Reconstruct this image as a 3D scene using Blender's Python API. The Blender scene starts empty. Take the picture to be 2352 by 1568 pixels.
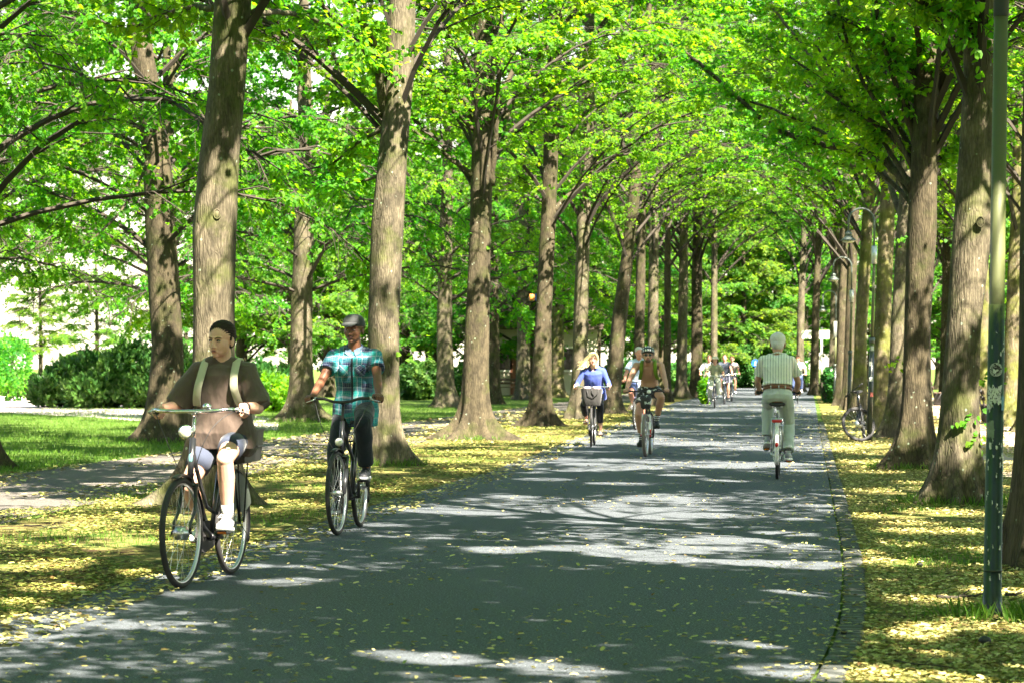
import bpy, math, random
import numpy as np
from mathutils import Vector, Matrix, Quaternion, noise
PI = math.pi
R = math.radians
SC = bpy.context.scene
COL = SC.collection
random.seed(7)
rng = np.random.default_rng(7)

# ---- the surveyed place: the camera stands at the origin, eye height 1.41 m, looking along +Y ----
FL, HZ, CXP, CH = 5553.3, 838.0, 1176.0, 1.41


def G(x, y):
    """ground point seen at a place in the photograph"""
    Y = FL * CH / (y - HZ)
    return Vector(((x - CXP) * Y / FL, Y, 0))


def at(x, y, Y):
    return Vector(((x - CXP) * Y / FL, Y, CH - (y - HZ) * Y / FL))


def V(*a):
    return Vector(a)


# ---------------------------------------------------------------- mesh building
class MB:
    def __init__(s):
        s.v = []
        s.f = []
        s.m = []
        s.M = None

    def add(s, v, f, mi=0):
        o = len(s.v)
        if s.M is not None:
            v = [s.M @ Vector(p) for p in v]
        s.v.extend(tuple(p) for p in v)
        s.f.extend(tuple(i + o for i in q) for q in f)
        s.m.extend([mi] * len(f))
        return s

    def tube(s, pts, rad, n=8, mi=0, cap=True, sq=1.0, up=None, closed=False):
        pts = [Vector(p) for p in pts]
        if not hasattr(rad, '__len__'):
            rad = [rad] * len(pts)
        vs = []
        N = len(pts)
        t0 = (pts[1] - pts[0]).normalized()
        a = Vector(up) if up is not None else (Vector((0, 0, 1)) if abs(t0.z) < .9 else Vector((1, 0, 0)))
        u = (a - t0 * a.dot(t0)).normalized()
        for i, p in enumerate(pts):
            if closed:
                t = pts[(i + 1) % N] - pts[i - 1]
            elif i == 0:
                t = pts[1] - pts[0]
            elif i == N - 1:
                t = pts[-1] - pts[-2]
            else:
                t = pts[i + 1] - pts[i - 1]
            if t.length < 1e-9:
                t = t0
            t = t.normalized()
            u = u - t * u.dot(t)
            if u.length < 1e-6:
                u = t.orthogonal()
            u.normalize()
            w = t.cross(u)
            r = rad[i]
            for k in range(n):
                c = 2 * PI * k / n
                vs.append(p + u * (math.cos(c) * r * sq) + w * (math.sin(c) * r))
        fs = []
        for i in range(N if closed else N - 1):
            j = (i + 1) % N
            for k in range(n):
                k2 = (k + 1) % n
                fs.append((i * n + k, i * n + k2, j * n + k2, j * n + k))
        if cap and not closed:
            fs.append(tuple(range(n))[::-1])
            fs.append(tuple((N - 1) * n + k for k in range(n)))
        return s.add(vs, fs, mi)

    def caps(s, p0, r0, p1, r1, n=14, mi=0, sq=1.0, up=None):
        """tapered capsule, closed and round ended"""
        p0, p1 = Vector(p0), Vector(p1)
        d = (p1 - p0)
        L = d.length
        d = d / L if L > 1e-6 else Vector((0, 0, 1))
        pts, rad = [], []
        for k in range(5):
            a = PI / 2 * k / 4
            pts.append(p0 - d * (r0 * math.cos(a) * 1.0))
            rad.append(max(r0 * math.sin(a), r0 * .03))
        for k in range(5):
            a = PI / 2 * (4 - k) / 4
            pts.append(p1 + d * (r1 * math.cos(a)))
            rad.append(max(r1 * math.sin(a), r1 * .03))
        return s.tube(pts, rad, n, mi, True, sq, up)

    def ell(s, c, r, rot=None, nu=18, nv=12, mi=0):
        c = Vector(c)
        if not hasattr(r, '__len__'):
            r = (r, r, r)
        vs = []
        for j in range(1, nv):
            t = PI * j / nv
            for i in range(nu):
                p = 2 * PI * i / nu
                vs.append(Vector((r[0] * math.sin(t) * math.cos(p), r[1] * math.sin(t) * math.sin(p), r[2] * math.cos(t))))
        vs.append(Vector((0, 0, r[2])))
        vs.append(Vector((0, 0, -r[2])))
        if rot is not None:
            vs = [rot @ v for v in vs]
        vs = [v + c for v in vs]
        fs = []
        for j in range(nv - 2):
            for i in range(nu):
                i2 = (i + 1) % nu
                fs.append((j * nu + i, (j + 1) * nu + i, (j + 1) * nu + i2, j * nu + i2))
        T, B = (nv - 1) * nu, (nv - 1) * nu + 1
        for i in range(nu):
            i2 = (i + 1) % nu
            fs.append((T, i, i2))
            fs.append((B, (nv - 2) * nu + i2, (nv - 2) * nu + i))
        return s.add(vs, fs, mi)

    def box(s, c, h, rot=None, mi=0, bev=0.0):
        c = Vector(c)
        x, y, z = h
        if bev <= 0:
            vs = [Vector((a * x, b * y, d * z)) for a in (-1, 1) for b in (-1, 1) for d in (-1, 1)]
            fs = [(0, 1, 3, 2), (4, 6, 7, 5), (0, 4, 5, 1), (2, 3, 7, 6), (0, 2, 6, 4), (1, 5, 7, 3)]
        else:
            b = min(bev, x * .9, y * .9, z * .9)
            prof = [(-z, b), (-z + b, 0), (z - b, 0), (z, b)]
            vs, fs = [], []
            for zz, i in prof:
                X, Yy = x - i, y - i
                q = b
                for px, py in ((X, Yy - q), (X - q, Yy), (-X + q, Yy), (-X, Yy - q), (-X, -Yy + q), (-X + q, -Yy), (X - q, -Yy), (X, -Yy + q)):
                    vs.append(Vector((px, py, zz)))
            for j in range(3):
                for k in range(8):
                    k2 = (k + 1) % 8
                    fs.append((j * 8 + k, j * 8 + k2, (j + 1) * 8 + k2, (j + 1) * 8 + k))
            fs.append(tuple(range(8))[::-1])
            fs.append(tuple(24 + k for k in range(8)))
        if rot is not None:
            vs = [rot @ v for v in vs]
        return s.add([v + c for v in vs], fs, mi)

    def loft(s, st, n=28, mi=0, ex=2.3):
        """st: list of (centre, forward_radius, side_radius, frame 3x3) closed at both ends"""
        vs = []
        for c, a, b, fr in st:
            for k in range(n):
                t = 2 * PI * k / n
                ct, sn = math.cos(t), math.sin(t)
                x = a * math.copysign(abs(ct) ** (2 / ex), ct)
                y = b * math.copysign(abs(sn) ** (2 / ex), sn)
                vs.append(Vector(c) + fr @ Vector((x, y, 0)))
        fs = []
        for i in range(len(st) - 1):
            for k in range(n):
                k2 = (k + 1) % n
                fs.append((i * n + k, i * n + k2, (i + 1) * n + k2, (i + 1) * n + k))
        fs.append(tuple(range(n))[::-1])
        fs.append(tuple((len(st) - 1) * n + k for k in range(n)))
        return s.add(vs, fs, mi)

    def lathe(s, prof, n=24, c=(0, 0, 0), rot=None, mi=0):
        vs, fs = [], []
        c = Vector(c)
        for r, z in prof:
            for k in range(n):
                a = 2 * PI * k / n
                p = Vector((r * math.cos(a), r * math.sin(a), z))
                vs.append((rot @ p if rot is not None else p) + c)
        for i in range(len(prof) - 1):
            for k in range(n):
                k2 = (k + 1) % n
                fs.append((i * n + k, i * n + k2, (i + 1) * n + k2, (i + 1) * n + k))
        fs.append(tuple(range(n))[::-1])
        fs.append(tuple((len(prof) - 1) * n + k for k in range(n)))
        return s.add(vs, fs, mi)

    def mesh(s, name='m', mats=(), smooth=True):
        me = bpy.data.meshes.new(name)
        me.from_pydata(s.v, [], s.f)
        for m in mats:
            me.materials.append(m)
        if len(s.f):
            me.polygons.foreach_set('material_index', np.array(s.m, dtype=np.int32))
            me.polygons.foreach_set('use_smooth', np.full(len(s.f), smooth))
        me.update()
        return me

    def build(s, name, mats, parent=None, smooth=True):
        if not isinstance(mats, (list, tuple)):
            mats = [mats]
        o = bpy.data.objects.new(name, s.mesh(name, mats, smooth))
        COL.objects.link(o)
        if parent is not None:
            o.parent = parent
        return o


def arr_mesh(name, verts, quads, mats, mi=None, smooth=False):
    """mesh straight from numpy arrays (quads or triangles of one size)"""
    me = bpy.data.meshes.new(name)
    k = quads.shape[1]
    me.vertices.add(len(verts))
    me.vertices.foreach_set('co', np.ascontiguousarray(verts, dtype=np.float32).ravel())
    me.loops.add(quads.size)
    me.loops.foreach_set('vertex_index', np.ascontiguousarray(quads, dtype=np.int32).ravel())
    me.polygons.add(len(quads))
    me.polygons.foreach_set('loop_start', np.arange(0, quads.size, k, dtype=np.int32))
    me.polygons.foreach_set('loop_total', np.full(len(quads), k, dtype=np.int32))
    for m in mats:
        me.materials.append(m)
    if mi is not None:
        me.polygons.foreach_set('material_index', mi.astype(np.int32))
    me.polygons.foreach_set('use_smooth', np.full(len(quads), smooth))
    me.update(calc_edges=True)
    me.validate()
    return me


def link(name, me, parent=None):
    o = bpy.data.objects.new(name, me)
    COL.objects.link(o)
    if parent is not None:
        o.parent = parent
    return o


def fuse(mb, vox, smooth=3, fn=None):
    """one continuous skin from overlapping closed shapes"""
    ob = bpy.data.objects.new('tmp', mb.mesh('tmp'))
    COL.objects.link(ob)
    m = ob.modifiers.new('r', 'REMESH')
    m.mode = 'VOXEL'
    m.voxel_size = vox
    m.adaptivity = 0
    m.use_smooth_shade = True
    s = ob.modifiers.new('s', 'SMOOTH')
    s.iterations = smooth
    s.factor = .5
    bpy.context.view_layer.update()
    dg = bpy.context.evaluated_depsgraph_get()
    me = bpy.data.meshes.new_from_object(ob.evaluated_get(dg))
    old = ob.data
    bpy.data.objects.remove(ob)
    bpy.data.meshes.remove(old)
    me.materials.clear()
    if fn:
        n = len(me.vertices)
        co = np.empty(n * 3, dtype=np.float32)
        no = np.empty(n * 3, dtype=np.float32)
        me.vertices.foreach_get('co', co)
        me.vertices.foreach_get('normal', no)
        co = co.reshape(-1, 3)
        no = no.reshape(-1, 3)
        co = fn(co, no)
        me.vertices.foreach_set('co', np.ascontiguousarray(co, dtype=np.float32).ravel())
        me.update()
    me.polygons.foreach_set('use_smooth', np.full(len(me.polygons), True))
    return me


def fobj(name, mb, mat, parent, vox=.008, smooth=3, fn=None):
    me = fuse(mb, vox, smooth, fn)
    me.name = name
    me.materials.append(mat)
    return link(name, me, parent)


def thing(name, label, cat, loc=(0, 0, 0), rz=0, group=None):
    o = bpy.data.objects.new(name, None)
    o.empty_display_size = .1
    COL.objects.link(o)
    o.location = loc
    o.rotation_euler = (0, 0, rz)
    return tag(o, label, cat, group)


def tag(o, label=None, cat=None, group=None, kind=None):
    if label:
        o['label'] = label
    if cat:
        o['category'] = cat
    if group:
        o['group'] = group
    if kind:
        o['kind'] = kind
    return o


# ---------------------------------------------------------------- materials
class N:
    def __init__(s, name):
        s.mat = bpy.data.materials.new(name)
        s.mat.use_nodes = True
        s.t = s.mat.node_tree
        s.t.nodes.clear()
        s.out = s.t.nodes.new('ShaderNodeOutputMaterial')

    def n(s, typ, ins=None, **kw):
        nd = s.t.nodes.new('ShaderNode' + typ)
        for k, v in kw.items():
            setattr(nd, k, v)
        for k, v in (ins or {}).items():
            s.put(nd, k, v)
        return nd

    def put(s, nd, k, v):
        sock = nd.inputs[k]
        if isinstance(v, bpy.types.NodeSocket):
            s.t.links.new(v, sock)
        elif isinstance(v, bpy.types.Node):
            s.t.links.new(v.outputs[0], sock)
        else:
            if hasattr(v, '__len__') and len(v) == 3 and sock.type == 'RGBA':
                v = (*v, 1)
            sock.default_value = v

    def math(s, op, a, b=None, c=None, clamp=False):
        ins = {0: a}
        if b is not None:
            ins[1] = b
        if c is not None:
            ins[2] = c
        return s.n('Math', ins, operation=op, use_clamp=clamp).outputs[0]

    def mix(s, f, a, b, blend='MIX'):
        nd = s.t.nodes.new('ShaderNodeMix')
        nd.data_type = 'RGBA'
        nd.blend_type = blend
        s.put(nd, 0, f)
        s.put(nd, 6, a)
        s.put(nd, 7, b)
        return nd.outputs[2]

    def ramp(s, f, stops, interp='LINEAR'):
        nd = s.t.nodes.new('ShaderNodeValToRGB')
        cr = nd.color_ramp
        cr.interpolation = interp
        while len(cr.elements) < len(stops):
            cr.elements.new(.5)
        for e, (p, c) in zip(cr.elements, stops):
            e.position = p
            e.color = (*c, 1) if len(c) == 3 else c
        s.put(nd, 0, f)
        return nd.outputs[0]

    def obj(s, scale=(1, 1, 1), loc=(0, 0, 0)):
        tc = s.n('TexCoord')
        return s.n('Mapping', {0: tc.outputs['Object'], 3: scale, 1: loc}).outputs[0]

    def noise(s, vec, scale, detail=4, rough=.55, out=0):
        return s.n('TexNoise', {'Vector': vec, 'Scale': scale, 'Detail': detail, 'Roughness': rough}).outputs[out]

    def bump(s, h, strength=.3, dist=.01, normal=None):
        ins = {'Height': h, 'Strength': strength, 'Distance': dist}
        if normal is not None:
            ins['Normal'] = normal
        return s.n('Bump', ins).outputs[0]

    def bsdf(s, **kw):
        nd = s.t.nodes.new('ShaderNodeBsdfPrincipled')
        for k, v in kw.items():
            s.put(nd, k.replace('_', ' '), v)
        return nd.outputs[0]

    def done(s, surf):
        s.t.links.new(surf, s.out.inputs[0])
        return s.mat


def rgb(h):
    """sRGB 0-255 triple to linear"""
    return tuple(((c / 255 + .055) / 1.055) ** 2.4 if c > 10 else c / 255 / 12.92 for c in h)


def mat(name, col, rough=.6, metal=0., var=.15, vs=8, bump=0., bs=60, spec=.5, coat=0., sheen=0.):
    m = N(name)
    o = m.obj()
    f = m.noise(o, vs, 3)
    c2 = tuple(c * (1 - var * 1.6) for c in col)
    c1 = tuple(min(1, c * (1 + var)) for c in col)
    kw = dict(Base_Color=m.mix(f, c2, c1), Roughness=rough, Metallic=metal, Specular_IOR_Level=spec)
    if coat:
        kw['Coat_Weight'] = coat
        kw['Coat_Roughness'] = .15
    if sheen:
        kw['Sheen_Weight'] = sheen
    if bump:
        kw['Normal'] = m.bump(m.noise(o, bs, 4), bump, .004)
    return m.done(m.bsdf(**kw))


def skinmat(name, col, redder=.35):
    m = N(name)
    o = m.obj()
    f = m.noise(o, 14, 3)
    c2 = (col[0] * .86, col[1] * .74, col[2] * .70)
    b = m.bsdf(Base_Color=m.mix(m.math('MULTIPLY', f, redder * 2, clamp=True), col, c2), Roughness=.5,
               Subsurface_Weight=.08, Subsurface_Radius=(.01, .004, .002), Specular_IOR_Level=.4,
               Normal=m.bump(m.noise(o, 90, 3), .12, .003))
    return m.done(b)


def clothmat(name, col, fold=.55, rough=.85, var=.12, weave=350):
    m = N(name)
    o = m.obj()
    w = m.noise(m.obj((1, 1, .45)), 7, 3, .5)
    f = m.noise(o, 5, 2)
    h = m.math('ADD', m.math('MULTIPLY', w, 1.0), m.math('MULTIPLY', m.noise(o, weave, 2), .02))
    b = m.bsdf(Base_Color=m.mix(f, tuple(c * (1 - var) for c in col), tuple(min(1, c * (1 + var)) for c in col)),
               Roughness=rough, Sheen_Weight=.15, Normal=m.bump(h, fold, .05), Specular_IOR_Level=.25)
    return m.done(b)


def stripemat(name, base, stripe, period, width, axis=1, fold=.4):
    m = N(name)
    sep = m.n('SeparateXYZ', {0: m.obj()})
    c = sep.outputs[axis]
    fr = m.math('FRACT', m.math('ADD', m.math('DIVIDE', c, period), 50.5))
    on = m.math('LESS_THAN', fr, width)
    h = m.noise(m.obj((1, 1, .45)), 7, 3, .5)
    b = m.bsdf(Base_Color=m.mix(on, base, stripe), Roughness=.85, Normal=m.bump(h, fold, .05), Specular_IOR_Level=.25)
    return m.done(b)


def plaidmat(name, rot=0.):
    m = N(name)
    wv = m.n('TexNoise', {'Vector': m.obj(), 'Scale': 6, 'Detail': 3}).outputs[1]
    wv = m.n('VectorMath', {0: m.n('VectorMath', {0: wv, 1: (.5, .5, .5)}, operation='SUBTRACT').outputs[0], 3: .07}, operation='SCALE').outputs[0]
    mp = m.n('VectorMath', {0: m.n('Mapping', {0: m.obj(), 2: (rot, 0, 0)}).outputs[0], 1: wv}, operation='ADD').outputs[0]
    sep = m.n('SeparateXYZ', {0: mp})

    def band(c, period, stops, off=0.):
        fr = m.math('FRACT', m.math('ADD', m.math('DIVIDE', c, period), 20.0 + off))
        return m.ramp(fr, stops, 'CONSTANT')
    navy, teal, white, grey, teal2 = (.010, .018, .06), (.010, .17, .22), (.27, .34, .40), (.06, .085, .16), (.012, .29, .29)
    A = band(sep.outputs[1], .165, [(0, navy), (.26, grey), (.40, teal2), (.60, white), (.67, teal), (.84, white), (.88, navy)], .39)
    B = band(sep.outputs[2], .175, [(0, navy), (.20, teal), (.44, white), (.52, teal2), (.74, grey), (.92, white), (.96, navy)])
    c = m.mix(.48, A, B)
    th1 = m.math('LESS_THAN', m.math('FRACT', m.math('DIVIDE', m.math('ADD', sep.outputs[1], 9.), .0165)), .13)
    th2 = m.math('LESS_THAN', m.math('FRACT', m.math('DIVIDE', m.math('ADD', sep.outputs[2], 9.), .0175)), .13)
    c = m.mix(m.math('MULTIPLY', m.math('MAXIMUM', th1, th2), .22), c, (.45, .52, .55))
    h = m.noise(m.obj((1, 1, .45)), 7, 3, .5)
    return m.done(m.bsdf(Base_Color=c, Roughness=.85, Normal=m.bump(h, .45, .05), Specular_IOR_Level=.25))


def leafmat(name, cols, tcols, rough=.45, tf=.5, hue=.02):
    m = N(name)
    geo = m.n('NewGeometry')
    oi = m.n('ObjectInfo')
    f = geo.outputs['Random Per Island']
    c = m.ramp(f, [(i / (len(cols) - 1), k) for i, k in enumerate(cols)])
    t = m.ramp(f, [(i / (len(tcols) - 1), k) for i, k in enumerate(tcols)])
    hv = m.math('ADD', m.math('MULTIPLY', oi.outputs['Random'], 2 * hue), .5 - hue)
    if hue:
        nz = m.noise(m.obj(), .9, 2)
        vv = m.math('ADD', m.math('MULTIPLY', nz, 1.5), .25)
        hv = m.math('ADD', hv, m.math('MULTIPLY', m.math('SUBTRACT', nz, .5), -.10))
        c = m.mix(1., c, m.n('CombineColor', {0: vv, 1: vv, 2: vv}).outputs[0], 'MULTIPLY')
        t = m.mix(1., t, m.n('CombineColor', {0: vv, 1: vv, 2: vv}).outputs[0], 'MULTIPLY')
    c = m.n('HueSaturation', {'Hue': hv, 'Color': c}).outputs[0]
    t = m.n('HueSaturation', {'Hue': hv, 'Color': t}).outputs[0]
    b = m.bsdf(Base_Color=c, Roughness=rough, Specular_IOR_Level=.22)
    tr = m.n('BsdfTranslucent', {0: t}).outputs[0]
    return m.done(m.n('MixShader', {0: tf, 1: b, 2: tr}).outputs[0])


def barkmat(name, dark, mid, light, moss, lich=.5, mossy=.5):
    m = N(name)
    o = m.obj()
    oi = m.n('ObjectInfo')
    off = m.n('VectorMath', {0: o, 1: oi.outputs['Location']}, operation='ADD').outputs[0]
    wob = m.n('TexNoise', {'Vector': off, 'Scale': 5, 'Detail': 3}).outputs[1]
    v2 = m.n('VectorMath', {0: off, 1: m.n('VectorMath', {0: wob, 3: .05}, operation='SCALE').outputs[0]}, operation='ADD').outputs[0]
    st = m.n('Mapping', {0: v2, 3: (1, 1, .10)}).outputs[0]
    vor = m.n('TexVoronoi', {'Vector': st, 'Scale': 36, 'Randomness': 1.}, feature='DISTANCE_TO_EDGE').outputs[0]
    fis = m.ramp(vor, [(0, (0, 0, 0)), (.22, (1, 1, 1))])
    fine = m.noise(m.n('Mapping', {0: v2, 3: (1, 1, .3)}).outputs[0], 60, 5, .7)
    big = m.noise(off, 1.6, 4)
    c = m.mix(fine, mid, light)
    c = m.mix(m.math('MULTIPLY', m.math('SUBTRACT', 1, fis), .42), c, dark)
    mo = m.ramp(m.noise(off, 2.4, 5, .65), [(.60 - .2 * mossy, (0, 0, 0)), (.74 - .16 * mossy, (1, 1, 1))])
    c = m.mix(m.math('MULTIPLY', mo, .75), c, moss)
    blo = m.ramp(m.noise(m.n('Mapping', {0: off, 3: (1, 1, .5)}).outputs[0], 7, 5, .7), [(.36, (.32, .31, .28)), (.64, (1.25, 1.2, 1.1))])
    c = m.mix(.8, c, blo, 'MULTIPLY')
    lv = m.n('TexVoronoi', {'Vector': off, 'Scale': 9}).outputs[0]
    ls = m.math('MULTIPLY', m.math('LESS_THAN', lv, .13), m.math('GREATER_THAN', m.noise(off, 3.1, 2), .5))
    c = m.mix(m.math('MULTIPLY', ls, lich), c, (.24, .30, .22))
    h = m.math('ADD', m.math('MULTIPLY', fis, .7), m.math('MULTIPLY', fine, .5))
    h = m.math('ADD', h, m.math('MULTIPLY', big, .6))
    b = m.bsdf(Base_Color=c, Roughness=.9, Normal=m.bump(h, .5, .018), Specular_IOR_Level=.2)
    return m.done(b)
# ---------------------------------------------------------------- shared materials
M = {}
M['rubber'] = mat('rubber', (.018, .018, .019), .75, var=.3, vs=30)
M['black_paint'] = mat('black_paint', (.012, .013, .016), .28, var=.1, spec=.6)
M['black_matt'] = mat('black_matt', (.016, .016, .017), .6, var=.2)
M['chrome'] = mat('chrome', (.72, .73, .74), .16, 1., var=.05)
M['alu'] = mat('aluminium', (.55, .56, .57), .33, 1., var=.08)
M['spoke'] = mat('spoke_steel', (.62, .63, .64), .3, .9, var=.05)
M['white_paint'] = mat('white_paint', (.74, .73, .68), .35, var=.08)
M['silver_paint'] = mat('silver_paint', (.50, .52, .53), .32, .5, var=.08)
M['red'] = mat('red_plastic', (.55, .015, .015), .3, var=.1)
M['orange'] = mat('orange_reflector', (.85, .22, .02), .25, var=.1)
M['lens'] = mat('lamp_lens', (.80, .78, .66), .12, var=.05)
M['leather'] = mat('brown_leather', (.16, .06, .025), .5, var=.2, vs=20)
M['plastic'] = mat('black_plastic', (.02, .021, .022), .45, var=.2, bump=.1)
M['denim_grey'] = clothmat('basket_cloth', (.035, .035, .035), .5)
M['green_sticker'] = mat('lime_decal', (.35, .6, .05), .4)
M['teal_badge'] = mat('teal_badge', (.10, .25, .25), .4)
M['violet_paint'] = mat('lilac_paint', (.20, .20, .34), .3)
M['darkblue_paint'] = mat('dark_blue_paint', (.02, .035, .07), .3)
_e = N('lit_headlamp')
M['lit'] = _e.done(_e.n('Emission', {0: (1., .62, .30), 1: 14.}).outputs[0])
_p = N('patterned_bag_lining')
_w = _p.n('TexVoronoi', {'Vector': _p.obj(), 'Scale': 28}, feature='DISTANCE_TO_EDGE').outputs[0]
M['pattern'] = _p.done(_p.bsdf(Base_Color=_p.ramp(_w, [(0, (.05, .02, .04)), (.12, (.62, .50, .55))]), Roughness=.8))


def arcribbon(mb, c, r, a0, a1, w, th=.004, n=20, mi=0, S=None):
    """curved mudguard strip round an axle"""
    vs, fs = [], []
    for i in range(n + 1):
        a = a0 + (a1 - a0) * i / n
        d = Vector((math.cos(a), 0, math.sin(a)))
        for rr, y in ((r, -w), (r + th + .008, -w * .55), (r + th + .008, w * .55), (r, w), (r - .001, w * .9), (r + .005, w * .5), (r + .005, -w * .5), (r - .001, -w * .9)):
            p = Vector(c) + d * rr + Vector((0, y, 0))
            vs.append(S @ p if S is not None else p)
    for i in range(n):
        for k in range(8):
            k2 = (k + 1) % 8
            fs.append((i * 8 + k, i * 8 + k2, (i + 1) * 8 + k2, (i + 1) * 8 + k))
    fs.append(tuple(range(8))[::-1])
    fs.append(tuple(n * 8 + k for k in range(8)))
    mb.add(vs, fs, mi)


def wheel(parent, c, r, tw, S, mats, fine=True, spokes=28, rot=0., hub=.022):
    X = Matrix.Translation(Vector(c))
    if S is not None:
        X = S @ X
    mb = MB()
    mb.M = X
    n = 48 if fine else 28
    rr = r - tw * 1.75
    ring = [Vector((math.cos(2 * PI * i / n) * rr, 0, math.sin(2 * PI * i / n) * rr)) for i in range(n)]
    mb.tube(ring, tw * .62, 8, 0, closed=True, up=(0, 1, 0))
    mb.tube([(0, -.05, 0), (0, -.035, 0), (0, -.034, 0), (0, .034, 0), (0, .035, 0), (0, .05, 0)],
            [hub * .5, hub * .5, hub, hub, hub * .5, hub * .5], 12, 0)
    mb.tube([(0, -.07, 0), (0, .07, 0)], .006, 8, 0)
    sr = .0013 if fine else .0018
    for i in range(spokes):
        a = rot + 2 * PI * i / spokes
        b = a + (.5 if i % 4 < 2 else -.5)
        sd = .03 if i % 2 else -.03
        mb.tube([(math.cos(b) * hub, sd, math.sin(b) * hub), (math.cos(a) * rr, 0, math.sin(a) * rr)], sr, 4, 1, False)
    w = mb.build('wheel', [mats['rim'], M['spoke']], parent)
    t = MB()
    t.M = X
    rr = r - tw
    ring = [Vector((math.cos(2 * PI * i / n) * rr, 0, math.sin(2 * PI * i / n) * rr)) for i in range(n)]
    t.tube(ring, tw, 10, 0, closed=True, up=(0, 1, 0))
    t.build('tyre', mats['tyre'], w)
    return w


def bike(label, style, loc, rz, frame_mat, steer=0., crank=0., ex=(), tyre=None, rim=None, fork_mat=None,
         barz=1.10, sadz=.92, fine=True, group=None, bar_mat=None, lean=0., rackmat=None, lamp='lens', barw=1.):
    root = thing('bicycle', label, 'bicycle', loc, rz, group)
    if lean:
        root.rotation_euler = (lean, 0, rz)
    fm = frame_mat
    fork_mat = fork_mat or fm
    wr, tw = (.335, .027) if style == 'mtb' else (.35, .020)
    mats = dict(rim=rim or M['alu'], tyre=tyre or M['rubber'])
    bb = V(0, 0, .285)
    ra, fa = V(-.455, 0, wr), V(.60, 0, wr)
    hb, ht = V(.44, 0, wr + .33), V(.375, 0, .93 if style != 'mtb' else .86)
    ax = (ht - hb).normalized()
    S = Matrix.Translation(hb) @ Matrix.Rotation(steer, 4, ax) @ Matrix.Translation(-hb)
    wheel(root, ra, wr, tw, None, mats, fine, rot=.1)
    wheel(root, fa, wr, tw, S, mats, fine, rot=.05, hub=.045 if 'drum' in ex else .022)
    # frame
    f = MB()
    st_top = V(-.19, 0, .74)
    n = 12 if fine else 8
    f.tube([hb - ax * .02, ht + ax * .01], .021, n)
    f.tube([bb, st_top], .016, n)
    if style == 'dutch':
        f.tube([hb + ax * .03, V(.33, 0, .55), V(.17, 0, .36), bb], .019, n)
        f.tube([ht - ax * .06, V(.27, 0, .70), V(.10, 0, .49), V(-.07, 0, .44)], .014, n)
    elif style == 'city':
        f.tube([hb + ax * .03, bb], .021, n)
        f.tube([ht - ax * .05, V(-.12, 0, .60)], .016, n)
    else:
        f.tube([hb + ax * .03, bb], .022, n)
        f.tube([ht - ax * .03, st_top - V(0, 0, .02)], .017, n)
    f.ell(bb, (.028, .036, .028), nu=10, nv=8)
    for s in (1, -1):
        f.tube([bb + V(-.03, s * .025, 0), ra + V(.18, s * .045, .01), ra + V(0, s * .058, 0)], [.011, .011, .009], 8)
        f.tube([st_top + V(.02, s * .015, -.06), ra + V(.05, s * .04, .28), ra + V(0, s * .058, 0)], [.009, .008, .008], 8)
    if 'carrier' not in ex:
        f.box(bb + V(-.09, 0, .01), (.03, .03, .01))
    fr = f.build('frame', fm, root)
    if 'badge' in ex:
        b = MB()
        b.ell((ht + hb) / 2 + V(.020, 0, .01), (.004, .014, .032), nu=10, nv=8)
        b.build('head_badge', M['teal_badge'], fr)
    if 'decal' in ex:
        b = MB()
        d = (hb - bb).normalized()
        b.tube([bb + d * .26, bb + d * .34], .0225, 12)
        b.build('decal', M['green_sticker'], fr)
    # fork
    k = MB()
    k.M = S
    crown = hb - ax * .03
    susp = style == 'mtb' or 'susp' in ex
    k.tube([crown + V(0, -.06, -.005), crown + V(0, .06, -.005)], .02 if susp else .014, 10)
    for s in (1, -1):
        if susp:
            k.tube([crown + V(0, s * .058, 0), crown + V(.055, s * .058, -.12)], .014, 10)
            k.tube([crown + V(.05, s * .058, -.11), fa + V(0, s * .058, 0)], [.021, .018], 10)
        else:
            k.tube([crown + V(0, s * .045, 0), crown + V(.05, s * .055, -.17), fa + V(-.015, s * .056, .06), fa + V(0, s * .056, 0)], [.014, .013, .010, .009], 8)
        k.ell(fa + V(0, s * .064, 0), (.012, .010, .012), nu=8, nv=6)
    if style == 'mtb':
        k.tube([crown + V(.06, -.06, -.13), crown + V(.085, 0, -.105), crown + V(.06, .06, -.13)], .012, 8)
    kf = k.build('fork', fork_mat, root)
    if style == 'mtb':
        b = MB()
        b.M = S
        b.box(fa + V(-.02, .075, .05), (.02, .012, .035), bev=.004)
        b.tube([fa + V(-.005, .06, -.01), fa + V(-.005, .085, -.01)], .02, 10)
        b.build('brake_calliper', M['red'] if 'plain' not in ex else M['black_matt'], kf)
        b = MB()
        b.M = S
        b.box(fa + V(.0, -.07, .0), (.03, .008, .012), bev=.003)
        b.build('axle_lever', M['red'] if 'plain' not in ex else M['black_matt'], kf)
        b = MB()
        b.M = S
        b.tube([fa + V(0, .040, 0), fa + V(0, .043, 0)], .08, 24)
        b.build('brake_disc', M['alu'], kf)
    # handlebar
    h = MB()
    h.M = S
    dz = barz
    stem = ht + ax * (max(.04, dz - .03 - ht.z))
    h.tube([ht, stem], .012, 10)
    if style == 'dutch':
        bar = [(.40, 0, dz), (.41, .10, dz), (.405, .19, dz + .005), (.37, .255, dz + .01), (.30, .285, dz + .005), (.20, .29, dz - .01)]
        h.tube([stem, V(.40, 0, dz)], .014, 10)
        g0, g1 = V(.31, .285, dz + .005), V(.19, .29, dz - .012)
    elif style == 'city':
        bar = [(.40, 0, dz - .02), (.40, .07, dz - .015), (.385, .15, dz + .01), (.34, .235, dz + .012), (.27, .315, dz)]
        h.tube([stem, V(.40, 0, dz - .02)], .015, 10)
        g0, g1 = V(.325, .25, dz + .01), V(.265, .325, dz)
    else:
        bar = [(.44, 0, dz), (.44, .12, dz + .005), (.425, .24, dz + .01), (.40, .36, dz + .01)]
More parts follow.
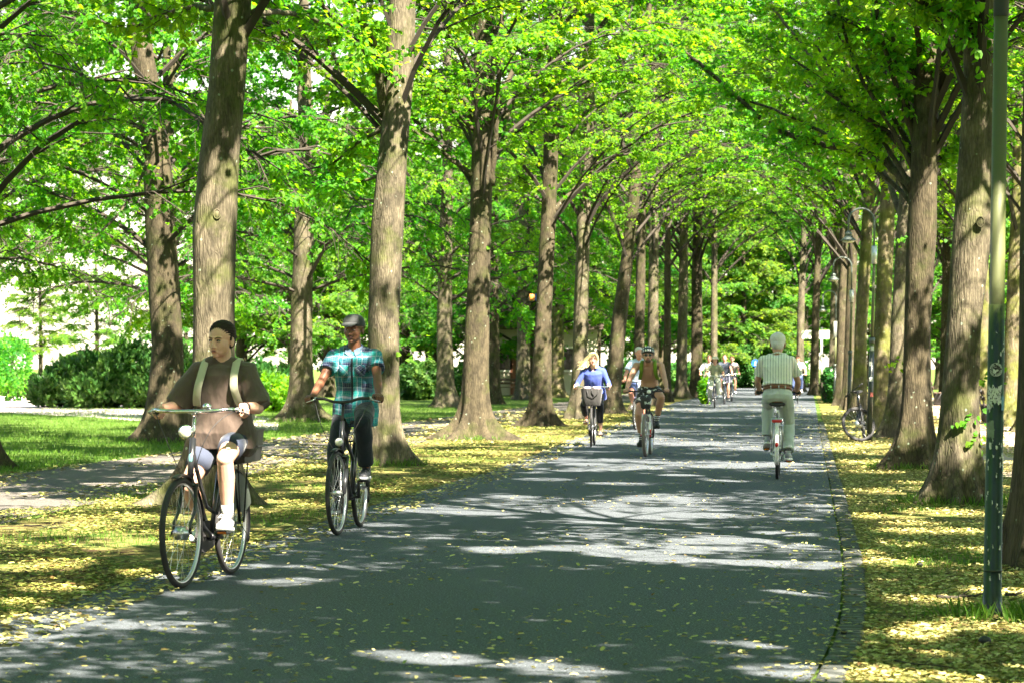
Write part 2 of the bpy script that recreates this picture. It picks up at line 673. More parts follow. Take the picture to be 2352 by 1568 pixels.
        h.tube([stem, V(.44, 0, dz)], .016, 10)
        g0, g1 = V(.42, .26, dz + .01), V(.398, .37, dz + .01)
    bar = [(p[0], p[1] * barw, p[2]) for p in bar]
    g0.y *= barw
    g1.y *= barw
    full = [V(p[0], -p[1], p[2]) for p in bar[:0:-1]] + [V(*p) for p in bar]
    h.tube(full, .0125, 10)
    hb_o = h.build('handlebar', bar_mat or M['chrome'], root)
    for s in (1, -1):
        g = MB()
        g.M = S
        a, b = V(g0.x, g0.y * s, g0.z), V(g1.x, g1.y * s, g1.z)
        g.tube([a, a.lerp(b, .06), b], [.019, .0165, .0165], 10)
        g.build('grip', M['rubber'], hb_o)
        if 'nolever' not in ex:
            l = MB()
            l.M = S
            q = a + (a - b).normalized() * .02
            tip = a.lerp(b, .85) + V(.055, .006 * s, -.02) if style != 'dutch' else a.lerp(b, .8) + V(.02, s * .045, -.02)
            l.tube([q, q.lerp(tip, .35) + V(.03, 0, -.006) if style != 'dutch' else q + V(.02, s * .03, -.01), tip], [.010, .006, .005], 6)
            l.ell(q, (.018, .016, .016), nu=8, nv=6)
            l.build('brake_lever', M['alu'] if 'silverlever' in ex or style == 'dutch' else M['black_matt'], hb_o)
    if 'bell' in ex:
        b = MB()
        b.M = S
        b.lathe([(.001, .034), (.018, .031), (.028, .02), (.030, .008), (.026, 0), (.006, -.004), (.006, -.012)], 16, (.405, .11, dz + .018))
        b.build('bell', M['chrome'], hb_o)
    if 'cables' in ex:
        b = MB()
        b.M = S
        for s in (1, -1):
            p0 = V(g0.x, g0.y * s, g0.z)
            pts = []
            for i in range(13):
                t = i / 12
                P = p0.lerp(crown + V(.03, .03 * s, .02), t)
                P = P + V(.10 * math.sin(PI * t), 0, (.09 if style == 'dutch' else -.02) * math.sin(PI * t))
                pts.append(P)
            b.tube(pts, .0028, 6)
        b.build('cable', M['black_matt'], hb_o)
    # saddle
    s_ = MB()
    sp = V(-.235, 0, sadz)
    w = .085 if style == 'mtb' else .105
    stn = []
    I3 = Matrix(((0, 0, 1), (0, 1, 0), (-1, 0, 0)))
    for t, hw, th, dz2 in ((0, .4, .35, .0), (.08, .85, .9, .006), (.25, 1., 1.1, .008), (.45, .72, 1., 0), (.65, .38, .85, -.004), (.9, .26, .7, -.004), (1., .14, .4, -.008)):
        stn.append((sp + V(-.11 + .27 * t, 0, dz2 - .02), .028 * th, w * hw, I3))
    s_.loft(stn, 16, ex=2.4)
    so = s_.build('saddle', M['leather'] if 'brownsaddle' in ex else M['black_matt'], root)
    p_ = MB()
    p_.tube([st_top, sp + V(.01, 0, -.05)], .0135, 10)
    p_.box(sp + V(0, 0, -.045), (.05, .022, .008))
    if 'springs' in ex or style != 'mtb':
        for s in (1, -1):
            p_.tube([sp + V(-.06, .05 * s, -.06), sp + V(-.06, .05 * s, -.03)], .016, 8)
    p_.build('seat_post', M['alu'], so)
    # crank and pedals
    c = MB()
    ca, sa = math.cos(crank), math.sin(crank)
    ped = {}
    c.tube([bb + V(0, -.055, 0), bb + V(0, -.050, 0)], .095 if 'guard' not in ex else .08, 24)
    c.tube([bb + V(0, -.075, 0), bb + V(0, .075, 0)], .012, 8)
    for s, sg in ((1, 1), (-1, -1)):
        e = bb + V(.17 * ca * sg, s * .085, .17 * sa * sg)
        c.tube([bb + V(0, s * .072, 0), e], [.015, .011], 8)
        ped[s] = e + V(0, s * .055, 0)
    co = c.build('crank', M['alu'] if 'silver' in ex else M['black_matt'], root)
    for s in (1, -1):
        p = MB()
        p.box(ped[s], (.045, .042, .011), bev=.004)
        po = p.build('pedal', M['plastic'], co)
    if 'reflectors' in ex:
        for s in (1, -1):
            for d in (1, -1):
                p = MB()
                p.box(ped[s] + V(.0465 * d, 0, 0), (.003, .028, .007))
                p.build('pedal_reflector', M['orange'], co)
    if 'guard' in ex:
        g = MB()
        pts = [(.10, .285), (.06, .36), (-.03, .385), (-.30, .375), (-.47, .40), (-.53, .35), (-.47, .30), (-.20, .20), (-.02, .175), (.07, .20)]
        vs = [V(x, y, z) for y in (-.078, -.048) for x, z in pts]
        m_ = len(pts)
        g.add(vs, [tuple(range(m_)), tuple(range(2 * m_ - 1, m_ - 1, -1))] + [(i, m_ + i, m_ + (i + 1) % m_, (i + 1) % m_) for i in range(m_)])
        g.build('chain_guard', M['black_matt'], root, smooth=False)
    elif fine:
        g = MB()
        g.tube([V(.0, -.053, .285 + .09), V(-.455, -.053, wr + .035)], .004, 6)
        g.tube([V(.0, -.053, .285 - .09), V(-.455, -.053, wr - .035)], .004, 6)
        g.tube([ra + V(0, -.058, 0), ra + V(0, -.046, 0)], .04, 14)
        g.build('chain', M['black_matt'], root)
    if 'fenders' in ex:
        m_ = rackmat or fm
        g = MB()
        arcribbon(g, ra, wr + .012, R(15), R(205), .026)
        for s in (1, -1):
            g.tube([ra + V(0, s * .06, 0), ra + V(-.33, s * .028, -.13)], .003, 5)
        g.build('mudguard', m_, root)
        g = MB()
        arcribbon(g, fa, wr + .012, R(72), R(172), .026, S=S)
        g.build('mudguard', m_, root)
    if 'coatguard' in ex:
        g = MB()
        for s in (1, -1):
            vs = [ra + V(math.cos(R(a)) * r_, s * .045, math.sin(R(a)) * r_) for r_ in (.10, .335) for a in range(20, 161, 10)]
            m_ = 15
            g.add(vs, [(i, i + 1, m_ + i + 1, m_ + i) for i in range(m_ - 1)])
        g.build('coat_guard', mat('coat_guard_vinyl', (.055, .07, .055), .6), root)
    if 'rack' in ex:
        g = MB()
        z = wr + .40
        for y in (-.07, -.025, .025, .07):
            g.tube([(-.22, y, z), (-.68, y, z)], .0055, 6)
        for x in (-.26, -.45, -.66):
            g.tube([(x, -.07, z), (x, .07, z)], .006, 6)
        for s in (1, -1):
            g.tube([(-.60, s * .07, z), (-.52, s * .068, wr)], .006, 6)
            g.tube([(-.38, s * .07, z), (-.44, s * .068, wr)], .005, 6)
        g.tube([(-.22, 0, z), (-.16, 0, .68)], .006, 6)
        g.build('rack', M['black_matt'] if 'silver' not in ex else M['alu'], root)
        if 'crate' in ex:
            g = MB()
            zc = z + .01
            for (x0, y0, x1, y1) in ((-.64, -.15, -.64, .15), (-.26, -.15, -.26, .15), (-.64, .15, -.26, .15), (-.64, -.15, -.26, -.15)):
                cx, cy = (x0 + x1) / 2, (y0 + y1) / 2
                ox = (-.02 if cx < -.6 else .02 if cx > -.3 else 0)
                oy = .02 * (1 if cy > .1 else -1 if cy < -.1 else 0)
                if abs(x0 - x1) < .01:
                    vs = [V(cx, -.15, zc), V(cx, .15, zc), V(cx + ox, .17, zc + .22), V(cx + ox, -.17, zc + .22)]
                    nrm = V(.006 if cx < -.5 else -.006, 0, 0)
                else:
                    vs = [V(-.64, cy, zc), V(-.26, cy, zc), V(-.24, cy + oy, zc + .22), V(-.66, cy + oy, zc + .22)]
                    nrm = V(0, -.006 if cy > 0 else .006, 0)
                g.add(vs + [v + nrm for v in vs], [(0, 1, 2, 3), (7, 6, 5, 4), (0, 4, 5, 1), (1, 5, 6, 2), (2, 6, 7, 3), (3, 7, 4, 0)])
            g.box((-.45, 0, zc + .006), (.18, .14, .005))
            for zz in (.10, .216):
                e = .15 + .02 * zz / .22 + .004
                xx0, xx1 = -.64 - .02 * zz / .22 - .004, -.26 + .02 * zz / .22 + .004
                g.tube([(xx0, -e, zc + zz), (xx1, -e, zc + zz), (xx1, e, zc + zz), (xx0, e, zc + zz)], .006, 6, closed=True)
            g.build('crate', M['plastic'], root, smooth=False)
    if 'rearlight' in ex:
        g = MB()
        g.box((-.70, 0, wr + .375), (.014, .06, .018), bev=.008)
        g.build('rear_light', M['red'], root)
        g = MB()
        a = R(178)
        g.ell(ra + V(-(wr + .03), 0, .09), (.012, .022, .028), nu=12, nv=8)
        g.build('rear_reflector', M['red'], root)
    if 'headlight' in ex:
        g = MB()
        g.M = S
        q = {'high': V(.50, 0, barz - .13), 'crown': V(.50, 0, wr + .42), 'bar': V(.49, .05, barz)}[('high' if 'lhigh' in ex else 'bar' if 'lbar' in ex else 'crown')]
        rr = .044 if 'lhigh' in ex else .032
        ry = Matrix.Rotation(PI / 2, 3, 'Y')
        g.lathe([(.004, -.075), (rr * .6, -.06), (rr * .95, -.02), (rr * 1.08, 0), (rr * 1.08, .008), (rr * .9, .010)], 20, q, ry)
        g.tube([q + V(-.05, 0, 0), V(.42, 0, q.z - .02)], .008, 6)
        hl = g.build('headlight', M['chrome'] if 'lhigh' in ex else M['silver_paint'], root)
        g = MB()
        g.M = S
        g.lathe([(rr * .92, .009), (rr * .8, .016), (rr * .4, .022), (.002, .024)], 18, q, ry)
        g.build('lens', M[lamp], hl)
    if 'basket' in ex:
        g = MB()
        g.M = S
        q = V(.60, 0, barz - .03)
        # soft bag-shaped basket tapering to its base
        st = []
        for z, a, b in ((-.29, .10, .14), (-.28, .115, .155), (-.10, .13, .175), (.0, .14, .19), (.004, .14, .19)):
            st.append((q + V(0, 0, z), a, b, Matrix.Identity(3)))
        g.loft(st, 24, ex=4)
        bo = g.build('basket', M['denim_grey'], root)
        g = MB()
        g.M = S
        for s in (1, -1):
            st = []
            for z, a, b in ((0, .128, .075), (.035, .12, .07), (.045, .10, .06)):
                st.append((q + V(0, s * .085, z), a, b, Matrix.Identity(3)))
            g.loft(st, 20, ex=3)
        g.build('bag_lining', M['pattern'], bo)
        g = MB()
        g.M = S
        g.tube([q + V(.142, .0, .03), q + V(.146, .005, -.06), q + V(.142, .05, -.14)], .009, 6)
        g.tube([q + V(.142, -.09, .0), q + V(.152, -.06, -.10), q + V(.142, .02, -.15), q + V(.15, .1, -.08), q + V(.142, .13, 0)], .007, 6)
        g.build('bag_handle', M['black_matt'], bo)
    if 'bottle' in ex:
        g = MB()
        d = (hb - bb).normalized()
        g.tube([bb + d * .16 + V(-.03, 0, .04), bb + d * .34 + V(-.03, 0, .04)], .035, 12)
        g.build('bottle', M['plastic'], root)
    if 'frontbag' in ex:
        g = MB()
        g.M = S
        g.loft([(V(.53, 0, barz - .27), .03, .045, Matrix.Identity(3)), (V(.53, 0, barz - .24), .06, .075, Matrix.Identity(3)), (V(.53, 0, barz - .10), .07, .095, Matrix.Identity(3)), (V(.52, 0, barz - .05), .05, .075, Matrix.Identity(3))], 20, ex=3)
        g.build('handlebar_bag', M['leopard'], root)
    G_ = {}
    for s in (1, -1):
        a, b = V(g0.x, g0.y * s, g0.z), V(g1.x, g1.y * s, g1.z)
        G_[s] = (S @ a.lerp(b, .52), (S.to_3x3() @ (b - a)).normalized())
    return root, dict(grip=G_, pedal=ped, saddle=sp + V(0, 0, .005), stand=None)


_q = N('black_and_white_print')
_v = _q.n('TexVoronoi', {'Vector': _q.obj(), 'Scale': 22}).outputs[0]
_n2 = _q.noise(_q.obj(), 18, 3)
M['leopard'] = _q.done(_q.bsdf(Base_Color=_q.mix(_q.math('GREATER_THAN', _n2, .57), (.018, .018, .02), (.55, .60, .56)), Roughness=.7))
# ---------------------------------------------------------------- people
M['skin_pale'] = skinmat('skin_pale', (.62, .37, .27))
M['skin_tan'] = skinmat('skin_tan', (.46, .26, .175))
M['skin_red'] = skinmat('skin_weathered', (.52, .27, .19))
M['skin_dark'] = skinmat('skin_dark', (.16, .072, .040))
M['collar_blue'] = clothmat('blue_grey_collar', (.10, .15, .24), .3)
M['hair_dark'] = mat('hair_dark_brown', (.020, .012, .008), .7, spec=.2, var=.3, vs=40, bump=.35, bs=120)
M['hair_white'] = mat('hair_white', (.62, .60, .55), .6, var=.2, vs=40, bump=.4, bs=120)
M['hair_grey'] = mat('hair_grey', (.42, .41, .40), .6, var=.2, vs=40, bump=.4, bs=120)
M['hair_blond'] = mat('hair_blond', (.72, .60, .30), .5, var=.2, vs=40, bump=.4, bs=120)
M['hair_brown'] = mat('hair_brown', (.10, .045, .02), .5, var=.25, vs=40, bump=.35, bs=120)
M['lip'] = mat('lips', (.40, .13, .11), .4)
M['lip_dark'] = mat('lips_dark', (.13, .05, .04), .45)
M['eye'] = mat('eye_white', (.30, .28, .26), .4)
M['iris'] = mat('iris', (.03, .025, .02), .2)
M['black'] = mat('black_cloth', (.012, .012, .014), .8)
M['dark_glass'] = mat('dark_glass', (.006, .006, .007), .08, spec=.8)
M['tee_brown'] = clothmat('brown_jersey', (.085, .062, .050), .8)
M['shorts_blue'] = clothmat('blue_grey_cycling_shorts', (.022, .026, .045), .3)
M['shorts_panel'] = clothmat('light_blue_panel', (.036, .046, .075), .3)
M['strap'] = clothmat('beige_webbing', (.42, .40, .30), .2)
M['white_shoe'] = mat('white_shoe', (.72, .72, .71), .5, var=.12, vs=30, bump=.15, bs=90)
M['grey_sock'] = stripemat('ribbed_grey_sock', (.36, .36, .35), (.22, .22, .21), .014, .4, 2)
M['plaid'] = plaidmat('plaid_cotton')
M['plaid_bias'] = plaidmat('plaid_cotton_bias', .75)
M['jeans_dark'] = clothmat('dark_denim', (.010, .014, .022), .55)
M['cap_grey'] = clothmat('dark_grey_cap_cloth', (.045, .050, .052), .25)
M['dark_shoe'] = mat('charcoal_shoe', (.022, .025, .032), .6, var=.3, vs=40, bump=.2)
M['sole_grey'] = mat('grey_sole', (.30, .32, .34), .6)
M['stripe_shirt'] = stripemat('striped_shirt', (.66, .66, .57), (.06, .09, .09), .0335, .14, 1, .45)
M['stone_trouser'] = clothmat('stone_trousers', (.42, .46, .42), .6)
M['blue_blouse'] = clothmat('blue_viscose', (.045, .075, .30), .7)
M['black_trouser'] = clothmat('black_trousers', (.010, .010, .014), .5)
M['lightblue_shirt'] = clothmat('light_blue_shirt', (.34, .43, .55), .5)
M['navy_short'] = clothmat('navy_shorts', (.03, .05, .13), .5)
M['olive_strap'] = clothmat('olive_green_webbing', (.14, .24, .02), .4)
M['olive_top'] = clothmat('olive_grey_top', (.22, .23, .14), .5)
M['cream_trouser'] = clothmat('cream_trousers', (.50, .52, .42), .5)
M['slate_tee'] = clothmat('slate_tee', (.03, .04, .06), .5)
M['grey_short'] = clothmat('grey_shorts', (.12, .12, .17), .5)
M['white_shirt'] = clothmat('white_shirt', (.70, .68, .66), .5)
M['camel'] = clothmat('muted_check', (.30, .25, .24), .5)
M['straw'] = mat('straw', (.55, .52, .40), .8, bump=.3, bs=150)
M['helmet_w'] = mat('helmet_white_panels', (.62, .68, .66), .3)
M['helmet_b'] = mat('helmet_black', (.012, .014, .014), .3)


def ik(a, b, l1, l2, pole):
    d = b - a
    D = d.length
    if D > (l1 + l2) * .999:
        b2 = a + d.normalized() * (l1 + l2) * .999
        d = b2 - a
        D = d.length
    x = (l1 * l1 - l2 * l2 + D * D) / (2 * D)
    h = math.sqrt(max(0, l1 * l1 - x * x))
    u = d / D
    p = pole - u * pole.dot(u)
    p.normalize()
    return a + u * x + p * h, a + d


def frame_of(up, fwd=V(1, 0, 0)):
    up = up.normalized()
    f = (fwd - up * fwd.dot(up)).normalized()
    l = up.cross(f)
    return Matrix((f, l, up)).transposed()


def wrinkle(amp, sc=7., seed=0, stretch=.6):
    """soft cloth folds: long ridges that run down and across the body"""
    def fn(co, no):
        co = np.asarray(co, dtype=np.float64)
        x, y, z = co[:, 0] * sc, co[:, 1] * sc, co[:, 2] * sc

        def ridge(v):
            return 1 - 2 * np.abs(np.sin(v)) ** .7
        w1 = 1.1 * np.sin(x * .9 + seed) + .9 * np.sin(z * .8 - y * .7 + seed * 2)
        s1 = ridge(y * 1.5 + z * .55 + w1) * (.6 + .4 * np.sin(z * 1.1 + seed))
        s2 = ridge(z * 1.7 - np.abs(y) * 1.3 + x * .8 + 1.3 * np.sin(y * 1.2 + seed)) * (.5 + .5 * np.sin(y * .9 + x * 1.3 + seed * 3))
        s3 = np.sin(x * 1.7 + z * 2.1 + seed) * np.sin(y * 2.3 - z * 1.1 + seed * 1.7)
        return co + no * ((.7 * s1 + .75 * s2 + .5 * s3) * amp)[:, None]
    return fn


def person(label, loc, rz, B, S, group=None, cat='person'):
    root = thing('person', label, cat, loc, rz, group)
    s = S.get('s', 1.)
    g = S.get('girth', 1.)
    vox = S.get('vox', .005)
    lean = S.get('lean', .15)
    hip = B['saddle'] + V(S.get('hipx', 0), S.get('hipy', 0), .085 * s + S.get('hipz', 0))
    L = .47 * s

    def dr(a):
        return V(math.sin(a), S.get('tilt', 0), math.cos(a)).normalized()
    p0 = hip
    p1 = p0 + dr(lean * .7) * L * .35
    p2 = p1 + dr(lean) * L * .35
    p3 = p2 + dr(lean * 1.3) * L * .30
    fr = [frame_of(dr(lean * k)) for k in (.5, .7, 1., 1.3)]
    up3 = fr[3] @ V(0, 0, 1)
    shw = S.get('shw', .175) * s
    sh = {k: p3 + V(0, k * shw, 0) - up3 * .025 * s for k in (1, -1)}
    la, lf = .29 * s, .255 * s
    lt, ls = .44 * s, .43 * s
    # arms
    wr, el, hnd = {}, {}, {}
    for k in (1, -1):
        gp, u = B['grip'][k]
        if 'hand' in S and k in S['hand']:
            gp = S['hand'][k]
        fw = V(1, 0, 0)
        w = gp + V(-.062 * s, -k * .004, .028 * s)
        e, w2 = ik(sh[k], w, la, lf, V(S.get('elb', -.25), k * S.get('elo', .75), -.9))
        if (w2 - w).length > .02:
            print('reach', label[:30], k, round((w2 - w).length, 3))
        wr[k], el[k], hnd[k] = w, e, gp
    # legs
    kn, an, so = {}, {}, {}
    hj = {k: hip + V(0, k * .088 * s, 0) for k in (1, -1)}
    fp = S.get('foot', {})
    for k in (1, -1):
        if k in fp:
            ped = fp[k]
        else:
            ped = B['pedal'][k] + V(0, 0, .013)
        pitch = S.get('pitch', {}).get(k, 0)
        Rf = Matrix.Rotation(R(pitch), 3, 'Y') @ Matrix.Rotation(k * R(S.get('toe', 4)), 3, 'Z')
        o = ped - Rf @ V(.095 * s, 0, 0)
        a = o + Rf @ V(0, 0, .095 * s)
        q, a2 = ik(hj[k], a, lt, ls, V(1, k * S.get('kno', .12), .25))
        if (a2 - a).length > .02:
            print('leg reach', label[:30], k, round((a2 - a).length, 3))
            o = o + (a2 - a)
            a = a2
        kn[k], an[k], so[k] = q, a, (o, Rf)
    # ---- body: one skin
    b = MB()
    I = lambda c, a, w, f: (c, a * s * g, w * s * g, f)
    b.loft([I(p0 - fr[0] @ V(0, 0, .09) * s, .06, .08, fr[0]), I(p0 - fr[0] @ V(0, 0, .06) * s, .10, .13, fr[0]), I(p0, .115, .165, fr[0]), I(p0.lerp(p1, .5), .105, .15, fr[1]),
            I(p1, .098, .138, fr[1]), I(p2, .115, .155, fr[2]), I(p3 - up3 * .03, .095, .150, fr[3]), I(p3 + up3 * .02, .065, .10, fr[3]), I(p3 + up3 * .04, .045, .06, fr[3])], 28)
    hc = p3 + up3 * .045 * s + V(.035 + .05 * math.sin(lean), 0, .150) * s + V(*S.get('headoff', (0, 0, 0)))
    Rh = Matrix.Rotation(R(S.get('yaw', 0)), 3, 'Z') @ Matrix.Rotation(R(S.get('hp', 0)), 3, 'Y') @ Matrix.Rotation(R(S.get('roll', 0)), 3, 'X')
    hs = S.get('hs', 1.) * (s * .35 + .65)
    nb = hc + Rh @ V(-.022, 0, -.075) * hs
    b.caps(p3 + up3 * .0, .062 * s, nb, .054 * s, 16)
    b.caps(p3 + up3 * .01 + V(0, shw * .45, 0), .05 * s, p3 + up3 * .01 - V(0, shw * .45, 0), .05 * s, 14)
    gl = S.get('limb', 1.)
    for k in (1, -1):
        b.caps(p3 + up3 * .045 * s + V(-.01, k * .03, 0), .038 * s, sh[k] - V(0, k * .035, -.012), .040 * s, 12)
        b.caps(sh[k] - V(0, k * .03, 0), .052 * s * gl, sh[k], .054 * s * gl, 14)
        m = sh[k].lerp(el[k], .45)
        b.caps(sh[k], .052 * s * gl, m, .046 * s * gl, 14)
        b.caps(m, .046 * s * gl, el[k], .036 * s * gl, 14)
        m = el[k].lerp(wr[k], .3)
        b.caps(el[k], .036 * s * gl, m, .040 * s * gl, 14)
        b.caps(m, .040 * s * gl, wr[k], .026 * s, 14)
        m = hj[k].lerp(kn[k], .4)
        b.caps(hj[k], .088 * s * g, m, .078 * s * g, 16)
        b.caps(m, .078 * s * g, kn[k], .054 * s * gl, 16)
        m = kn[k].lerp(an[k], .32)
        back = (fr[0] @ V(-.012, 0, 0))
        b.caps(kn[k], .052 * s * gl, m + back, .056 * s * gl, 16)
        b.caps(m + back, .056 * s * gl, an[k], .034 * s, 16)
        o, Rf = so[k]
        b.caps(o + Rf @ V(-.02, 0, .04) * s, .033 * s, o + Rf @ V(.13, 0, .028) * s, .024 * s, 12)
        # hand closed on the grip
        gp, u = B['grip'][k]
        u = u if u.y * k > 0 else -u
        gp = hnd[k]
        f_ = V(1, 0, 0)
        f_ = (f_ - u * f_.dot(u)).normalized()
        n_ = u.cross(f_)
        if n_.z < 0:
            n_ = -n_
        sz = s * S.get('handsize', 1.)

        def hp_(a, c, d):
            return gp + (u * a + f_ * c + n_ * d) * sz
        b.caps(wr[k], .025 * s, hp_(0, -.02, .030), .024 * sz, 12, sq=.75, up=n_)
        for a in (-.026, -.009, .009, .026):
            b.caps(hp_(a, -.025, .030), .0135 * sz, hp_(a, .014, .030), .012 * sz, 10)
        for i, a in enumerate((-.030, -.0105, .0105, .030)):
            ln = (.92, 1., 1.05, .9)[i]
            c1, c2, c3, c4 = hp_(a, .012, .030), hp_(a, .040 * ln, .016), hp_(a, .040 * ln, -.010), hp_(a, .018, -.026)
            b.caps(c1, .0098 * sz, c2, .0092 * sz, 8)
            b.caps(c2, .0092 * sz, c3, .0086 * sz, 8)
            b.caps(c3, .0086 * sz, c4, .0080 * sz, 8)
        t0, t1, t2 = hp_(-.032, -.030, .022), hp_(-.048, .000, .010), hp_(-.046, .022, -.012)
        b.caps(t0, .0125 * sz, t1, .0105 * sz, 8)
        b.caps(t1, .0105 * sz, t2, .0088 * sz, 8)
    # head
    b.M = Matrix.Translation(hc) @ Rh.to_4x4() @ Matrix.Scale(hs, 4)
    b.ell((-.012, 0, .035), (.096, .081, .084), nu=28, nv=20)
    b.ell((.020, 0, -.022), (.068, .069, .088), nu=24, nv=18)
    jw = S.get('jaw', 1.)
    b.ell((.034, 0, -.072), (.050, .050 * jw, .036), nu=20, nv=14)
    b.ell((.066, 0, -.098), (.020, .022 * jw, .017), nu=14, nv=10)
    for k in (1, -1):
        b.ell((.050, k * .035, -.030), (.027 * S.get('cheek', 1.), .027, .032), nu=14, nv=10)
        b.caps((.082, k * .010, .018), .010, (.070, k * .045, .019), .008, 10)
        b.ell((.086, k * .012, -.046), (.012, .009, .009), nu=10, nv=8)
        b.ell((-.008, k * .083, -.012), (.018, .008, .032), Matrix.Rotation(R(-k * 18), 3, 'Z') @ Matrix.Rotation(R(-10), 3, 'Y'), nu=12, nv=10)
    ns = S.get('nose', 1.)
    b.caps((.082, 0, .006), .009, (.100 * (ns * .15 + .85), 0, -.040), .0125 * ns, 12)
    b.ell((.083, 0, -.069), (.012, .026, .014), nu=14, nv=10)
    b.M = None
    me = fuse(b, vox, 2)
    me.name = 'body'
    me.materials.append(S['skin'])
    body = link('body', me, root)
    HM = Matrix.Translation(hc) @ Rh.to_4x4() @ Matrix.Scale(hs, 4)

    def strands(co, no):
        L_ = np.array([tuple(HM.inverted() @ Vector(c)) for c in co])
        a = np.arctan2(L_[:, 1], L_[:, 2] - .01)
        w = np.sin(a * 34 + 3 * np.sin(L_[:, 0] * 40)) * .6 + np.sin(a * 61 + L_[:, 0] * 30) * .4
        return co + no * (w * .0022 + .003 * np.sin(L_[:, 0] * 55 + a * 3) * .6)[:, None]

    def hb(name, fn, m, par=body, vx=None):
        q = MB()
        q.M = HM
        fn(q)
        if vx:
            me = fuse(q, vx, 2, strands if name == 'hair' and vox < .006 else None)
            me.name = name
            me.materials.append(m)
            return link(name, me, par)
        return q.build(name, m, par)
    if S.get('face', True):
        hb('lips', lambda q: (q.ell((.0925, 0, -.0645), (.0065, .0215, .0045), nu=14, nv=8), q.ell((.092, 0, -.0725), (.0075, .0175, .0052), nu=14, nv=8)), S.get('lip', M['lip']))
        hb('mouth_line', lambda q: q.ell((.0955, 0, -.0688), (.0045, .020, .0012), nu=14, nv=6), M['black'])
        ly = S.get('look', 0)
        for k in (1, -1):
            if not S.get('glasses'):
                ey = hb('eye', lambda q: q.ell((.0765, k * .031, -.001), (.012, .0145, .0072), nu=14, nv=10), M['eye'])
                hb('iris', lambda q: q.ell((.0855, k * .031 + ly, -.0005), (.0045, .0062, .0064), nu=12, nv=8), M['iris'], ey)
                hb('eyelid', lambda q: q.tube([(.082, k * .017, .001), (.0895, k * .031, .0072), (.080, k * .046, .001)], [.0018, .0027, .0016], 6), S['hair'] if S.get('lashes') else S['skin'], ey)
            hb('eyebrow', lambda q: q.tube([(.0935, k * .012, .0165 - S.get('frown', 0)), (.0885, k * .031, .0225), (.0735, k * .050, .0185)], [.0028, .0034, .0016], 6, sq=.8), S.get('brow', S['hair']))
    hd = S.get('hairdo')
    if hd == 'short':
        hb('hair', lambda q: (q.ell((-.021, 0, .046), (.100, .088, .087), nu=28, nv=18), q.ell((-.050, 0, -.012), (.062, .074, .07), nu=20, nv=14)), S['hair'], vx=.006)
    elif hd == 'pulled':
        hb('hair', lambda q: (q.ell((-.022, 0, .047), (.100, .087, .086), nu=28, nv=18), q.ell((-.050, 0, .0), (.064, .074, .075), nu=20, nv=14), q.ell((-.125, 0, .01), (.035, .038, .035), nu=14, nv=10), q.caps((-.0, .080, .015), .010, (.006, .080, -.03), .004, 8), q.caps((-.0, -.080, .015), .010, (.006, -.080, -.03), .004, 8)), S['hair'], vx=.005)
    elif hd == 'blond':
        def fn(q):
            q.ell((-.022, 0, .042), (.104, .092, .092), nu=24, nv=16)
            q.ell((-.055, 0, -.03), (.065, .088, .10), nu=20, nv=14)
            rr = random.Random(3)
            for i in range(70):
                a = rr.uniform(-2.5, 2.5)
                x, y = -.02 + .085 * math.cos(a) * .9, .088 * math.sin(a)
                if x > .035:
                    x = .035
                z = rr.uniform(-.01, .09)
                sd = 1 if y > 0 else -1
                ln = rr.uniform(.08, .17)
                wind = rr.uniform(.03, .11) * (1.2 if sd < 0 else .25)
                q.tube([(x, y * .9, z), (x - .01, y * 1.12 - wind * .3, z - ln * .4), (x - .02, y * 1.22 - wind, z - ln), (x - .03, y * 1.2 - wind * 1.7, z - ln * 1.15)], [.012, .014, .010, .003], 6)
            q.tube([(.05, 0, .11), (.08, -.03, .085), (.07, -.06, .04), (.045, -.085, -.02)], [.01, .014, .016, .008], 8)
            q.tube([(.05, 0, .11), (.08, .03, .085), (.068, .062, .04), (.045, .085, -.02)], [.01, .014, .016, .008], 8)
        hb('hair', fn, S['hair'], vx=.006)
    elif hd == 'long':
        hb('hair', lambda q: (q.ell((-.026, 0, .04), (.098, .088, .088), nu=24, nv=16), q.caps((-.02, .085, .0), .035, (-.03, .11, -.13), .02, 12), q.caps((-.02, -.085, .0), .035, (-.03, -.11, -.13), .02, 12), q.ell((-.06, 0, -.03), (.05, .085, .1), nu=16, nv=12)), S['hair'], vx=.008)
    if S.get('stubble'):
        hb('beard', lambda q: (q.ell((.062, 0, -.086), (.030, .044, .030), nu=16, nv=12), q.ell((.074, 0, -.104), (.017, .02, .018 * S['stubble']), nu=14, nv=10), q.tube([(.045, -.056, -.05), (.05, -.05, -.08), (.05, .05, -.08), (.045, .056, -.05)], .009, 8)), S['hair'], vx=.004)
        hb('moustache', lambda q: q.tube([(.082, -.028, -.068), (.0945, -.010, -.0555), (.0945, .010, -.0555), (.082, .028, -.068)], [.003, .0055, .0055, .003], 8), S['hair'])
    elif S.get('moustache'):
        hb('moustache', lambda q: q.tube([(.082, -.028, -.066), (.0935, -.010, -.0555), (.0935, .010, -.0555), (.082, .028, -.066)], [.002, .0042, .0042, .002], 8), S['hair'])
    if S.get('glasses'):
        def fn(q):
            for k in (1, -1):
                q.ell((.0905, k * .033, -.001), (.005, .026, .019), nu=18, nv=10)
                q.tube([(.090, k * .052, .006), (.05, k * .070, .006), (-.01, k * .080, .0)], .0028, 6)
            q.tube([(.094, -.012, .004), (.094, .012, .004)], .003, 6)
        hb('sunglasses', fn, M['dark_glass'])
    hat = S.get('hat')
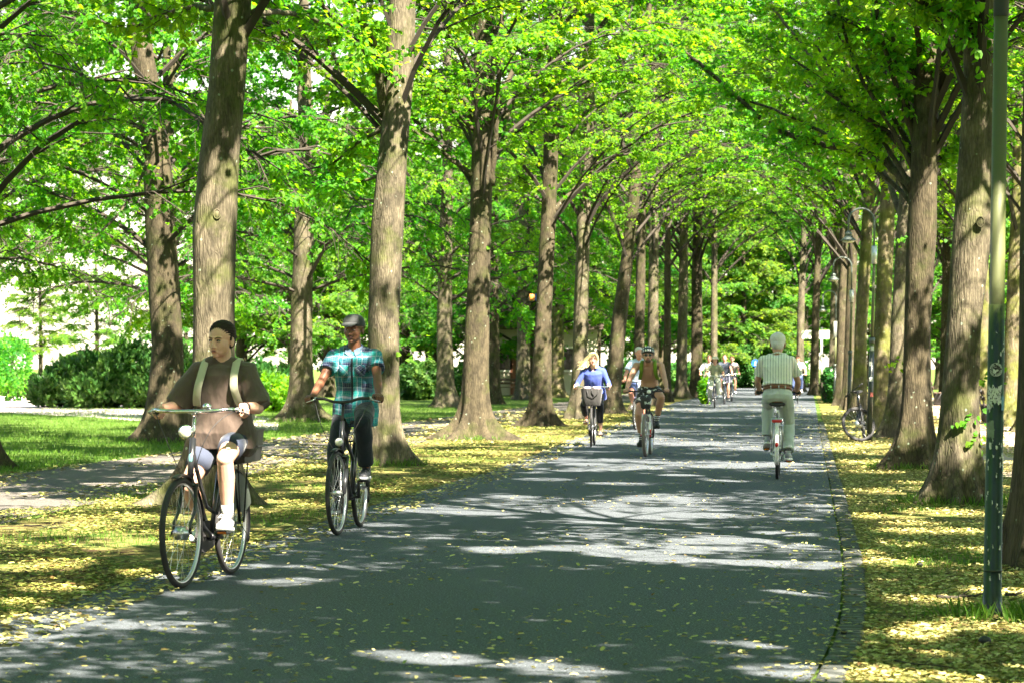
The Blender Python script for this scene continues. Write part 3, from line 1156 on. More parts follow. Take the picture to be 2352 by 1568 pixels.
    if hat == 'cap':
        def fn(q):
            q.lathe([(.094, .030), (.0965, .045), (.094, .070), (.083, .100), (.062, .120), (.034, .131), (.001, .134)], 28, (-.014, 0, .0))
        c = hb('cap', lambda q: fn(q), M['cap_grey'])
        hb('peak', lambda q: q.loft([(V(.045, 0, .052), .004, .072, Matrix(((0, 0, 1), (0, 1, 0), (1, 0, 0)))), (V(.085, 0, .054), .006, .070, Matrix(((0, 0, 1), (0, 1, 0), (1, 0, 0)))), (V(.125, 0, .040), .006, .060, Matrix(((0, 0, 1), (0, 1, 0), (1, 0, 0)))), (V(.155, 0, .024), .003, .036, Matrix(((0, 0, 1), (0, 1, 0), (1, 0, 0))))], 20, ex=2.5), M['cap_grey'], c)
    elif hat == 'helmet':
        h_ = hb('helmet', lambda q: (q.lathe([(.104, .030), (.108, .045), (.104, .085), (.085, .122), (.05, .142), (.001, .150)], 28, (-.012, 0, .0)), q.ell((.07, 0, .055), (.035, .07, .018), nu=16, nv=8)), M['helmet_b'])

        for k in (-2, -1, 0, 1, 2):
            y = k * .036
            rad = math.sqrt(max(.05, 1 - (y / .112) ** 2))
            pts = [(-.012 + .113 * rad * math.cos(R(10 + i * 19)), y, .042 + .111 * rad * math.sin(R(10 + i * 19))) for i in range(9)]
            for i in (0, 2, 4, 6):
                hb('helmet_panel', lambda q: q.tube(pts[i:i + 2], .011, 6), M['helmet_w'], h_)
        hb('chin_strap', lambda q: (q.tube([(.01, .082, .03), (.03, .074, -.04), (.05, .03, -.115), (.05, -.03, -.115), (.03, -.074, -.04), (.01, -.082, .03)], .004, 6)), M['black'], h_)
    elif hat == 'sunhat':
        hb('hat', lambda q: q.lathe([(.135, .048), (.145, .055), (.10, .068), (.098, .085), (.090, .125), (.05, .138), (.001, .14)], 28, (-.01, 0, .0)), M['straw'])
    # ---- clothes
    t = S.get('top')
    shirt = None
    if t:
        e = t.get('ease', .02)
        c = MB()
        hem = t.get('hem', .05)
        fl = t.get('flare', 0)
        J = lambda cc, a, w, f: (cc, (a * g + e) * s, (w * g + e) * s, f)
        bel = t.get('belly', 0)
        d0 = fr[0] @ V(0, 0, 1)
        stn = [J(p0 - d0 * hem * s + fr[0] @ V(bel * .3, 0, 0), .115 + fl, .160 + fl, fr[0]), J(p0 - d0 * (hem - .012) * s + fr[0] @ V(bel * .3, 0, 0), .120 + fl, .165 + fl, fr[0]),
                J(p0.lerp(p1, .2) + fr[0] @ V(bel, 0, 0), .12 + fl * .8, .165 + fl * .8, fr[0]), J(p0.lerp(p1, .6) + fr[0] @ V(bel, 0, 0), .112 + fl * .4, .152 + fl * .4, fr[1]),
                J(p1 + fr[1] @ V(bel * .6, 0, 0), .108, .145, fr[1]), J(p2, .118, .158, fr[2]), J(p3 - up3 * .03, .098, .155, fr[3]), J(p3 + up3 * .015, .062, .105, fr[3]), J(p3 + up3 * (.030 + t.get('neck', 0)), .04, .055, fr[3])]
        if hem < 0:
            h0 = stn[1][0]
            stn = stn[:2] + [q_ for q_ in stn[2:] if (q_[0] - h0).dot(d0) > .004]
            stn[0] = (stn[0][0], .106 * g * s + e * s, .148 * g * s + e * s, fr[1])
            stn[1] = (stn[1][0], .110 * g * s + e * s, .152 * g * s + e * s, fr[1])
        c.loft(stn, 32)
        c.caps(p3 + up3 * .005 + V(0, shw * .5, 0), (.05 + e * .6) * s, p3 + up3 * .005 - V(0, shw * .5, 0), (.05 + e * .6) * s, 14)
        for k in (1, -1):
            c.caps(p3 + up3 * .035 * s + V(-.01, k * .035, 0), (.036 + e * .5) * s, sh[k] - V(0, k * .035, -.008), (.042 + e * .5) * s, 12)
        sl = t.get('sleeve', .6)
        sr0, sr1 = t.get('sr', (.062, .066))
        for k in (1, -1):
            A, E, W = sh[k], el[k], wr[k]
            c.caps(A - V(0, k * .04, 0), (sr0) * s, A, sr0 * s, 14)
            if sl <= 1:
                c.tube([A, A.lerp(E, sl * .5), A.lerp(E, sl)], [sr0 * s, (sr0 + sr1) / 2 * s, sr1 * s], 18)
            else:
                q = E.lerp(W, sl - 1)
                c.tube([A, A.lerp(E, .5), E], [sr0 * s, (sr0 * .9) * s, sr1 * s], 16)
                c.caps(E, sr1 * s, E, sr1 * s, 14)
                c.tube([E, q], [sr1 * s, sr1 * .95 * s], 16)
        if t.get('drop'):     # loose cloth hanging at the sides and lap
            for pt, rad in t['drop']:
                c.ell(hip + Vector(pt) * s, tuple(r_ * s for r_ in rad), nu=18, nv=12)
        shirt = fobj(t.get('name', 'shirt'), c, t['mat'], root, max(vox * 1.3, .006), 3, wrinkle(t.get('wr', .005), 7, t.get('seed', 1)))
        if t.get('collar'):
            q = MB()
            cc = p3 + up3 * .045 * s
            f3 = fr[3]
            if t['collar'] == 'round':
                q.tube([cc + f3 @ V(math.cos(a) * .072 + .006, math.sin(a) * .078, -.012 - .022 * math.cos(a)) * s for a in [2 * PI * i / 20 for i in range(20)]], .0095 * s, 8, closed=True, up=(0, 0, 1))
                q.build('neckband', t['mat'], shirt)
            else:
                q.tube([cc + f3 @ V(math.cos(a) * .066 + .004, math.sin(a) * .068, .016 - .02 * math.cos(a)) * s for a in [2 * PI * (i + .5) / 20 for i in range(20)]][1:-1], .012 * s, 8, up=(0, 0, 1))
                for k in (1, -1):
                    vs = [cc + f3 @ V(*v) * s for v in ((.070, k * .012, -.006), (.052, k * .058, .010), (.082, k * .070, -.030), (.102, k * .030, -.058), (.096, k * .020, -.04))]
                    n3 = f3 @ V(.008, 0, .006) * s
                    q.add(vs + [v + n3 for v in vs], [(0, 1, 2, 3, 4), (9, 8, 7, 6, 5), (0, 5, 6, 1), (1, 6, 7, 2), (2, 7, 8, 3), (3, 8, 9, 4), (4, 9, 5, 0)])
                q.build('collar', t.get('cmat', t['mat']), shirt, smooth=False)
        if t.get('placket'):
            q = MB()
            pts = []
            for c_, a_, f_ in ((p3 - up3 * .02 * s, .098, fr[3]), (p2, .118, fr[2]), (p1, .110, fr[1]), (p0.lerp(p1, .4), .116, fr[1]), (p0, .124, fr[0])):
                pts.append(c_ + f_ @ V((a_ * g + e) * s + .001, 0, 0))
            q.tube(pts, .009 * s, 6, sq=.3, up=(1, 0, 0))
            q.build('placket', t['placket'], shirt)
        if t.get('pockets'):
            for k in (1, -1):
                q = MB()
                q.box(p2 + fr[2] @ V((.118 * g + e) * s - .006, k * .072 * s, .01), (.012, .042 * s, .048 * s), fr[2] @ Matrix.Rotation(k * R(22), 3, 'Z'), bev=.004)
                q.build('pocket', t['pockets'], shirt)
    bt = S.get('bottom')
    if bt:
        c = MB()
        e = bt.get('ease', .012)
        J = lambda cc, a, w, f: (cc, (a * g + e) * s, (w * g + e) * s, f)
        d0 = fr[0] @ V(0, 0, 1)
        tp = p0.lerp(p1, bt.get('rise', .55))
        c.loft([J(p0 - d0 * .085 * s, .07, .10, fr[0]), J(p0 - d0 * .05 * s, .105, .145, fr[0]), J(p0, .118, .168, fr[0]), J(p0.lerp(p1, .3), .110, .155, fr[0]), J(tp, .102, .145, fr[1])], 28)
        ln = bt.get('len', 2.)
        r0, r1, r2 = bt.get('r', (.098, .072, .062))
        for k in (1, -1):
            H_, K, A = hj[k], kn[k], an[k]
            c.caps(H_, r0 * s * g, H_.lerp(K, .3), r0 * .97 * s * g, 16)
            if ln <= 1:
                c.tube([H_, H_.lerp(K, ln * .5), H_.lerp(K, ln)], [r0 * s * g, (r0 * .5 + r1 * .5) * s * g, r1 * s], 18)
            else:
                c.tube([H_, H_.lerp(K, .5), K], [r0 * s * g, (r0 + r1) / 2 * s * g, r1 * s], 18)
                c.caps(K, r1 * s, K, r1 * s, 16)
                q = K.lerp(A, ln - 1)
                c.tube([K, K.lerp(q, .5), q], [r1 * s, (r1 + r2) / 2 * s, r2 * s], 18)
        bo = fobj(bt.get('name', 'trousers'), c, bt['mat'], root, max(vox * 1.3, .006), 3, wrinkle(bt.get('wr', .004), 9, 3))
        if bt.get('panel'):
            for k in (1, -1):
                q = MB()
                H_, K = hj[k], kn[k]
                q.tube([H_.lerp(K, ln * .58), H_.lerp(K, ln * 1.01)], [(r0 * .45 + r1 * .6) * s, (r1 + .004) * s], 20)
                q.build('leg_panel', bt['panel'], bo)
        if bt.get('belt'):
            q = MB()
            cc = tp - (fr[1] @ V(0, 0, .018)) * s
            q.loft([(cc, (.104 * g + e + .012) * s, (.148 * g + e + .012) * s, fr[1]), (cc + fr[1] @ V(0, 0, .034) * s, (.102 * g + e + .012) * s, (.145 * g + e + .012) * s, fr[1])], 32)
            q.build('belt', bt['belt'], bo)
            for y in (-.10, -.02, .08):
                q = MB()
                q.box(cc + fr[1] @ V(-(.118 * g + e) * s * math.sqrt(max(.1, 1 - (abs(y) / .17) ** 2.4)) - .004, y, .015), (.004, .006, .024), fr[1])
                q.build('belt_loop', bt['mat'], bo)
    shs = S.get('shoe')
    if shs:
        for k in (1, -1):
            o, Rf = so[k]
            c = MB()
            c.M = Matrix.Translation(o) @ Rf.to_4x4() @ Matrix.Scale(s, 4)
            if shs.get('sandal'):
                c.box((.06, 0, .008), (.13, .042, .009), bev=.008)
                c.tube([(.10, -.042, .01), (.09, 0, .058), (.10, .042, .01)], .012, 8)
            else:
                c.ell((-.02, 0, .055), (.050, .040, .045), nu=18, nv=12)
                c.caps((-.01, 0, .060), .040, (.05, 0, .052), .040, 14)
                c.ell((.085, 0, .040), (.080, .044, .030), nu=20, nv=12)
                c.ell((.14, 0, .030), (.052, .044, .022), nu=18, nv=12)
                c.lathe([(.036, .07), (.040, .10), (.038, .112)], 18, (-.012, 0, 0))
            if shs.get('sandal'):
                ob = c.build('shoe', shs['mat'], root)
            else:
                ob = fobj('shoe', c, shs['mat'], root, max(.005, vox), 2)
                q = MB()
                q.M = Matrix.Translation(o) @ Rf.to_4x4() @ Matrix.Scale(s, 4)
                q.loft([(V(.062, 0, -.004), .132, .045, Matrix.Identity(3)), (V(.062, 0, .006), .140, .050, Matrix.Identity(3)), (V(.062, 0, .024), .134, .046, Matrix.Identity(3))], 24, ex=2.8)
                q.build('sole', shs.get('sole', M['white_shoe']), ob)
                if shs.get('lace'):
                    q = MB()
                    q.M = Matrix.Translation(o) @ Rf.to_4x4() @ Matrix.Scale(s, 4)
                    for i in range(4):
                        x = .04 + i * .022
                        z = .094 - i * .011
                        q.tube([(x, -.026, z - .014), (x + .006, 0, z), (x, .026, z - .014)], .0034, 6)
                    q.tube([(.045, 0, .096), (.07, .03, .115), (.10, .045, .09), (.08, .03, .075), (.05, .008, .093)], .003, 6)
                    q.tube([(.045, 0, .096), (.06, -.03, .11), (.09, -.045, .085), (.05, -.008, .093)], .003, 6)
                    q.build('lace', shs['lace'], ob)
        if shs.get('sock'):
            for k in (1, -1):
                q = MB()
                A = an[k]
                d = (kn[k] - A).normalized()
                q.tube([A - d * .02, A + d * .03, A + d * shs.get('sockh', .10) * s], [.044 * s, .041 * s, .044 * s], 16)
                q.build('sock', shs['sock'], root)
    if S.get('watch'):
        k = S['watch']
        q = MB()
        d = (el[k] - wr[k]).normalized()
        q.tube([wr[k] + d * .012, wr[k] + d * .040], .032 * s, 14)
        q.build('watch', M['black'], root)
    return root, dict(p0=p0, p1=p1, p2=p2, p3=p3, fr=fr, sh=sh, up3=up3, hc=hc, s=s, g=g, kn=kn, wr=wr, el=el)


def strap_pts(D, k, e, y0=.085, low=.35):
    """shoulder strap path over the chest: from behind the shoulder, over it, down to the side"""
    s, g = D['s'], D['g']
    fr, p1, p2, p3 = D['fr'], D['p1'], D['p2'], D['p3']
    a2 = (.118 * g + e) * s
    return [p3 + fr[3] @ V(-.10, k * y0, -.06) * s, p3 + fr[3] @ V(-.06, k * y0, .035) * s, p3 + fr[3] @ V(.0, k * (y0 + .002), .058) * s, p3 + fr[3] @ V(.06, k * (y0 + .008), .035) * s,
            p3 + fr[3] @ V(.105 + e * .5, k * (y0 + .012), -.03) * s, p2 + fr[2] @ V(a2 + .006, k * (y0 + .018), .03), p2 + fr[2] @ V(a2 * .98, k * (y0 + .032), -.04),
            p1.lerp(p2, low) + fr[1] @ V(a2 * .78, k * (y0 + .045), 0)]


def backpack(label, loc, rz, D, mstrap, mbag, e=.03, group=None, wide=.022, y0=.085, size=(.08, .12, .19)):
    r = thing('backpack', label, 'backpack', loc, rz, group)
    q = MB()
    c = D['p2'] + D['fr'][2] @ V(-.12 * D['g'] - e - size[0], 0, -.08) * D['s']
    I = D['fr'][2]
    q.loft([(c + I @ V(0, 0, -size[2]), size[0] * .8, size[1] * .85, I), (c + I @ V(0, 0, -size[2] * .9), size[0], size[1], I), (c + I @ V(0, 0, size[2] * .6), size[0] * .9, size[1], I), (c + I @ V(0, 0, size[2]), size[0] * .5, size[1] * .7, I)], 24, ex=3.5)
    q.build('pack_body', mbag, r)
    for k in (1, -1):
        q = MB()
        q.tube(strap_pts(D, k, e, y0), wide, 10, sq=.22, up=V(0, 0, 1))
        # flat side must face the body: rebuild with a guided ribbon
        q = MB()
        pts = [Vector(p) for p in strap_pts(D, k, e, y0)]
        fine = []
        for i in range(len(pts) - 1):
            P0, P1, P2, P3 = pts[max(i - 1, 0)], pts[i], pts[i + 1], pts[min(i + 2, len(pts) - 1)]
            for j in range(4):
                t = j / 4
                fine.append(.5 * ((2 * P1) + (P2 - P0) * t + (2 * P0 - 5 * P1 + 4 * P2 - P3) * t * t + (3 * P1 - P0 - 3 * P2 + P3) * t ** 3))
        fine.append(pts[-1])
        vs, fs = [], []
        for i, p in enumerate(fine):
            tt = (fine[min(i + 1, len(fine) - 1)] - fine[max(i - 1, 0)]).normalized()
            side = V(0, 1, 0)
            side = (side - tt * side.dot(tt)).normalized()
            nn = tt.cross(side).normalized() * .007
            for a, b_ in ((-1, -1), (-1.1, 0), (-1, 1), (1, 1), (1.1, 0), (1, -1)):
                vs.append(p + side * wide * a + nn * b_)
        for i in range(len(fine) - 1):
            for j in range(6):
                fs.append((i * 6 + j, i * 6 + (j + 1) % 6, (i + 1) * 6 + (j + 1) % 6, (i + 1) * 6 + j))
        fs += [tuple(range(6))[::-1], tuple((len(fine) - 1) * 6 + j for j in range(6))]
        q.add(vs, fs)
        q.build('strap', mstrap, r)
    return r
# ---------------------------------------------------------------- the riders on the road
def pose(front, d, back=.60):
    """front: where the front tyre touches; d: unit heading"""
    o = front - d * back
    return V(o.x, o.y, 0), math.atan2(d.y, d.x)


def hd(x, y):
    return V(x, y, 0).normalized()


# 1 woman in brown on a black step-through bicycle
loc, rz = pose(G(418, 1350), hd(-.185, -1.0))
b1, B = bike('black step-through city bicycle with chrome handlebar, round headlight and black crate on its rear rack', 'dutch', loc, rz,
             M['black_paint'], steer=R(-3), crank=R(14), ex={'badge', 'drum', 'cables', 'bell', 'fenders', 'rack', 'crate', 'guard', 'coatguard', 'headlight', 'lhigh', 'reflectors', 'springs'},
             barz=1.115, sadz=.86)
_, D = person('woman in an oversized brown T-shirt, blue-grey cycling shorts and white trainers riding the step-through bicycle', loc, rz, B,
              dict(s=.96, girth=1.02, limb=1.05, vox=.0036, lean=.13, hipy=.045, nose=.85, cheek=.75, skin=M['skin_pale'], hair=M['hair_dark'], hairdo='pulled', yaw=-16, hp=4, roll=-2, look=-.004, frown=.003, lashes=1,
                   hs=1.0, headoff=(0, 0, -.005), elb=-.6, elo=.42, kno=.10, toe=3, pitch={1: -6, -1: 6}, hipx=.05,
                   top=dict(mat=M['tee_brown'], ease=.038, hem=.09, flare=.03, belly=.03, sleeve=.97, sr=(.074, .098), wr=.011, seed=2, collar='round',
                            drop=[((.10, .0, -.02), (.09, .19, .075)), ((-.05, .15, -.05), (.13, .07, .10)), ((-.05, -.15, -.05), (.13, .07, .10))]),
                   bottom=dict(mat=M['shorts_blue'], len=.66, r=(.100, .082, .06), ease=.008, wr=.002, name='cycling_shorts', panel=M['shorts_panel']),
                   shoe=dict(mat=M['white_shoe'], sole=M['white_shoe'], sock=M['grey_sock'], lace=M['white_shoe']), watch=1))
backpack('beige-strapped backpack worn by the woman in the brown T-shirt', loc, rz, D, M['strap'], M['strap'], e=.062, wide=.024, y0=.105)

# 2 man in plaid shirt and cap
loc, rz = pose(G(775, 1228), hd(-.115, -1.0))
b2, B = bike('black city bicycle with a small round headlight ridden by the man in the plaid shirt', 'city', loc, rz,
             M['black_paint'], steer=R(-3), crank=R(58), ex={'cables', 'fenders', 'headlight', 'silverlever', 'decal', 'susp', 'rack', 'rear'}, barz=1.12, sadz=.95,
             bar_mat=M['black_matt'])
_, D2 = person('man in a dark grey cap and teal plaid short-sleeved shirt riding a black city bicycle', loc, rz, B,
               dict(s=1.0, girth=1.0, vox=.0036, lean=.10, skin=M['skin_dark'], hair=M['black'], hairdo=None, hat='cap', yaw=-10, hp=0, roll=0, moustache=1, lip=M['lip_dark'], nose=1.15, jaw=.95,
                    elb=-.25, elo=.5, kno=.10, toe=3, pitch={1: 0, -1: 8}, headoff=(0, 0, .01), hipx=.0, look=-.003,
                    top=dict(mat=M['plaid'], ease=.022, hem=.16, flare=.012, sleeve=.62, sr=(.070, .078), wr=.007, seed=5, collar='shirt', cmat=M['collar_blue'], placket=M['jeans_dark'], pockets=M['plaid_bias']),
                    bottom=dict(mat=M['jeans_dark'], len=1.93, r=(.098, .078, .066), wr=.007),
                    shoe=dict(mat=M['dark_shoe'], sole=M['sole_grey'], lace=M['dark_shoe'])))

# 3 old man seen from behind
rear = G(1785, 1100)
d = hd(.125, 1.0)
loc = rear + d * .455
loc.z = 0
rz = math.atan2(d.y, d.x)
b3, B = bike('silver touring bicycle with red rear light and rack seen from behind under the white-haired man', 'city', loc, rz,
             M['silver_paint'], crank=R(24), ex={'fenders', 'rack', 'rearlight', 'reflectors', 'silver', 'springs', 'cables'}, barz=1.06, sadz=.94, rackmat=M['white_paint'], bar_mat=M['black_matt'], barw=.82)
_, D3 = person('white-haired man in a striped white shirt and stone trousers riding away from the camera', loc, rz, B,
               dict(s=1.02, girth=1.02, shw=.165, vox=.005, lean=.30, skin=M['skin_tan'], hair=M['hair_white'], hairdo='short', face=True, hp=14, hs=1.1, elb=-.6, elo=.55, kno=.05, toe=4, pitch={1: 22, -1: 2}, watch=1, headoff=(.03, 0, -.015),
                    top=dict(mat=M['stripe_shirt'], ease=.030, hem=-.118, flare=.004, sleeve=.70, sr=(.070, .080), wr=.008, seed=3, collar='round'),
                    bottom=dict(mat=M['stone_trouser'], len=1.94, r=(.104, .082, .072), ease=.014, rise=.52, belt=M['leather'], wr=.008),
                    shoe=dict(mat=M['sole_grey'], sole=M['white_shoe'], sock=M['dark_shoe'])))

# 4 blonde woman
loc, rz = pose(G(1358, 1025), hd(-.085, -1.0))
b4, B = bike('dark city bicycle with a black front basket and glowing headlamp ridden by the blonde woman', 'dutch', loc, rz,
             M['black_matt'], steer=R(2), crank=R(-35), ex={'basket', 'headlight', 'fenders', 'reflectors', 'rack', 'guard'}, barz=1.03, sadz=.84, lamp='lit')
person('blonde woman in a blue blouse and black trousers riding with a front basket', loc, rz, B,
       dict(s=.95, girth=1.03, vox=.006, lean=.42, skin=M['skin_pale'], hair=M['hair_blond'], hairdo='blond', yaw=6, hp=-4, brow=M['hair_brown'], elb=-.5, elo=.4,
            top=dict(mat=M['blue_blouse'], ease=.032, hem=.12, flare=.03, sleeve=1.55, sr=(.062, .047), wr=.007, seed=8, neck=-.02, name='blouse'),
            bottom=dict(mat=M['black_trouser'], len=1.72, r=(.095, .068, .058)),
            shoe=dict(mat=mat('pale_sandal', (.45, .40, .36), .6), sandal=1)))

# 5 shirtless man with helmet
loc, rz = pose(G(1483, 1048), hd(-.13, -1.0))
b5, B = bike('white-forked mountain bicycle with red brake parts and a printed handlebar bag', 'mtb', loc, rz,
             M['black_paint'], steer=R(-2), crank=R(60), ex={'frontbag', 'headlight', 'lbar'}, barz=1.0, sadz=.93, fork_mat=M['white_paint'], bar_mat=M['black_matt'], lean=0,
             tyre=mat('dusty_tyre', (.16, .14, .12), .8))
_, D5 = person('bare-chested man in a black and white helmet and sunglasses on the mountain bicycle', loc, rz, B,
               dict(s=.98, girth=.98, vox=.0055, lean=.52, skin=M['skin_tan'], hair=M['hair_brown'], hairdo='short', hat='helmet', glasses=1, stubble=1, hp=-10, yaw=4, elb=-.1, elo=.8, kno=.35, shw=.195, limb=1.12, headoff=(.03, 0, -.045), toe=10,
                    bottom=dict(mat=M['leopard'], len=.60, r=(.100, .088, .06), name='print_shorts'),
                    shoe=dict(mat=M['dark_shoe'], sole=M['rubber'], sock=stripemat('striped_sock', (.6, .6, .6), (.02, .02, .02), .03, .5, 2), sockh=.12)))
backpack('olive green backpack with chest straps worn by the bare-chested man', loc, rz, D5, M['olive_strap'], M['olive_strap'], e=.004, wide=.026, y0=.10, size=(.08, .12, .18))

# 6 grey-haired man riding just behind him
loc, rz = pose(G(1460, 986.5), hd(-.16, -1.0))
b6, B = bike('lilac grey city bicycle half hidden behind the mountain bicycle', 'city', loc, rz,
             M['violet_paint'], steer=R(-3), crank=R(-60), ex={'fenders', 'rack'}, barz=1.06, sadz=.92, fine=False, bar_mat=M['black_matt'])
person('grey-haired man in a light blue shirt and navy shorts half hidden behind the helmeted rider', loc, rz, B,
       dict(s=1.02, girth=1.08, vox=.007, lean=.16, skin=M['skin_red'], hair=M['hair_grey'], hairdo='short', yaw=22, headoff=(.02, -.0, 0), elb=-.3, elo=.9,
            top=dict(mat=M['lightblue_shirt'], ease=.028, hem=.10, flare=.015, sleeve=.75, sr=(.072, .085), collar='shirt', wr=.005),
            bottom=dict(mat=M['navy_short'], len=.80, r=(.105, .09, .06), name='shorts'),
            shoe=dict(mat=M['white_shoe'], sole=M['white_shoe'], sock=M['white_shirt'], sockh=.07)))

# 7-10 riders far down the avenue
far = [
    (G(1641, 936.7), hd(-.10, -1), dict(label='woman in a straw sun hat, olive top and cream trousers riding far down the avenue', bl='dark bicycle with pale handlebar under the woman in the sun hat', style='dutch', cr=20,
     s=.94, hair=M['hair_dark'], hairdo='long', hat='sunhat', skin=M['skin_tan'], lean=.10, top=dict(mat=M['olive_top'], ease=.025, sleeve=.9, sr=(.07, .075), hem=.08, flare=.02), bottom=dict(mat=M['cream_trouser'], len=1.95, r=(.098, .085, .085)), shoe=dict(mat=M['white_shoe']))),
    (G(1663, 927.5), hd(-.12, -1), dict(label='man in a slate blue T-shirt and grey shorts riding far down the avenue', bl='bicycle with a bright round lamp under the man in the slate T-shirt', style='city', cr=-70,
     s=1.0, hair=M['hair_brown'], hairdo='short', skin=M['skin_red'], lean=.12, top=dict(mat=M['slate_tee'], ease=.022, sleeve=.55, sr=(.07, .078), hem=.08), bottom=dict(mat=M['grey_short'], len=.8, r=(.10, .09, .06), name='shorts'), shoe=dict(mat=M['dark_shoe']))),
    (G(1627, 927.5), hd(-.12, -1), dict(label='rider in white shirt and dark trousers half hidden behind the sun-hatted woman', bl='dark bicycle half hidden behind the sun-hatted rider', style='city', cr=-80,
     s=1.0, hair=M['hair_brown'], hairdo='short', skin=M['skin_red'], lean=.35, top=dict(mat=M['white_shirt'], ease=.03, sleeve=.9, sr=(.075, .08), hem=.08, flare=.02), bottom=dict(mat=M['black_trouser'], len=1.9), shoe=dict(mat=M['dark_shoe']))),
    (G(1680, 921.0), hd(-.12, -1), dict(label='rider in a pale checked top partly hidden behind the man in the slate T-shirt', bl='dark bicycle of the farthest rider in the group', style='city', cr=10,
     s=.97, hair=M['hair_brown'], hairdo='short', skin=M['skin_red'], lean=.2, top=dict(mat=M['camel'], ease=.025, sleeve=.7, sr=(.07, .078), hem=.06), bottom=dict(mat=M['slate_tee'], len=.8, r=(.10, .09, .06), name='shorts'), shoe=dict(mat=M['white_shoe']))),
    (G(1832, 926.0), hd(-.12, -1), dict(label='oncoming rider in a white top almost hidden behind the white-haired man', bl='bicycle of the oncoming rider behind the white-haired man', style='city', cr=40,
     s=1.0, hair=M['hair_brown'], hairdo='short', skin=M['skin_red'], lean=.25, top=dict(mat=M['white_shirt'], ease=.025, sleeve=.7, sr=(.07, .078), hem=.06), bottom=dict(mat=M['navy_short'], len=1.9), shoe=dict(mat=M['white_shoe']))),
]
for k, (f_, d_, q) in enumerate(far):
    loc, rz = pose(f_, d_)
    o, B = bike(q.pop('bl'), q.pop('style'), loc, rz, M['darkblue_paint'], crank=R(q.pop('cr')), ex={'fenders', 'headlight', 'nolever'} | ({'basket0'} if k == 0 else set()), barz=1.06, sadz=.86 if k == 0 else .92, fine=False,
                bar_mat=M['alu'])
    lab = q.pop('label')
    q.update(vox=.009, elb=-.3, elo=.9)
    person(lab, loc, rz, B, q)

# bicycle leaning at the second lamp post
pb, B = bike('black road bicycle parked against the sticker-covered lamp post beside the right-hand trees', 'mtb', G(1984, 1011), R(-100), M['black_paint'], steer=R(-62), crank=R(-30), ex={'plain'}, barz=.96, sadz=.93,
             bar_mat=M['black_matt'], rim=M['black_matt'])
pb.rotation_euler = (R(7), 0, R(-100))
# ---------------------------------------------------------------- ground, road, paths
def gmat_lawn():
    m = N('lawn_turf')
    o = m.obj()
    a = m.noise(o, .35, 4)
    b = m.noise(o, 9, 5, .7)
    c = m.noise(o, 60, 3, .7)
    col = m.mix(m.ramp(a, [(.35, (0, 0, 0)), (.65, (1, 1, 1))]), (.050, .115, .014), (.085, .16, .02))
    col = m.mix(m.math('MULTIPLY', b, .8), col, (.10, .14, .03))
    col = m.mix(m.ramp(c, [(.5, (0, 0, 0)), (.7, (1, 1, 1))]), col, (.03, .055, .012))
    return m.done(m.bsdf(Base_Color=col, Roughness=.9, Specular_IOR_Level=.15, Normal=m.bump(m.math('ADD', b, c), .8, .03)))


def gmat_soil():
    m = N('verge_soil')
    o = m.obj()
    a = m.noise(o, .8, 5, .6)
    b = m.noise(o, 22, 5, .7)
    c = m.noise(o, 90, 3, .7)
    soil = m.mix(b, (.022, .015, .010), (.10, .060, .034))
    gr = m.mix(c, (.03, .07, .012), (.09, .16, .03))
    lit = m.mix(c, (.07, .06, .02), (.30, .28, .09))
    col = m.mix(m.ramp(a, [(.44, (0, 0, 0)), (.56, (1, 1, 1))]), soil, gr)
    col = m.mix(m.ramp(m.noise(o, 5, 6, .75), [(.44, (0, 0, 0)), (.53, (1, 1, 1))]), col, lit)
    return m.done(m.bsdf(Base_Color=col, Roughness=.95, Specular_IOR_Level=.1, Normal=m.bump(m.math('ADD', b, c), .9, .03)))


def gmat_asphalt(name, c0, c1, leafy=0.):
    m = N(name)
    o = m.obj()
    a = m.noise(o, .6, 4)
    b = m.noise(o, 75, 4, .85)
    d = m.n('TexVoronoi', {'Vector': o, 'Scale': 60}).outputs[0]
    col = m.mix(a, c0, c1)
    col = m.mix(m.ramp(b, [(.53, (0, 0, 0)), (.61, (1, 1, 1))]), col, tuple(c * 3.6 for c in c1))
    col = m.mix(m.ramp(d, [(.16, (1, 1, 1)), (.34, (0, 0, 0))]), col, tuple(c * .35 for c in c0))
    st = m.ramp(m.noise(m.obj((1, .25, 1)), 1.7, 5, .7), [(.52, (0, 0, 0)), (.72, (1, 1, 1))])
    col = m.mix(m.math('MULTIPLY', st, .35), col, tuple(c * 1.5 for c in c1))
    if leafy:
        k = m.ramp(m.noise(o, 13, 6, .8), [(.62 - leafy, (0, 0, 0)), (.66 - leafy, (1, 1, 1))])
        col = m.mix(k, col, (.30, .27, .09))
    return m.done(m.bsdf(Base_Color=col, Roughness=.82, Specular_IOR_Level=.3, Normal=m.bump(m.math('ADD', b, d), .5, .006)))


M['lawn'] = gmat_lawn()
M['soil'] = gmat_soil()
M['asphalt'] = gmat_asphalt('asphalt', (.036, .043, .053), (.048, .056, .065))
M['asphalt_old'] = gmat_asphalt('old_path_asphalt', (.052, .048, .044), (.070, .064, .058))
M['sand'] = mat('sandy_path', (.36, .28, .21), .95, var=.25, vs=3, bump=.5, bs=40)
M['sett'] = mat('grey_setts', (.060, .066, .064), .85, var=.35, vs=6, bump=.5, bs=60)

# measured edges: (Y, X)
def edge(px):
    pts = sorted((G(x, y).y, G(x, y).x) for x, y in px)
    return np.array(pts)


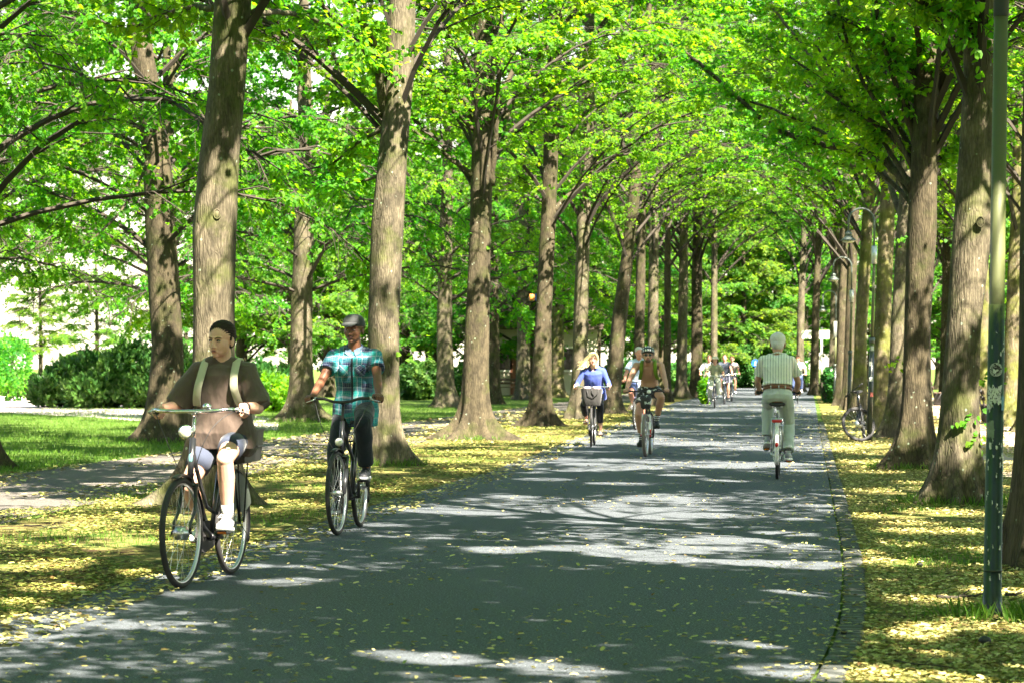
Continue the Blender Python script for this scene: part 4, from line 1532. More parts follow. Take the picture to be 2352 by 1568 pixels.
RL = edge([(0, 1425), (240, 1350), (600, 1240), (740, 1195), (900, 1145), (1130, 1080), (1300, 1015), (1380, 985), (1450, 960), (1555, 922), (1640, 905)])
RR = edge([(1878, 1531), (1912, 1466), (1929, 1398), (1935, 1309), (1929, 1251), (1901, 1091), (1884, 1000), (1872, 922), (1868, 908)])
RL = np.vstack([[-30, -8.4], [0, -4.6], RL, [200, RL[-1, 1] + (200 - RL[-1, 0]) * .13]])
RR = np.vstack([[-30, -4.6], [0, -.7], RR, [200, RR[-1, 1] + (200 - RR[-1, 0]) * .125]])
fRL = lambda y: np.interp(y, RL[:, 0], RL[:, 1])
fRR = lambda y: np.interp(y, RR[:, 0], RR[:, 1])
fPL = lambda y: -6.9 + .138 * (y - 29.5)          # side path, far edge
fPR = lambda y: -4.55 + .128 * (y - 22.4)         # side path, near edge
fSL = lambda y: 5.6 + .133 * (y - 26)             # sandy path on the right
fSR = lambda y: 7.9 + .133 * (y - 26)


def sheet(name, fl, fr_, y0, y1, z, m_, step=1.0, kind='structure', nx=1):
    ys = np.arange(y0, y1 + .01, step)
    vs, fs = [], []
    for y in ys:
        a, b = float(fl(y)), float(fr_(y))
        for i in range(nx + 1):
            vs.append((a + (b - a) * i / nx, float(y), z))
    w = nx + 1
    for j in range(len(ys) - 1):
        for i in range(nx):
            fs.append((j * w + i, j * w + i + 1, (j + 1) * w + i + 1, (j + 1) * w + i))
    q = MB()
    q.add(vs, fs)
    o = q.build(name, m_, None, False)
    return tag(o, kind=kind)


q = MB()
q.add([(-500, -120, -.02), (500, -120, -.02), (500, 900, -.02), (-500, 900, -.02)], [(0, 1, 2, 3)])
tag(q.build('ground', M['lawn'], None, False), kind='structure')
sheet('road', fRL, fRR, -30, 190, .0, M['asphalt'], 1.)
wob = lambda y, s_: .10 * math.sin(y * 1.3 + s_) + .07 * math.sin(y * 3.1 + s_ * 2)
sheet('verge', lambda y: fPR(y) + .12 * math.sin(y * .9), lambda y: fRL(y) - .01, -30, 150, -.008, M['soil'], .5)
sheet('verge', lambda y: fRR(y) + .12, lambda y: fSL(y) + wob(y, 1), -30, 150, -.008, M['soil'], .5)
sheet('verge', lambda y: fSR(y) + wob(y, 2), lambda y: fSR(y) + 2.6, -30, 110, -.008, M['soil'], .5)
sheet('side_path', lambda y: fPL(y) + wob(y, 3) * .6, lambda y: fPR(y) + wob(y, 5) * .8, -30, 130, -.012, M['asphalt_old'], .5)
sheet('sand_path', lambda y: fSL(y) - .1, lambda y: fSR(y) + .1, -30, 120, -.014, M['sand'], .5)
# sunlit cross path in front of the hedge
q = MB()
P = [G(-260, 905), G(0, 908), G(200, 918), G(345, 925), G(430, 935), G(560, 950), G(640, 960)]
P2 = [G(-260, 948), G(0, 945), G(200, 955), G(345, 966), G(430, 972), G(560, 985), G(640, 985)]
vs = [(p.x, p.y, -.014) for p in P] + [(p.x, p.y, -.014) for p in P2]
q.add(vs, [(i, i + 1, 7 + i + 1, 7 + i) for i in range(6)])
tag(q.build('gravel_path', mat('pale_gravel', (.50, .42, .40), .95, var=.15, vs=4, bump=.4, bs=40), None, False), kind='structure')
# row of small setts along the right edge of the asphalt
q = MB()
y = 9.0
rr_ = random.Random(5)
while y < 60:
    x = float(fRR(y)) + .015
    h = rr_.uniform(-.004, .004)
    L_ = rr_.uniform(.075, .10) if y < 30 else .2
    ang = math.atan2(float(fRR(y + .5) - fRR(y)), .5)
    q.box((x + .075 + rr_.uniform(-.006, .006), y + L_ / 2, -.03 + h), (.068 + rr_.uniform(-.005, .005), L_ / 2 - .006, .035), Matrix.Rotation(-ang, 3, 'Z'), bev=.012)
    y += L_
tag(q.build('kerb', M['sett'], None, True), kind='structure')

# ---------------------------------------------------------------- foliage
LEAF = np.array([(0, 0, 0), (.42, .16, .05), (.36, .62, .06), (0, 1., -.06), (-.36, .62, .06), (-.42, .16, .05)])


def leaves(P, D, Nn, S, shape=LEAF, width=1.):
    """P base points, D axis directions, Nn rough normals, S sizes -> verts, quads"""
    D = D / np.linalg.norm(D, axis=1, keepdims=True)
    Sd = np.cross(D, Nn)
    Sd /= np.linalg.norm(Sd, axis=1, keepdims=True) + 1e-9
    Nn = np.cross(Sd, D)
    vs = (P[:, None, :] + S[:, None, None] * (shape[None, :, 0, None] * width * Sd[:, None, :] + shape[None, :, 1, None] * D[:, None, :] + shape[None, :, 2, None] * Nn[:, None, :]))
    n = len(P)
    b = np.arange(n)[:, None] * 6
    q1 = b + np.array([0, 1, 2, 3])
    q2 = b + np.array([0, 3, 4, 5])
    return vs.reshape(-1, 3), np.concatenate([q1, q2])


def tubes_np(segs, n=3):
    """segs: array of (p0, p1, r0, r1) straight tapered pieces"""
    p0 = np.array([s_[0] for s_ in segs], dtype=float)
    p1 = np.array([s_[1] for s_ in segs], dtype=float)
    r0 = np.array([s_[2] for s_ in segs])
    r1 = np.array([s_[3] for s_ in segs])
    d = p1 - p0
    d /= np.linalg.norm(d, axis=1, keepdims=True) + 1e-9
    a = np.where(np.abs(d[:, 2:3]) < .9, np.array([[0, 0, 1.]]), np.array([[1., 0, 0]]))
    u = np.cross(d, a)
    u /= np.linalg.norm(u, axis=1, keepdims=True)
    w = np.cross(d, u)
    t = np.arange(n) * 2 * PI / n
    ring = np.cos(t)[None, :, None] * u[:, None, :] + np.sin(t)[None, :, None] * w[:, None, :]
    A = p0[:, None] + ring * r0[:, None, None]
    B_ = p1[:, None] + ring * r1[:, None, None]
    vs = np.concatenate([A, B_], axis=1).reshape(-1, 3)
    b = np.arange(len(segs))[:, None, None] * 2 * n
    k = np.arange(n)
    q_ = np.stack([k, (k + 1) % n, n + (k + 1) % n, n + k], axis=1)[None]
    return vs, (b + q_).reshape(-1, 4)


M['leaf'] = leafmat('linden_leaf', [(.034, .110, .006), (.052, .145, .007), (.080, .175, .008), (.040, .125, .016)],
                    [(.20, .54, .006), (.26, .62, .006), (.36, .68, .008), (.13, .46, .02)], .6, .52)
M['leaf_far'] = leafmat('far_leaf', [(.030, .10, .014), (.045, .13, .016), (.07, .16, .014)], [(.15, .46, .03), (.26, .58, .025), (.40, .68, .02)], .6, .5, .03)
M['laurel'] = leafmat('laurel_leaf', [(.022, .075, .018), (.03, .10, .02), (.055, .13, .03)], [(.08, .28, .03), (.12, .34, .03), (.2, .42, .05)], .22, .25)
M['bark'] = barkmat('linden_bark', (.012, .010, .006), (.070, .063, .042), (.155, .138, .104), (.052, .066, .016), .6, .62)
M['bark_dark'] = barkmat('dark_linden_bark', (.009, .007, .004), (.044, .037, .022), (.092, .080, .054), (.034, .045, .010), .5, .5)
M['bark_moss'] = barkmat('mossy_linden_bark', (.022, .019, .010), (.11, .095, .060), (.18, .155, .11), (.105, .125, .020), .5, .95)
M['twig'] = mat('twig_bark', (.028, .022, .015), .9, var=.3, vs=6)


def crown_mesh(name, seed, z0=4.4, z1=14.5, nl=28, reach=4.6, e0=(48, 66), e1=12, droop=.35, lf=20, ls=(.058, .094), bias=None, sec=12, tw=8, lm='leaf', top=1.2, zmin=4.2, gap=.22, fq=1.6):
    rr = np.random.default_rng(seed)
    segs, P, D, Nn, S = [], [], [], [], []
    up = np.array([0, 0, 1.])
    az = rr.uniform(0, 6.28)
    for i in range(nl):
        f = i / (nl - 1)
        z = z0 + (z1 - z0) * f ** 1.15 * .80 + rr.uniform(-.3, .3)
        az += 2.4 + rr.uniform(-.4, .4)
        if bias is not None and rr.random() < bias[1]:
            a_ = bias[0] + rr.normal(0, .55)
        else:
            a_ = az
        L_ = reach * (1 - .55 * f) * rr.uniform(.75, 1.2) + top
        el = R(rr.uniform(*e0)) + R(14) * f
        h = np.array([math.cos(a_), math.sin(a_), 0])
        p = np.array([0, 0, max(z - .3, .2)])
        r0 = .046 * (1 - .6 * f) * rr.uniform(.6, 1.2) + .013
        pts = [p]
        n_ = 7
        ela = el
        for k in range(n_):
            t = (k + 1) / n_
            ela = el * (1 - t) + R(e1) * t - (R(30) * droop * max(0, t - .6) / .4)
            a_ += rr.normal(0, .08)
            h = np.array([math.cos(a_), math.sin(a_), 0])
            p = p + (h * math.cos(ela) + up * math.sin(ela)) * L_ / n_
            pts.append(p)
        for k in range(n_):
            segs.append((pts[k], pts[k + 1], r0 * (1 - k / n_ * .85), r0 * (1 - (k + 1) / n_ * .85)))
        pts = np.array(pts)
        for j in range(sec):
            t = .22 + .78 * (j + rr.random()) / sec
            x = t * n_
            k = min(int(x), n_ - 1)
            q0 = pts[k] + (pts[k + 1] - pts[k]) * (x - k)
            d0 = pts[k + 1] - pts[k]
            d0 /= np.linalg.norm(d0)
            sd = np.cross(d0, up)
            sd /= np.linalg.norm(sd) + 1e-9
            s_ = 1 if j % 2 else -1
            an = rr.uniform(.5, 1.1)
            d1 = d0 * math.cos(an) + sd * s_ * math.sin(an) + up * rr.uniform(-.25, .35)
            d1 /= np.linalg.norm(d1)
            l1 = rr.uniform(.9, 1.7) * (1.15 - .5 * t)
            m1 = q0 + d1 * l1 * .5
            d2 = d1 - up * droop * rr.uniform(.4, 1.2)
            d2 /= np.linalg.norm(d2)
            m2 = m1 + d2 * l1 * .5
            rs = r0 * .28 + .003
            segs.append((q0, m1, rs, rs * .7))
            segs.append((m1, m2, rs * .7, rs * .35))
            for w in range(tw):
                tt = (w + rr.random()) / tw
                b0 = q0 + (m1 - q0) * tt * 2 if tt < .5 else m1 + (m2 - m1) * (tt - .5) * 2
                dd = d1 if tt < .5 else d2
                sw = np.cross(dd, up)
                sw /= np.linalg.norm(sw) + 1e-9
                an = rr.uniform(.4, 1.0)
                d3 = dd * math.cos(an) + sw * (1 if w % 2 else -1) * math.sin(an) - up * (droop * rr.uniform(.1, 1.1)) + up * rr.uniform(-.1, .2)
                d3 /= np.linalg.norm(d3)
                l3 = rr.uniform(.35, .75)
                b1 = b0 + d3 * l3
                segs.append((b0, b1, .0045, .002))
                ts = (np.arange(lf) + rr.random(lf)) / lf
                pp = b0[None] + (b1 - b0)[None] * ts[:, None]
                s3 = np.cross(d3, up)
                s3 /= np.linalg.norm(s3) + 1e-9
                sg = np.where(np.arange(lf) % 2, 1, -1)[:, None]
                ld = d3[None] * .55 + s3[None] * sg * .8 - up[None] * rr.uniform(.1, .9, (lf, 1)) + rr.normal(0, .25, (lf, 3))
                P.append(pp + rr.normal(0, .03, (lf, 3)))
                D.append(ld)
                Nn.append(up[None] + rr.normal(0, .38, (lf, 3)))
                S.append(rr.uniform(ls[0], ls[1], lf))
    P, D, Nn, S = map(np.concatenate, (P, D, Nn, S))
    a, b, c = rr.uniform(0, 6, 3)
    x, y, z = P.T * fq
    fld = np.sin(x * 2.3 + a + .8 * np.sin(y * 1.7)) * np.sin(y * 2.1 + b + .7 * np.sin(z * 1.9)) + .7 * np.sin(z * 2.6 + c + .9 * np.sin(x * 1.5)) * np.cos(y * 1.3 - x * 1.1 + a)
    S = S * (1 + np.clip(z / fq - 6.2, 0, 5) * .09)
    fld = fld + np.clip(z - 6., 0, 4) * .02
    keep = (fld > gap) & (z / fq > zmin + .35 * np.sin(x * 1.9 + b) + .25 * np.sin(y * 2.7))
    P, D, Nn, S = P[keep], D[keep], Nn[keep], S[keep]
    segs = [s_ for s_ in segs if not (s_[2] < .006 and min(s_[0][2], s_[1][2]) < zmin - .3)]
    vl, ql = leaves(P, D, Nn, S)
    vt, qt = tubes_np(segs, 4)
    v = np.concatenate([vl, vt])
    q_ = np.concatenate([ql, qt + len(vl)])
    mi = np.concatenate([np.zeros(len(ql)), np.ones(len(qt))])
    me = arr_mesh(name, v, q_, [M[lm], M['twig']], mi)
    RAW[me.name] = (vl, vt, qt, lm)
    return me


CR = {}
RAW = {}
toR = R(-15)
toL = R(165)
CR['a0'] = crown_mesh('crown', 1, 4.6, 13.5, 28, 4.4, bias=(toR, .3), lf=34)
CR['a1'] = crown_mesh('crown', 2, 4.9, 13.5, 26, 4.6, bias=(toR, .3), lf=34)
CR['c0'] = crown_mesh('crown', 3, 4.2, 15.0, 34, 4.8, e0=(54, 70), e1=28, bias=(toL, .5), droop=.3, lf=24)
CR['e0'] = crown_mesh('crown', 31, 4.8, 13.0, 26, 4.5, lf=22, gap=-.75)
CR['a2'] = crown_mesh('crown', 21, 4.6, 15.5, 28, 4.3, bias=(toR, .3), lf=20, gap=.32, fq=2.5)
CR['c3'] = crown_mesh('crown', 24, 4.2, 13.5, 34, 4.8, e0=(56, 72), e1=34, bias=(toL, .65), droop=.2, lf=20, gap=.14, sec=11, fq=1.7)
CR['c2'] = crown_mesh('crown', 23, 4.4, 16., 32, 4.5, e0=(54, 70), e1=28, bias=(toL, .5), droop=.3, lf=20, gap=.32, fq=2.5)
CR['b0'] = crown_mesh('crown', 4, 3.7, 14.0, 32, 4.4, e0=(30, 58), e1=-6, droop=.85, zmin=2.6, lf=32)
CR['b1'] = crown_mesh('crown', 5, 3.3, 13.0, 30, 4.6, e0=(20, 55), e1=-14, droop=.9, lm='leaf', zmin=2.3, lf=32)
CR['f0'] = crown_mesh('crown', 6, 1.3, 12.5, 34, 3.6, e0=(25, 60), e1=0, droop=.6, lf=14, ls=(.10, .15), lm='leaf_far', zmin=.4, gap=-.2)
CR['f1'] = crown_mesh('crown', 7, 2.2, 12.0, 30, 3.8, e0=(30, 65), e1=5, droop=.6, lf=14, ls=(.10, .15), lm='leaf_far', zmin=.4, gap=-.2)


def trunk_mesh(cen, rad, hgt, m_, seed=0, flare=.9, knots=(), n=44, asym=None):
    """cen(z)->(x,y), rad(z)->r in local metres"""
    rr = random.Random(seed)
    zs = [-.25, -.12, 0, .04, .08, .13, .19, .27, .36, .48, .62, .8]
    z = 1.0
    while z < hgt:
        zs.append(z)
        z += .16 if z < 7 and n > 20 else .6
    zs.append(hgt)
    nl = rr.choice([5, 6, 7])
    ph = [rr.uniform(0, 6.28) for _ in range(6)]
    roots = [(rr.uniform(0, 6.28) if k else 0, rr.uniform(.7, 1.5)) for k in range(nl)]
    roots = [(2 * PI * k / nl + rr.uniform(-.35, .35), rr.uniform(.55, 1.4)) for k in range(nl)]
    if asym:
        roots += [(a, s_) for a, s_ in asym]
    vs, fs = [], []
    for z in zs:
        cx_, cy_ = cen(max(z, 0))
        r0 = rad(max(z, 0))
        e = math.exp(-max(z, 0) / .22)
        e2 = math.exp(-max(z, 0) / .65)
        for k in range(n):
            t = 2 * PI * k / n
            lob = 0
            for a, s_ in roots:
                dlt = (t - a + PI) % (2 * PI) - PI
                lob = max(lob, s_ * math.exp(-(dlt / .21) ** 2))
            r = r0 * (1 + flare * e * (.12 + 1.15 * lob) + .30 * e2 * (.45 + .6 * lob) * flare)
            r += r0 * (.035 * math.sin(3 * t + ph[0] + z * .5) + .03 * math.sin(5 * t + ph[1] - z * .9) + .02 * math.sin(2 * t + ph[2] + z * 2.3))
            r += r0 * .035 * noise.noise(Vector((math.cos(t) * 2, math.sin(t) * 2, z * 1.1 + seed)))
            for kz, ka, ks in knots:
                dlt = (t - ka + PI) % (2 * PI) - PI
                q2 = (dlt * r0 / (ks * 1.0)) ** 2 + ((z - kz) / (ks * 1.3)) ** 2
                r += ks * .38 * math.exp(-q2)
            vs.append((cx_ + r * math.cos(t), cy_ + r * math.sin(t), z))
    for j in range(len(zs) - 1):
        for k in range(n):
            k2 = (k + 1) % n
            fs.append((j * n + k, j * n + k2, (j + 1) * n + k2, (j + 1) * n + k))
    fs.append(tuple((len(zs) - 1) * n + k for k in range(n)))
    q_ = MB()
    q_.add(vs, fs)
    return q_.mesh('trunk', [m_])


def sprout_mesh(seed, n=22, ls=(.05, .09), spread=.12):
    rr = np.random.default_rng(seed)
    P_ = rr.normal(0, spread, (n, 3)) * np.array([1, .5, .9])
    D_ = rr.normal(0, 1, (n, 3)) * np.array([1, .6, .5]) + np.array([0, -.4, -.35])
    v, q_ = leaves(P_, D_, np.array([[0, -.6, .8]]) + rr.normal(0, .4, (n, 3)), rr.uniform(*ls, n))
    sg = [((0, .08, 0), tuple(P_[i]), .003, .0015) for i in range(0, n, 3)]
    vt, qt = tubes_np(sg, 3)
    return arr_mesh('sprout', np.concatenate([v, vt]), np.concatenate([q_, qt + len(v)]), [M['leaf'], M['twig']], np.concatenate([np.zeros(len(q_)), np.ones(len(qt))]))


def near_tree(label, tab, crown, bark, group, rot=0., hgt=13.5, seed=1, branches=(), knots=(), sprouts=(), sc=1., flare=.65, Y=None, asym=None, cz=0.):
    """tab: (x, y, width) down the trunk as measured, last entry is the foot"""
    foot = tab[-1]
    g0 = G(foot[0], foot[1])
    if Y is None:
        Y = g0.y
    X0 = (foot[0] - CXP) * Y / FL
    root = thing('linden_tree', label, 'tree', (X0, Y, 0), 0, group)
    zz, xx, ww = [], [], []
    for x, y, w in reversed(tab):
        p = at(x, y, Y)
        zz.append(max(p.z, 0))
        xx.append(p.x - X0)
        ww.append(w * Y / FL / 2)
    zl, xl, wl = zz[-1], xx[-1], ww[-1]
    sl = (xx[-1] - xx[1]) / max(.5, zz[-1] - zz[1]) if len(zz) > 2 else 0
    zz.append(hgt)
    xx.append(xl + sl * .5 * (hgt - zl))
    ww.append(.05)
    if zl < 7:
        k = len(zz) - 1
        zz.insert(k, zl + 2.5)
        xx.insert(k, xl + sl * .8 * 2.5)
        ww.insert(k, wl * .78)
    me = trunk_mesh(lambda z: (float(np.interp(z, zz, xx)), 0.03 * math.sin(z * .6 + seed)), lambda z: float(np.interp(z, zz, ww)), hgt, M[bark], seed, flare, knots, asym=asym)
    tr = link('trunk', me, root)
    for bi, b in enumerate(branches):
        (pts, w0, w1, dy) = b
        q_ = MB()
        rr = random.Random(seed * 31 + bi)
        W = []
        n_ = len(pts)
        for i, (x, y) in enumerate(pts):
            t = i / (n_ - 1)
            p = at(x, y, Y + dy * t)
            W.append(p - V(X0, Y, 0))
        if n_ >= 2:       # root the branch inside the trunk
            W[0] = W[0] + (W[0] - W[1]).normalized() * .05
        fine, rad = [], []
        for i in range(n_ - 1):
            P0, P1, P2, P3 = W[max(i - 1, 0)], W[i], W[i + 1], W[min(i + 2, n_ - 1)]
            for j in range(5):
                t = j / 5
                fine.append(.5 * ((2 * P1) + (P2 - P0) * t + (2 * P0 - 5 * P1 + 4 * P2 - P3) * t * t + (3 * P1 - P0 - 3 * P2 + P3) * t ** 3) + V(rr.uniform(-.012, .012), rr.uniform(-.012, .012), rr.uniform(-.012, .012)))
        fine.append(W[-1])
        m_ = len(fine)
        for i in range(m_):
            t = i / (m_ - 1)
            rad.append((w0 + (w1 - w0) * t) * Y / FL / 2 * (1 + .22 * math.exp(-t * 14)))
        q_.tube(fine, rad, 10)
        bo = q_.build('branch', M[bark], root)
        # leafy side twigs of this branch
        r2 = np.random.default_rng(seed * 77 + bi)
        segs, Pp, Dd, Nq, Ss = [], [], [], [], []
        for i in range(m_ // 3, m_):
            for _ in range(3):
                b0 = np.array(fine[i])
                d_ = r2.normal(0, 1, 3) * np.array([1, 1, .5]) + np.array([0, 0, -.1])
                d_ /= np.linalg.norm(d_)
                l_ = r2.uniform(.3, .7)
                b1 = b0 + d_ * l_
                segs.append((b0, b1, .005, .002))
                for k in range(12):
                    t = (k + .5) / 12
                    Pp.append(b0 + (b1 - b0) * t)
                    Dd.append(d_ * .5 + r2.normal(0, .6, 3) + np.array([0, 0, -.4]))
                    Nq.append(np.array([0, 0, 1.]) + r2.normal(0, .4, 3))
                    Ss.append(r2.uniform(.07, .10))
        v, qq = leaves(np.array(Pp), np.array(Dd), np.array(Nq), np.array(Ss))
        vt, qt = tubes_np(segs, 3)
        link('leaf_spray', arr_mesh('leaf_spray', np.concatenate([v, vt]), np.concatenate([qq, qt + len(v)]), [M['leaf'], M['twig']], np.concatenate([np.zeros(len(qq)), np.ones(len(qt))])), bo)
    if crown:
        c = link('crown', CR[crown], root)
        c.rotation_euler = (0, 0, rot)
        c.scale = (sc, sc, sc)
        zc = 5.
        c.location = (float(np.interp(zc, zz, xx)), 0, cz)
    for x, y, seed_ in sprouts:
        p = at(x, y, Y)
        z_ = p.z
        cx_, w_ = float(np.interp(z_, zz, xx)), float(np.interp(z_, zz, ww))
        dx = (p.x - X0 - cx_)
        dyy = -math.sqrt(max(0, w_ * w_ - dx * dx)) - .02
        s_ = link('sprout', SP[seed_ % 3], root)
        s_.location = (p.x - X0, dyy, z_)
    for kz, ka, ks in knots:
        q_ = MB()
        cx_, w_ = float(np.interp(kz, zz, xx)), float(np.interp(kz, zz, ww))
        rp = w_ + ks * .34
        c_ = V(cx_ + math.cos(ka) * rp, math.sin(ka) * rp, kz)
        rot_ = Matrix.Rotation(ka, 3, 'Z')
        ring = [c_ + rot_ @ V(0, math.cos(a) * ks * .42, math.sin(a) * ks * .55) for a in [2 * PI * i / 14 for i in range(14)]]
        q_.tube(ring, ks * .09, 8, closed=True, up=rot_ @ V(1, 0, 0))
        q_.ell(c_ - rot_ @ V(ks * .06, 0, 0), (ks * .17, ks * .38, ks * .50), rot_, 12, 8)
        q_.build('knot', M[bark], tr)
    return root


SP = [sprout_mesh(11), sprout_mesh(12, 14, (.05, .08), .09), sprout_mesh(13, 36, (.06, .10), .2)]
gA, gB, gC, gD, gF = 'linden trees along the left edge of the road', 'linden trees beyond the left side path', 'linden trees along the right edge of the road', 'linden trees beyond the sandy path on the right', 'trees far behind the avenue'

# left row
near_tree('large linden behind the woman in brown, sunlit patch and yellow lichen stripe on its trunk', [(538, 0, 84), (521, 220, 86), (503, 366, 91), (491, 531, 98), (489, 700, 94), (487, 1000, 98), (486, 1158, 104)], 'a0', 'bark', gA, .3, seed=2,
          knots=((2.92, R(-78), .085), (4.9, R(-75), .05)), flare=.95, asym=((R(200), 2.2),),
          branches=(([(585, 30), (640, 28), (700, 38), (765, 62), (830, 110), (865, 158)], 14, 11, 9.5), ([(495, 20), (440, 18), (380, 32), (300, 70)], 17, 8, 2.)))
near_tree('linden behind the man in plaid, its pale trunk lit over most of its height', [(922, 0, 62), (920, 37, 63), (917, 183, 65), (905, 330, 66), (892, 513, 73), (883, 737, 72), (884, 956, 66), (887, 1066, 74)], 'a1', 'bark', gA, 1.9, seed=3,
          knots=((3.38, R(-86), .08),), flare=.8, asym=((R(-20), 1.6),), sprouts=((928, 575, 1), (925, 800, 2)),
          branches=(([(884, 250), (872, 190), (862, 110), (830, 50), (795, 0)], 22, 14, -1.), ([(872, 262), (820, 215), (775, 150), (745, 60)], 13, 8, 1.5), ([(870, 300), (820, 330), (760, 380)], 10, 5, 1.), ([(868, 405), (810, 420), (760, 410)], 8, 4, .5)))
near_tree('linden with wide dark root flare, third along the left road edge', [(1118, 0, 48), (1116, 37, 50), (1109, 330, 47), (1104, 513, 50), (1096, 737, 53), (1091, 956, 60), (1090, 1008, 66)], 'a0', 'bark_dark', gA, 3.3, seed=4,
          knots=((2.6, R(-80), .06),), flare=1.15, asym=((R(185), 1.9), (R(-25), 1.8)), sprouts=((1128, 560, 2), (1105, 60, 2), (1112, 180, 2)),
          branches=(([(1128, 420), (1137, 330), (1144, 220), (1152, 40), (1150, -20)], 14, 9, -.6), ([(1135, 345), (1168, 249), (1212, 176), (1260, 99), (1344, 0)], 19, 10, 2.), ([(1140, 260), (1187, 147), (1242, 106), (1300, 60)], 13, 6, 1.),
                    ([(1082, 249), (1050, 220), (1018, 205), (956, 172)], 15, 8, -1.), ([(1082, 293), (1022, 238), (963, 201)], 10, 6, -.5), ([(1080, 399), (1003, 341), (941, 293)], 10, 6, .6), ([(1130, 270), (1200, 240), (1290, 190), (1380, 130)], 9, 4, 2.5)))
near_tree('linden with a leaning dark trunk, fourth along the left road edge', [(1276, 30, 34), (1270, 250, 36), (1264, 400, 34), (1260, 513, 34), (1248, 737, 38), (1240, 956, 46), (1238, 978, 48)], 'a1', 'bark_dark', gA, 4.6, seed=5, flare=1.1, asym=((R(185), 1.2), (R(-15), 1.2)),
          branches=(([(1275, 480), (1300, 455), (1333, 421), (1390, 360)], 12, 6, 1.), ([(1252, 443), (1215, 424), (1190, 405)], 9, 5, 0.), ([(1276, 300), (1330, 270), (1400, 220), (1490, 190)], 9, 4, 2.)))
near_tree('linden between the leaning dark trunk and the blonde woman, lit at mid height', [(1352, 200, 30), (1345, 400, 30), (1340, 513, 31), (1334, 737, 33), (1329, 900, 34), (1328, 962, 38)], 'a2', 'bark', gA, 5.5, seed=6, flare=.7, asym=((R(185), 1.2),),
          branches=(([(1350, 380), (1366, 360), (1425, 293), (1461, 234), (1516, 147)], 14, 7, 2.), ([(1335, 460), (1310, 420), (1270, 380)], 9, 5, 0.)))
near_tree('linden leaning right just behind the blonde woman', [(1478, 250, 22), (1462, 400, 25), (1450, 513, 26), (1422, 737, 34), (1407, 900, 36), (1405, 948, 40)], 'a2', 'bark_dark', gA, .9, seed=7, flare=.7,
          branches=(([(1440, 560), (1410, 500), (1385, 430)], 10, 5, 0.), ([(1465, 380), (1520, 300), (1580, 240)], 9, 4, 2.)))
for i, (x, y, w, top) in enumerate([(1467, 940, 24, 1475), (1500, 929, 26, 1503), (1532, 922, 17, 1535), (1566, 914, 24, 1572), (1600, 913, 27, 1603), (1640, 906, 16, 1641)]):
    near_tree(['linden whose dark trunk shows just left of the helmeted rider', 'sun-flecked linden directly behind the helmeted rider', 'slim linden right of the helmeted rider',
               'linden left of the trunk nearest the far group of riders', 'linden nearest the far group of riders, dappled with sun', 'slim far linden above the woman in the sun hat'][i],
              [(top, 400, w * .7), (x + (top - x) * .5, 650, w * .9), (x, 850, w), (x, y, w * 1.15)], 'a2', ('bark_dark', 'bark')[i % 2], gA, i * 1.3, seed=20 + i, sc=1.18)

# left, beyond the side path
near_tree('broad dark-barked linden left of the woman in brown, across the side path', [(322, 100, 50), (345, 220, 56), (362, 366, 62), (371, 531, 70), (384, 794, 71), (377, 1014, 92)], 'b0', 'bark_dark', gB, .5, seed=8, flare=.75,
          knots=((2.4, R(-60), .06),), asym=((R(190), 1.0),), hgt=14,
          branches=(([(340, 262), (300, 240), (238, 216), (183, 180), (55, 183)], 19, 9, -1.), ([(362, 330), (385, 230), (410, 120), (465, 22)], 18, 10, 1.), ([(400, 455), (425, 418), (443, 385)], 18, 9, 0.), ([(330, 262), (290, 285), (200, 330), (120, 360)], 10, 5, -2.), ([(355, 300), (335, 380), (290, 470), (200, 560)], 9, 4, -3.)))
near_tree('linden forking low into three limbs between the woman and the man in plaid', [(697, 200, 34), (706, 322, 38), (702, 420, 46), (700, 480, 45), (692, 794, 50), (694, 966, 60)], 'b1', 'bark', gB, 2.5, seed=9, flare=.9, asym=((R(-10), 1.7),), sprouts=((700, 425, 2), (690, 410, 2)),
          branches=(([(690, 445), (655, 410), (622, 374), (575, 330)], 20, 10, 0.), ([(708, 440), (745, 400), (784, 352), (860, 290)], 17, 8, 0.), ([(710, 380), (735, 290), (769, 205), (800, 130)], 18, 9, 1.)))
near_tree('linden with a leafy low crown standing on the lawn left of the third road tree', [(1028, 400, 26), (1024, 560, 30), (1020, 737, 35), (1022, 880, 40), (1026, 934, 50)], 'b0', 'bark', gB, 1.2, seed=10, flare=.8, asym=((R(-20), 1.3),), sprouts=((1022, 640, 2),))
near_tree('linden half hidden behind the third road tree', [(1134, 500, 22), (1134, 737, 24), (1135, 926, 28)], 'b1', 'bark_dark', gB, 3.2, seed=12, flare=.7)
near_tree('linden with the blue and orange box hanging beside it', [(1205, 500, 26), (1203, 737, 29), (1201, 916, 33)], 'b0', 'bark', gB, 4.4, seed=13, flare=.8)
near_tree('mossy linden between the fourth and fifth road trees', [(1282, 500, 22), (1282, 737, 25), (1282, 911, 28)], 'b1', 'bark_moss', gB, 5.3, seed=14, flare=.8)
near_tree('dark slim linden above the blonde woman', [(1369, 500, 19), (1368, 737, 22), (1368, 904, 25)], 'b0', 'bark_dark', gB, .1, seed=15)
near_tree('linden cut by the left frame edge, only its root foot showing', [(-60, 500, 90), (-66, 1072, 100)], 'b1', 'bark_dark', gB, 2.9, seed=16, flare=.95)
near_tree('linden left of the frame whose leaves hang over the lawn', [(-250, 500, 60), (-250, 990, 70)], 'b1', 'bark_dark', gB, 4.9, seed=17)

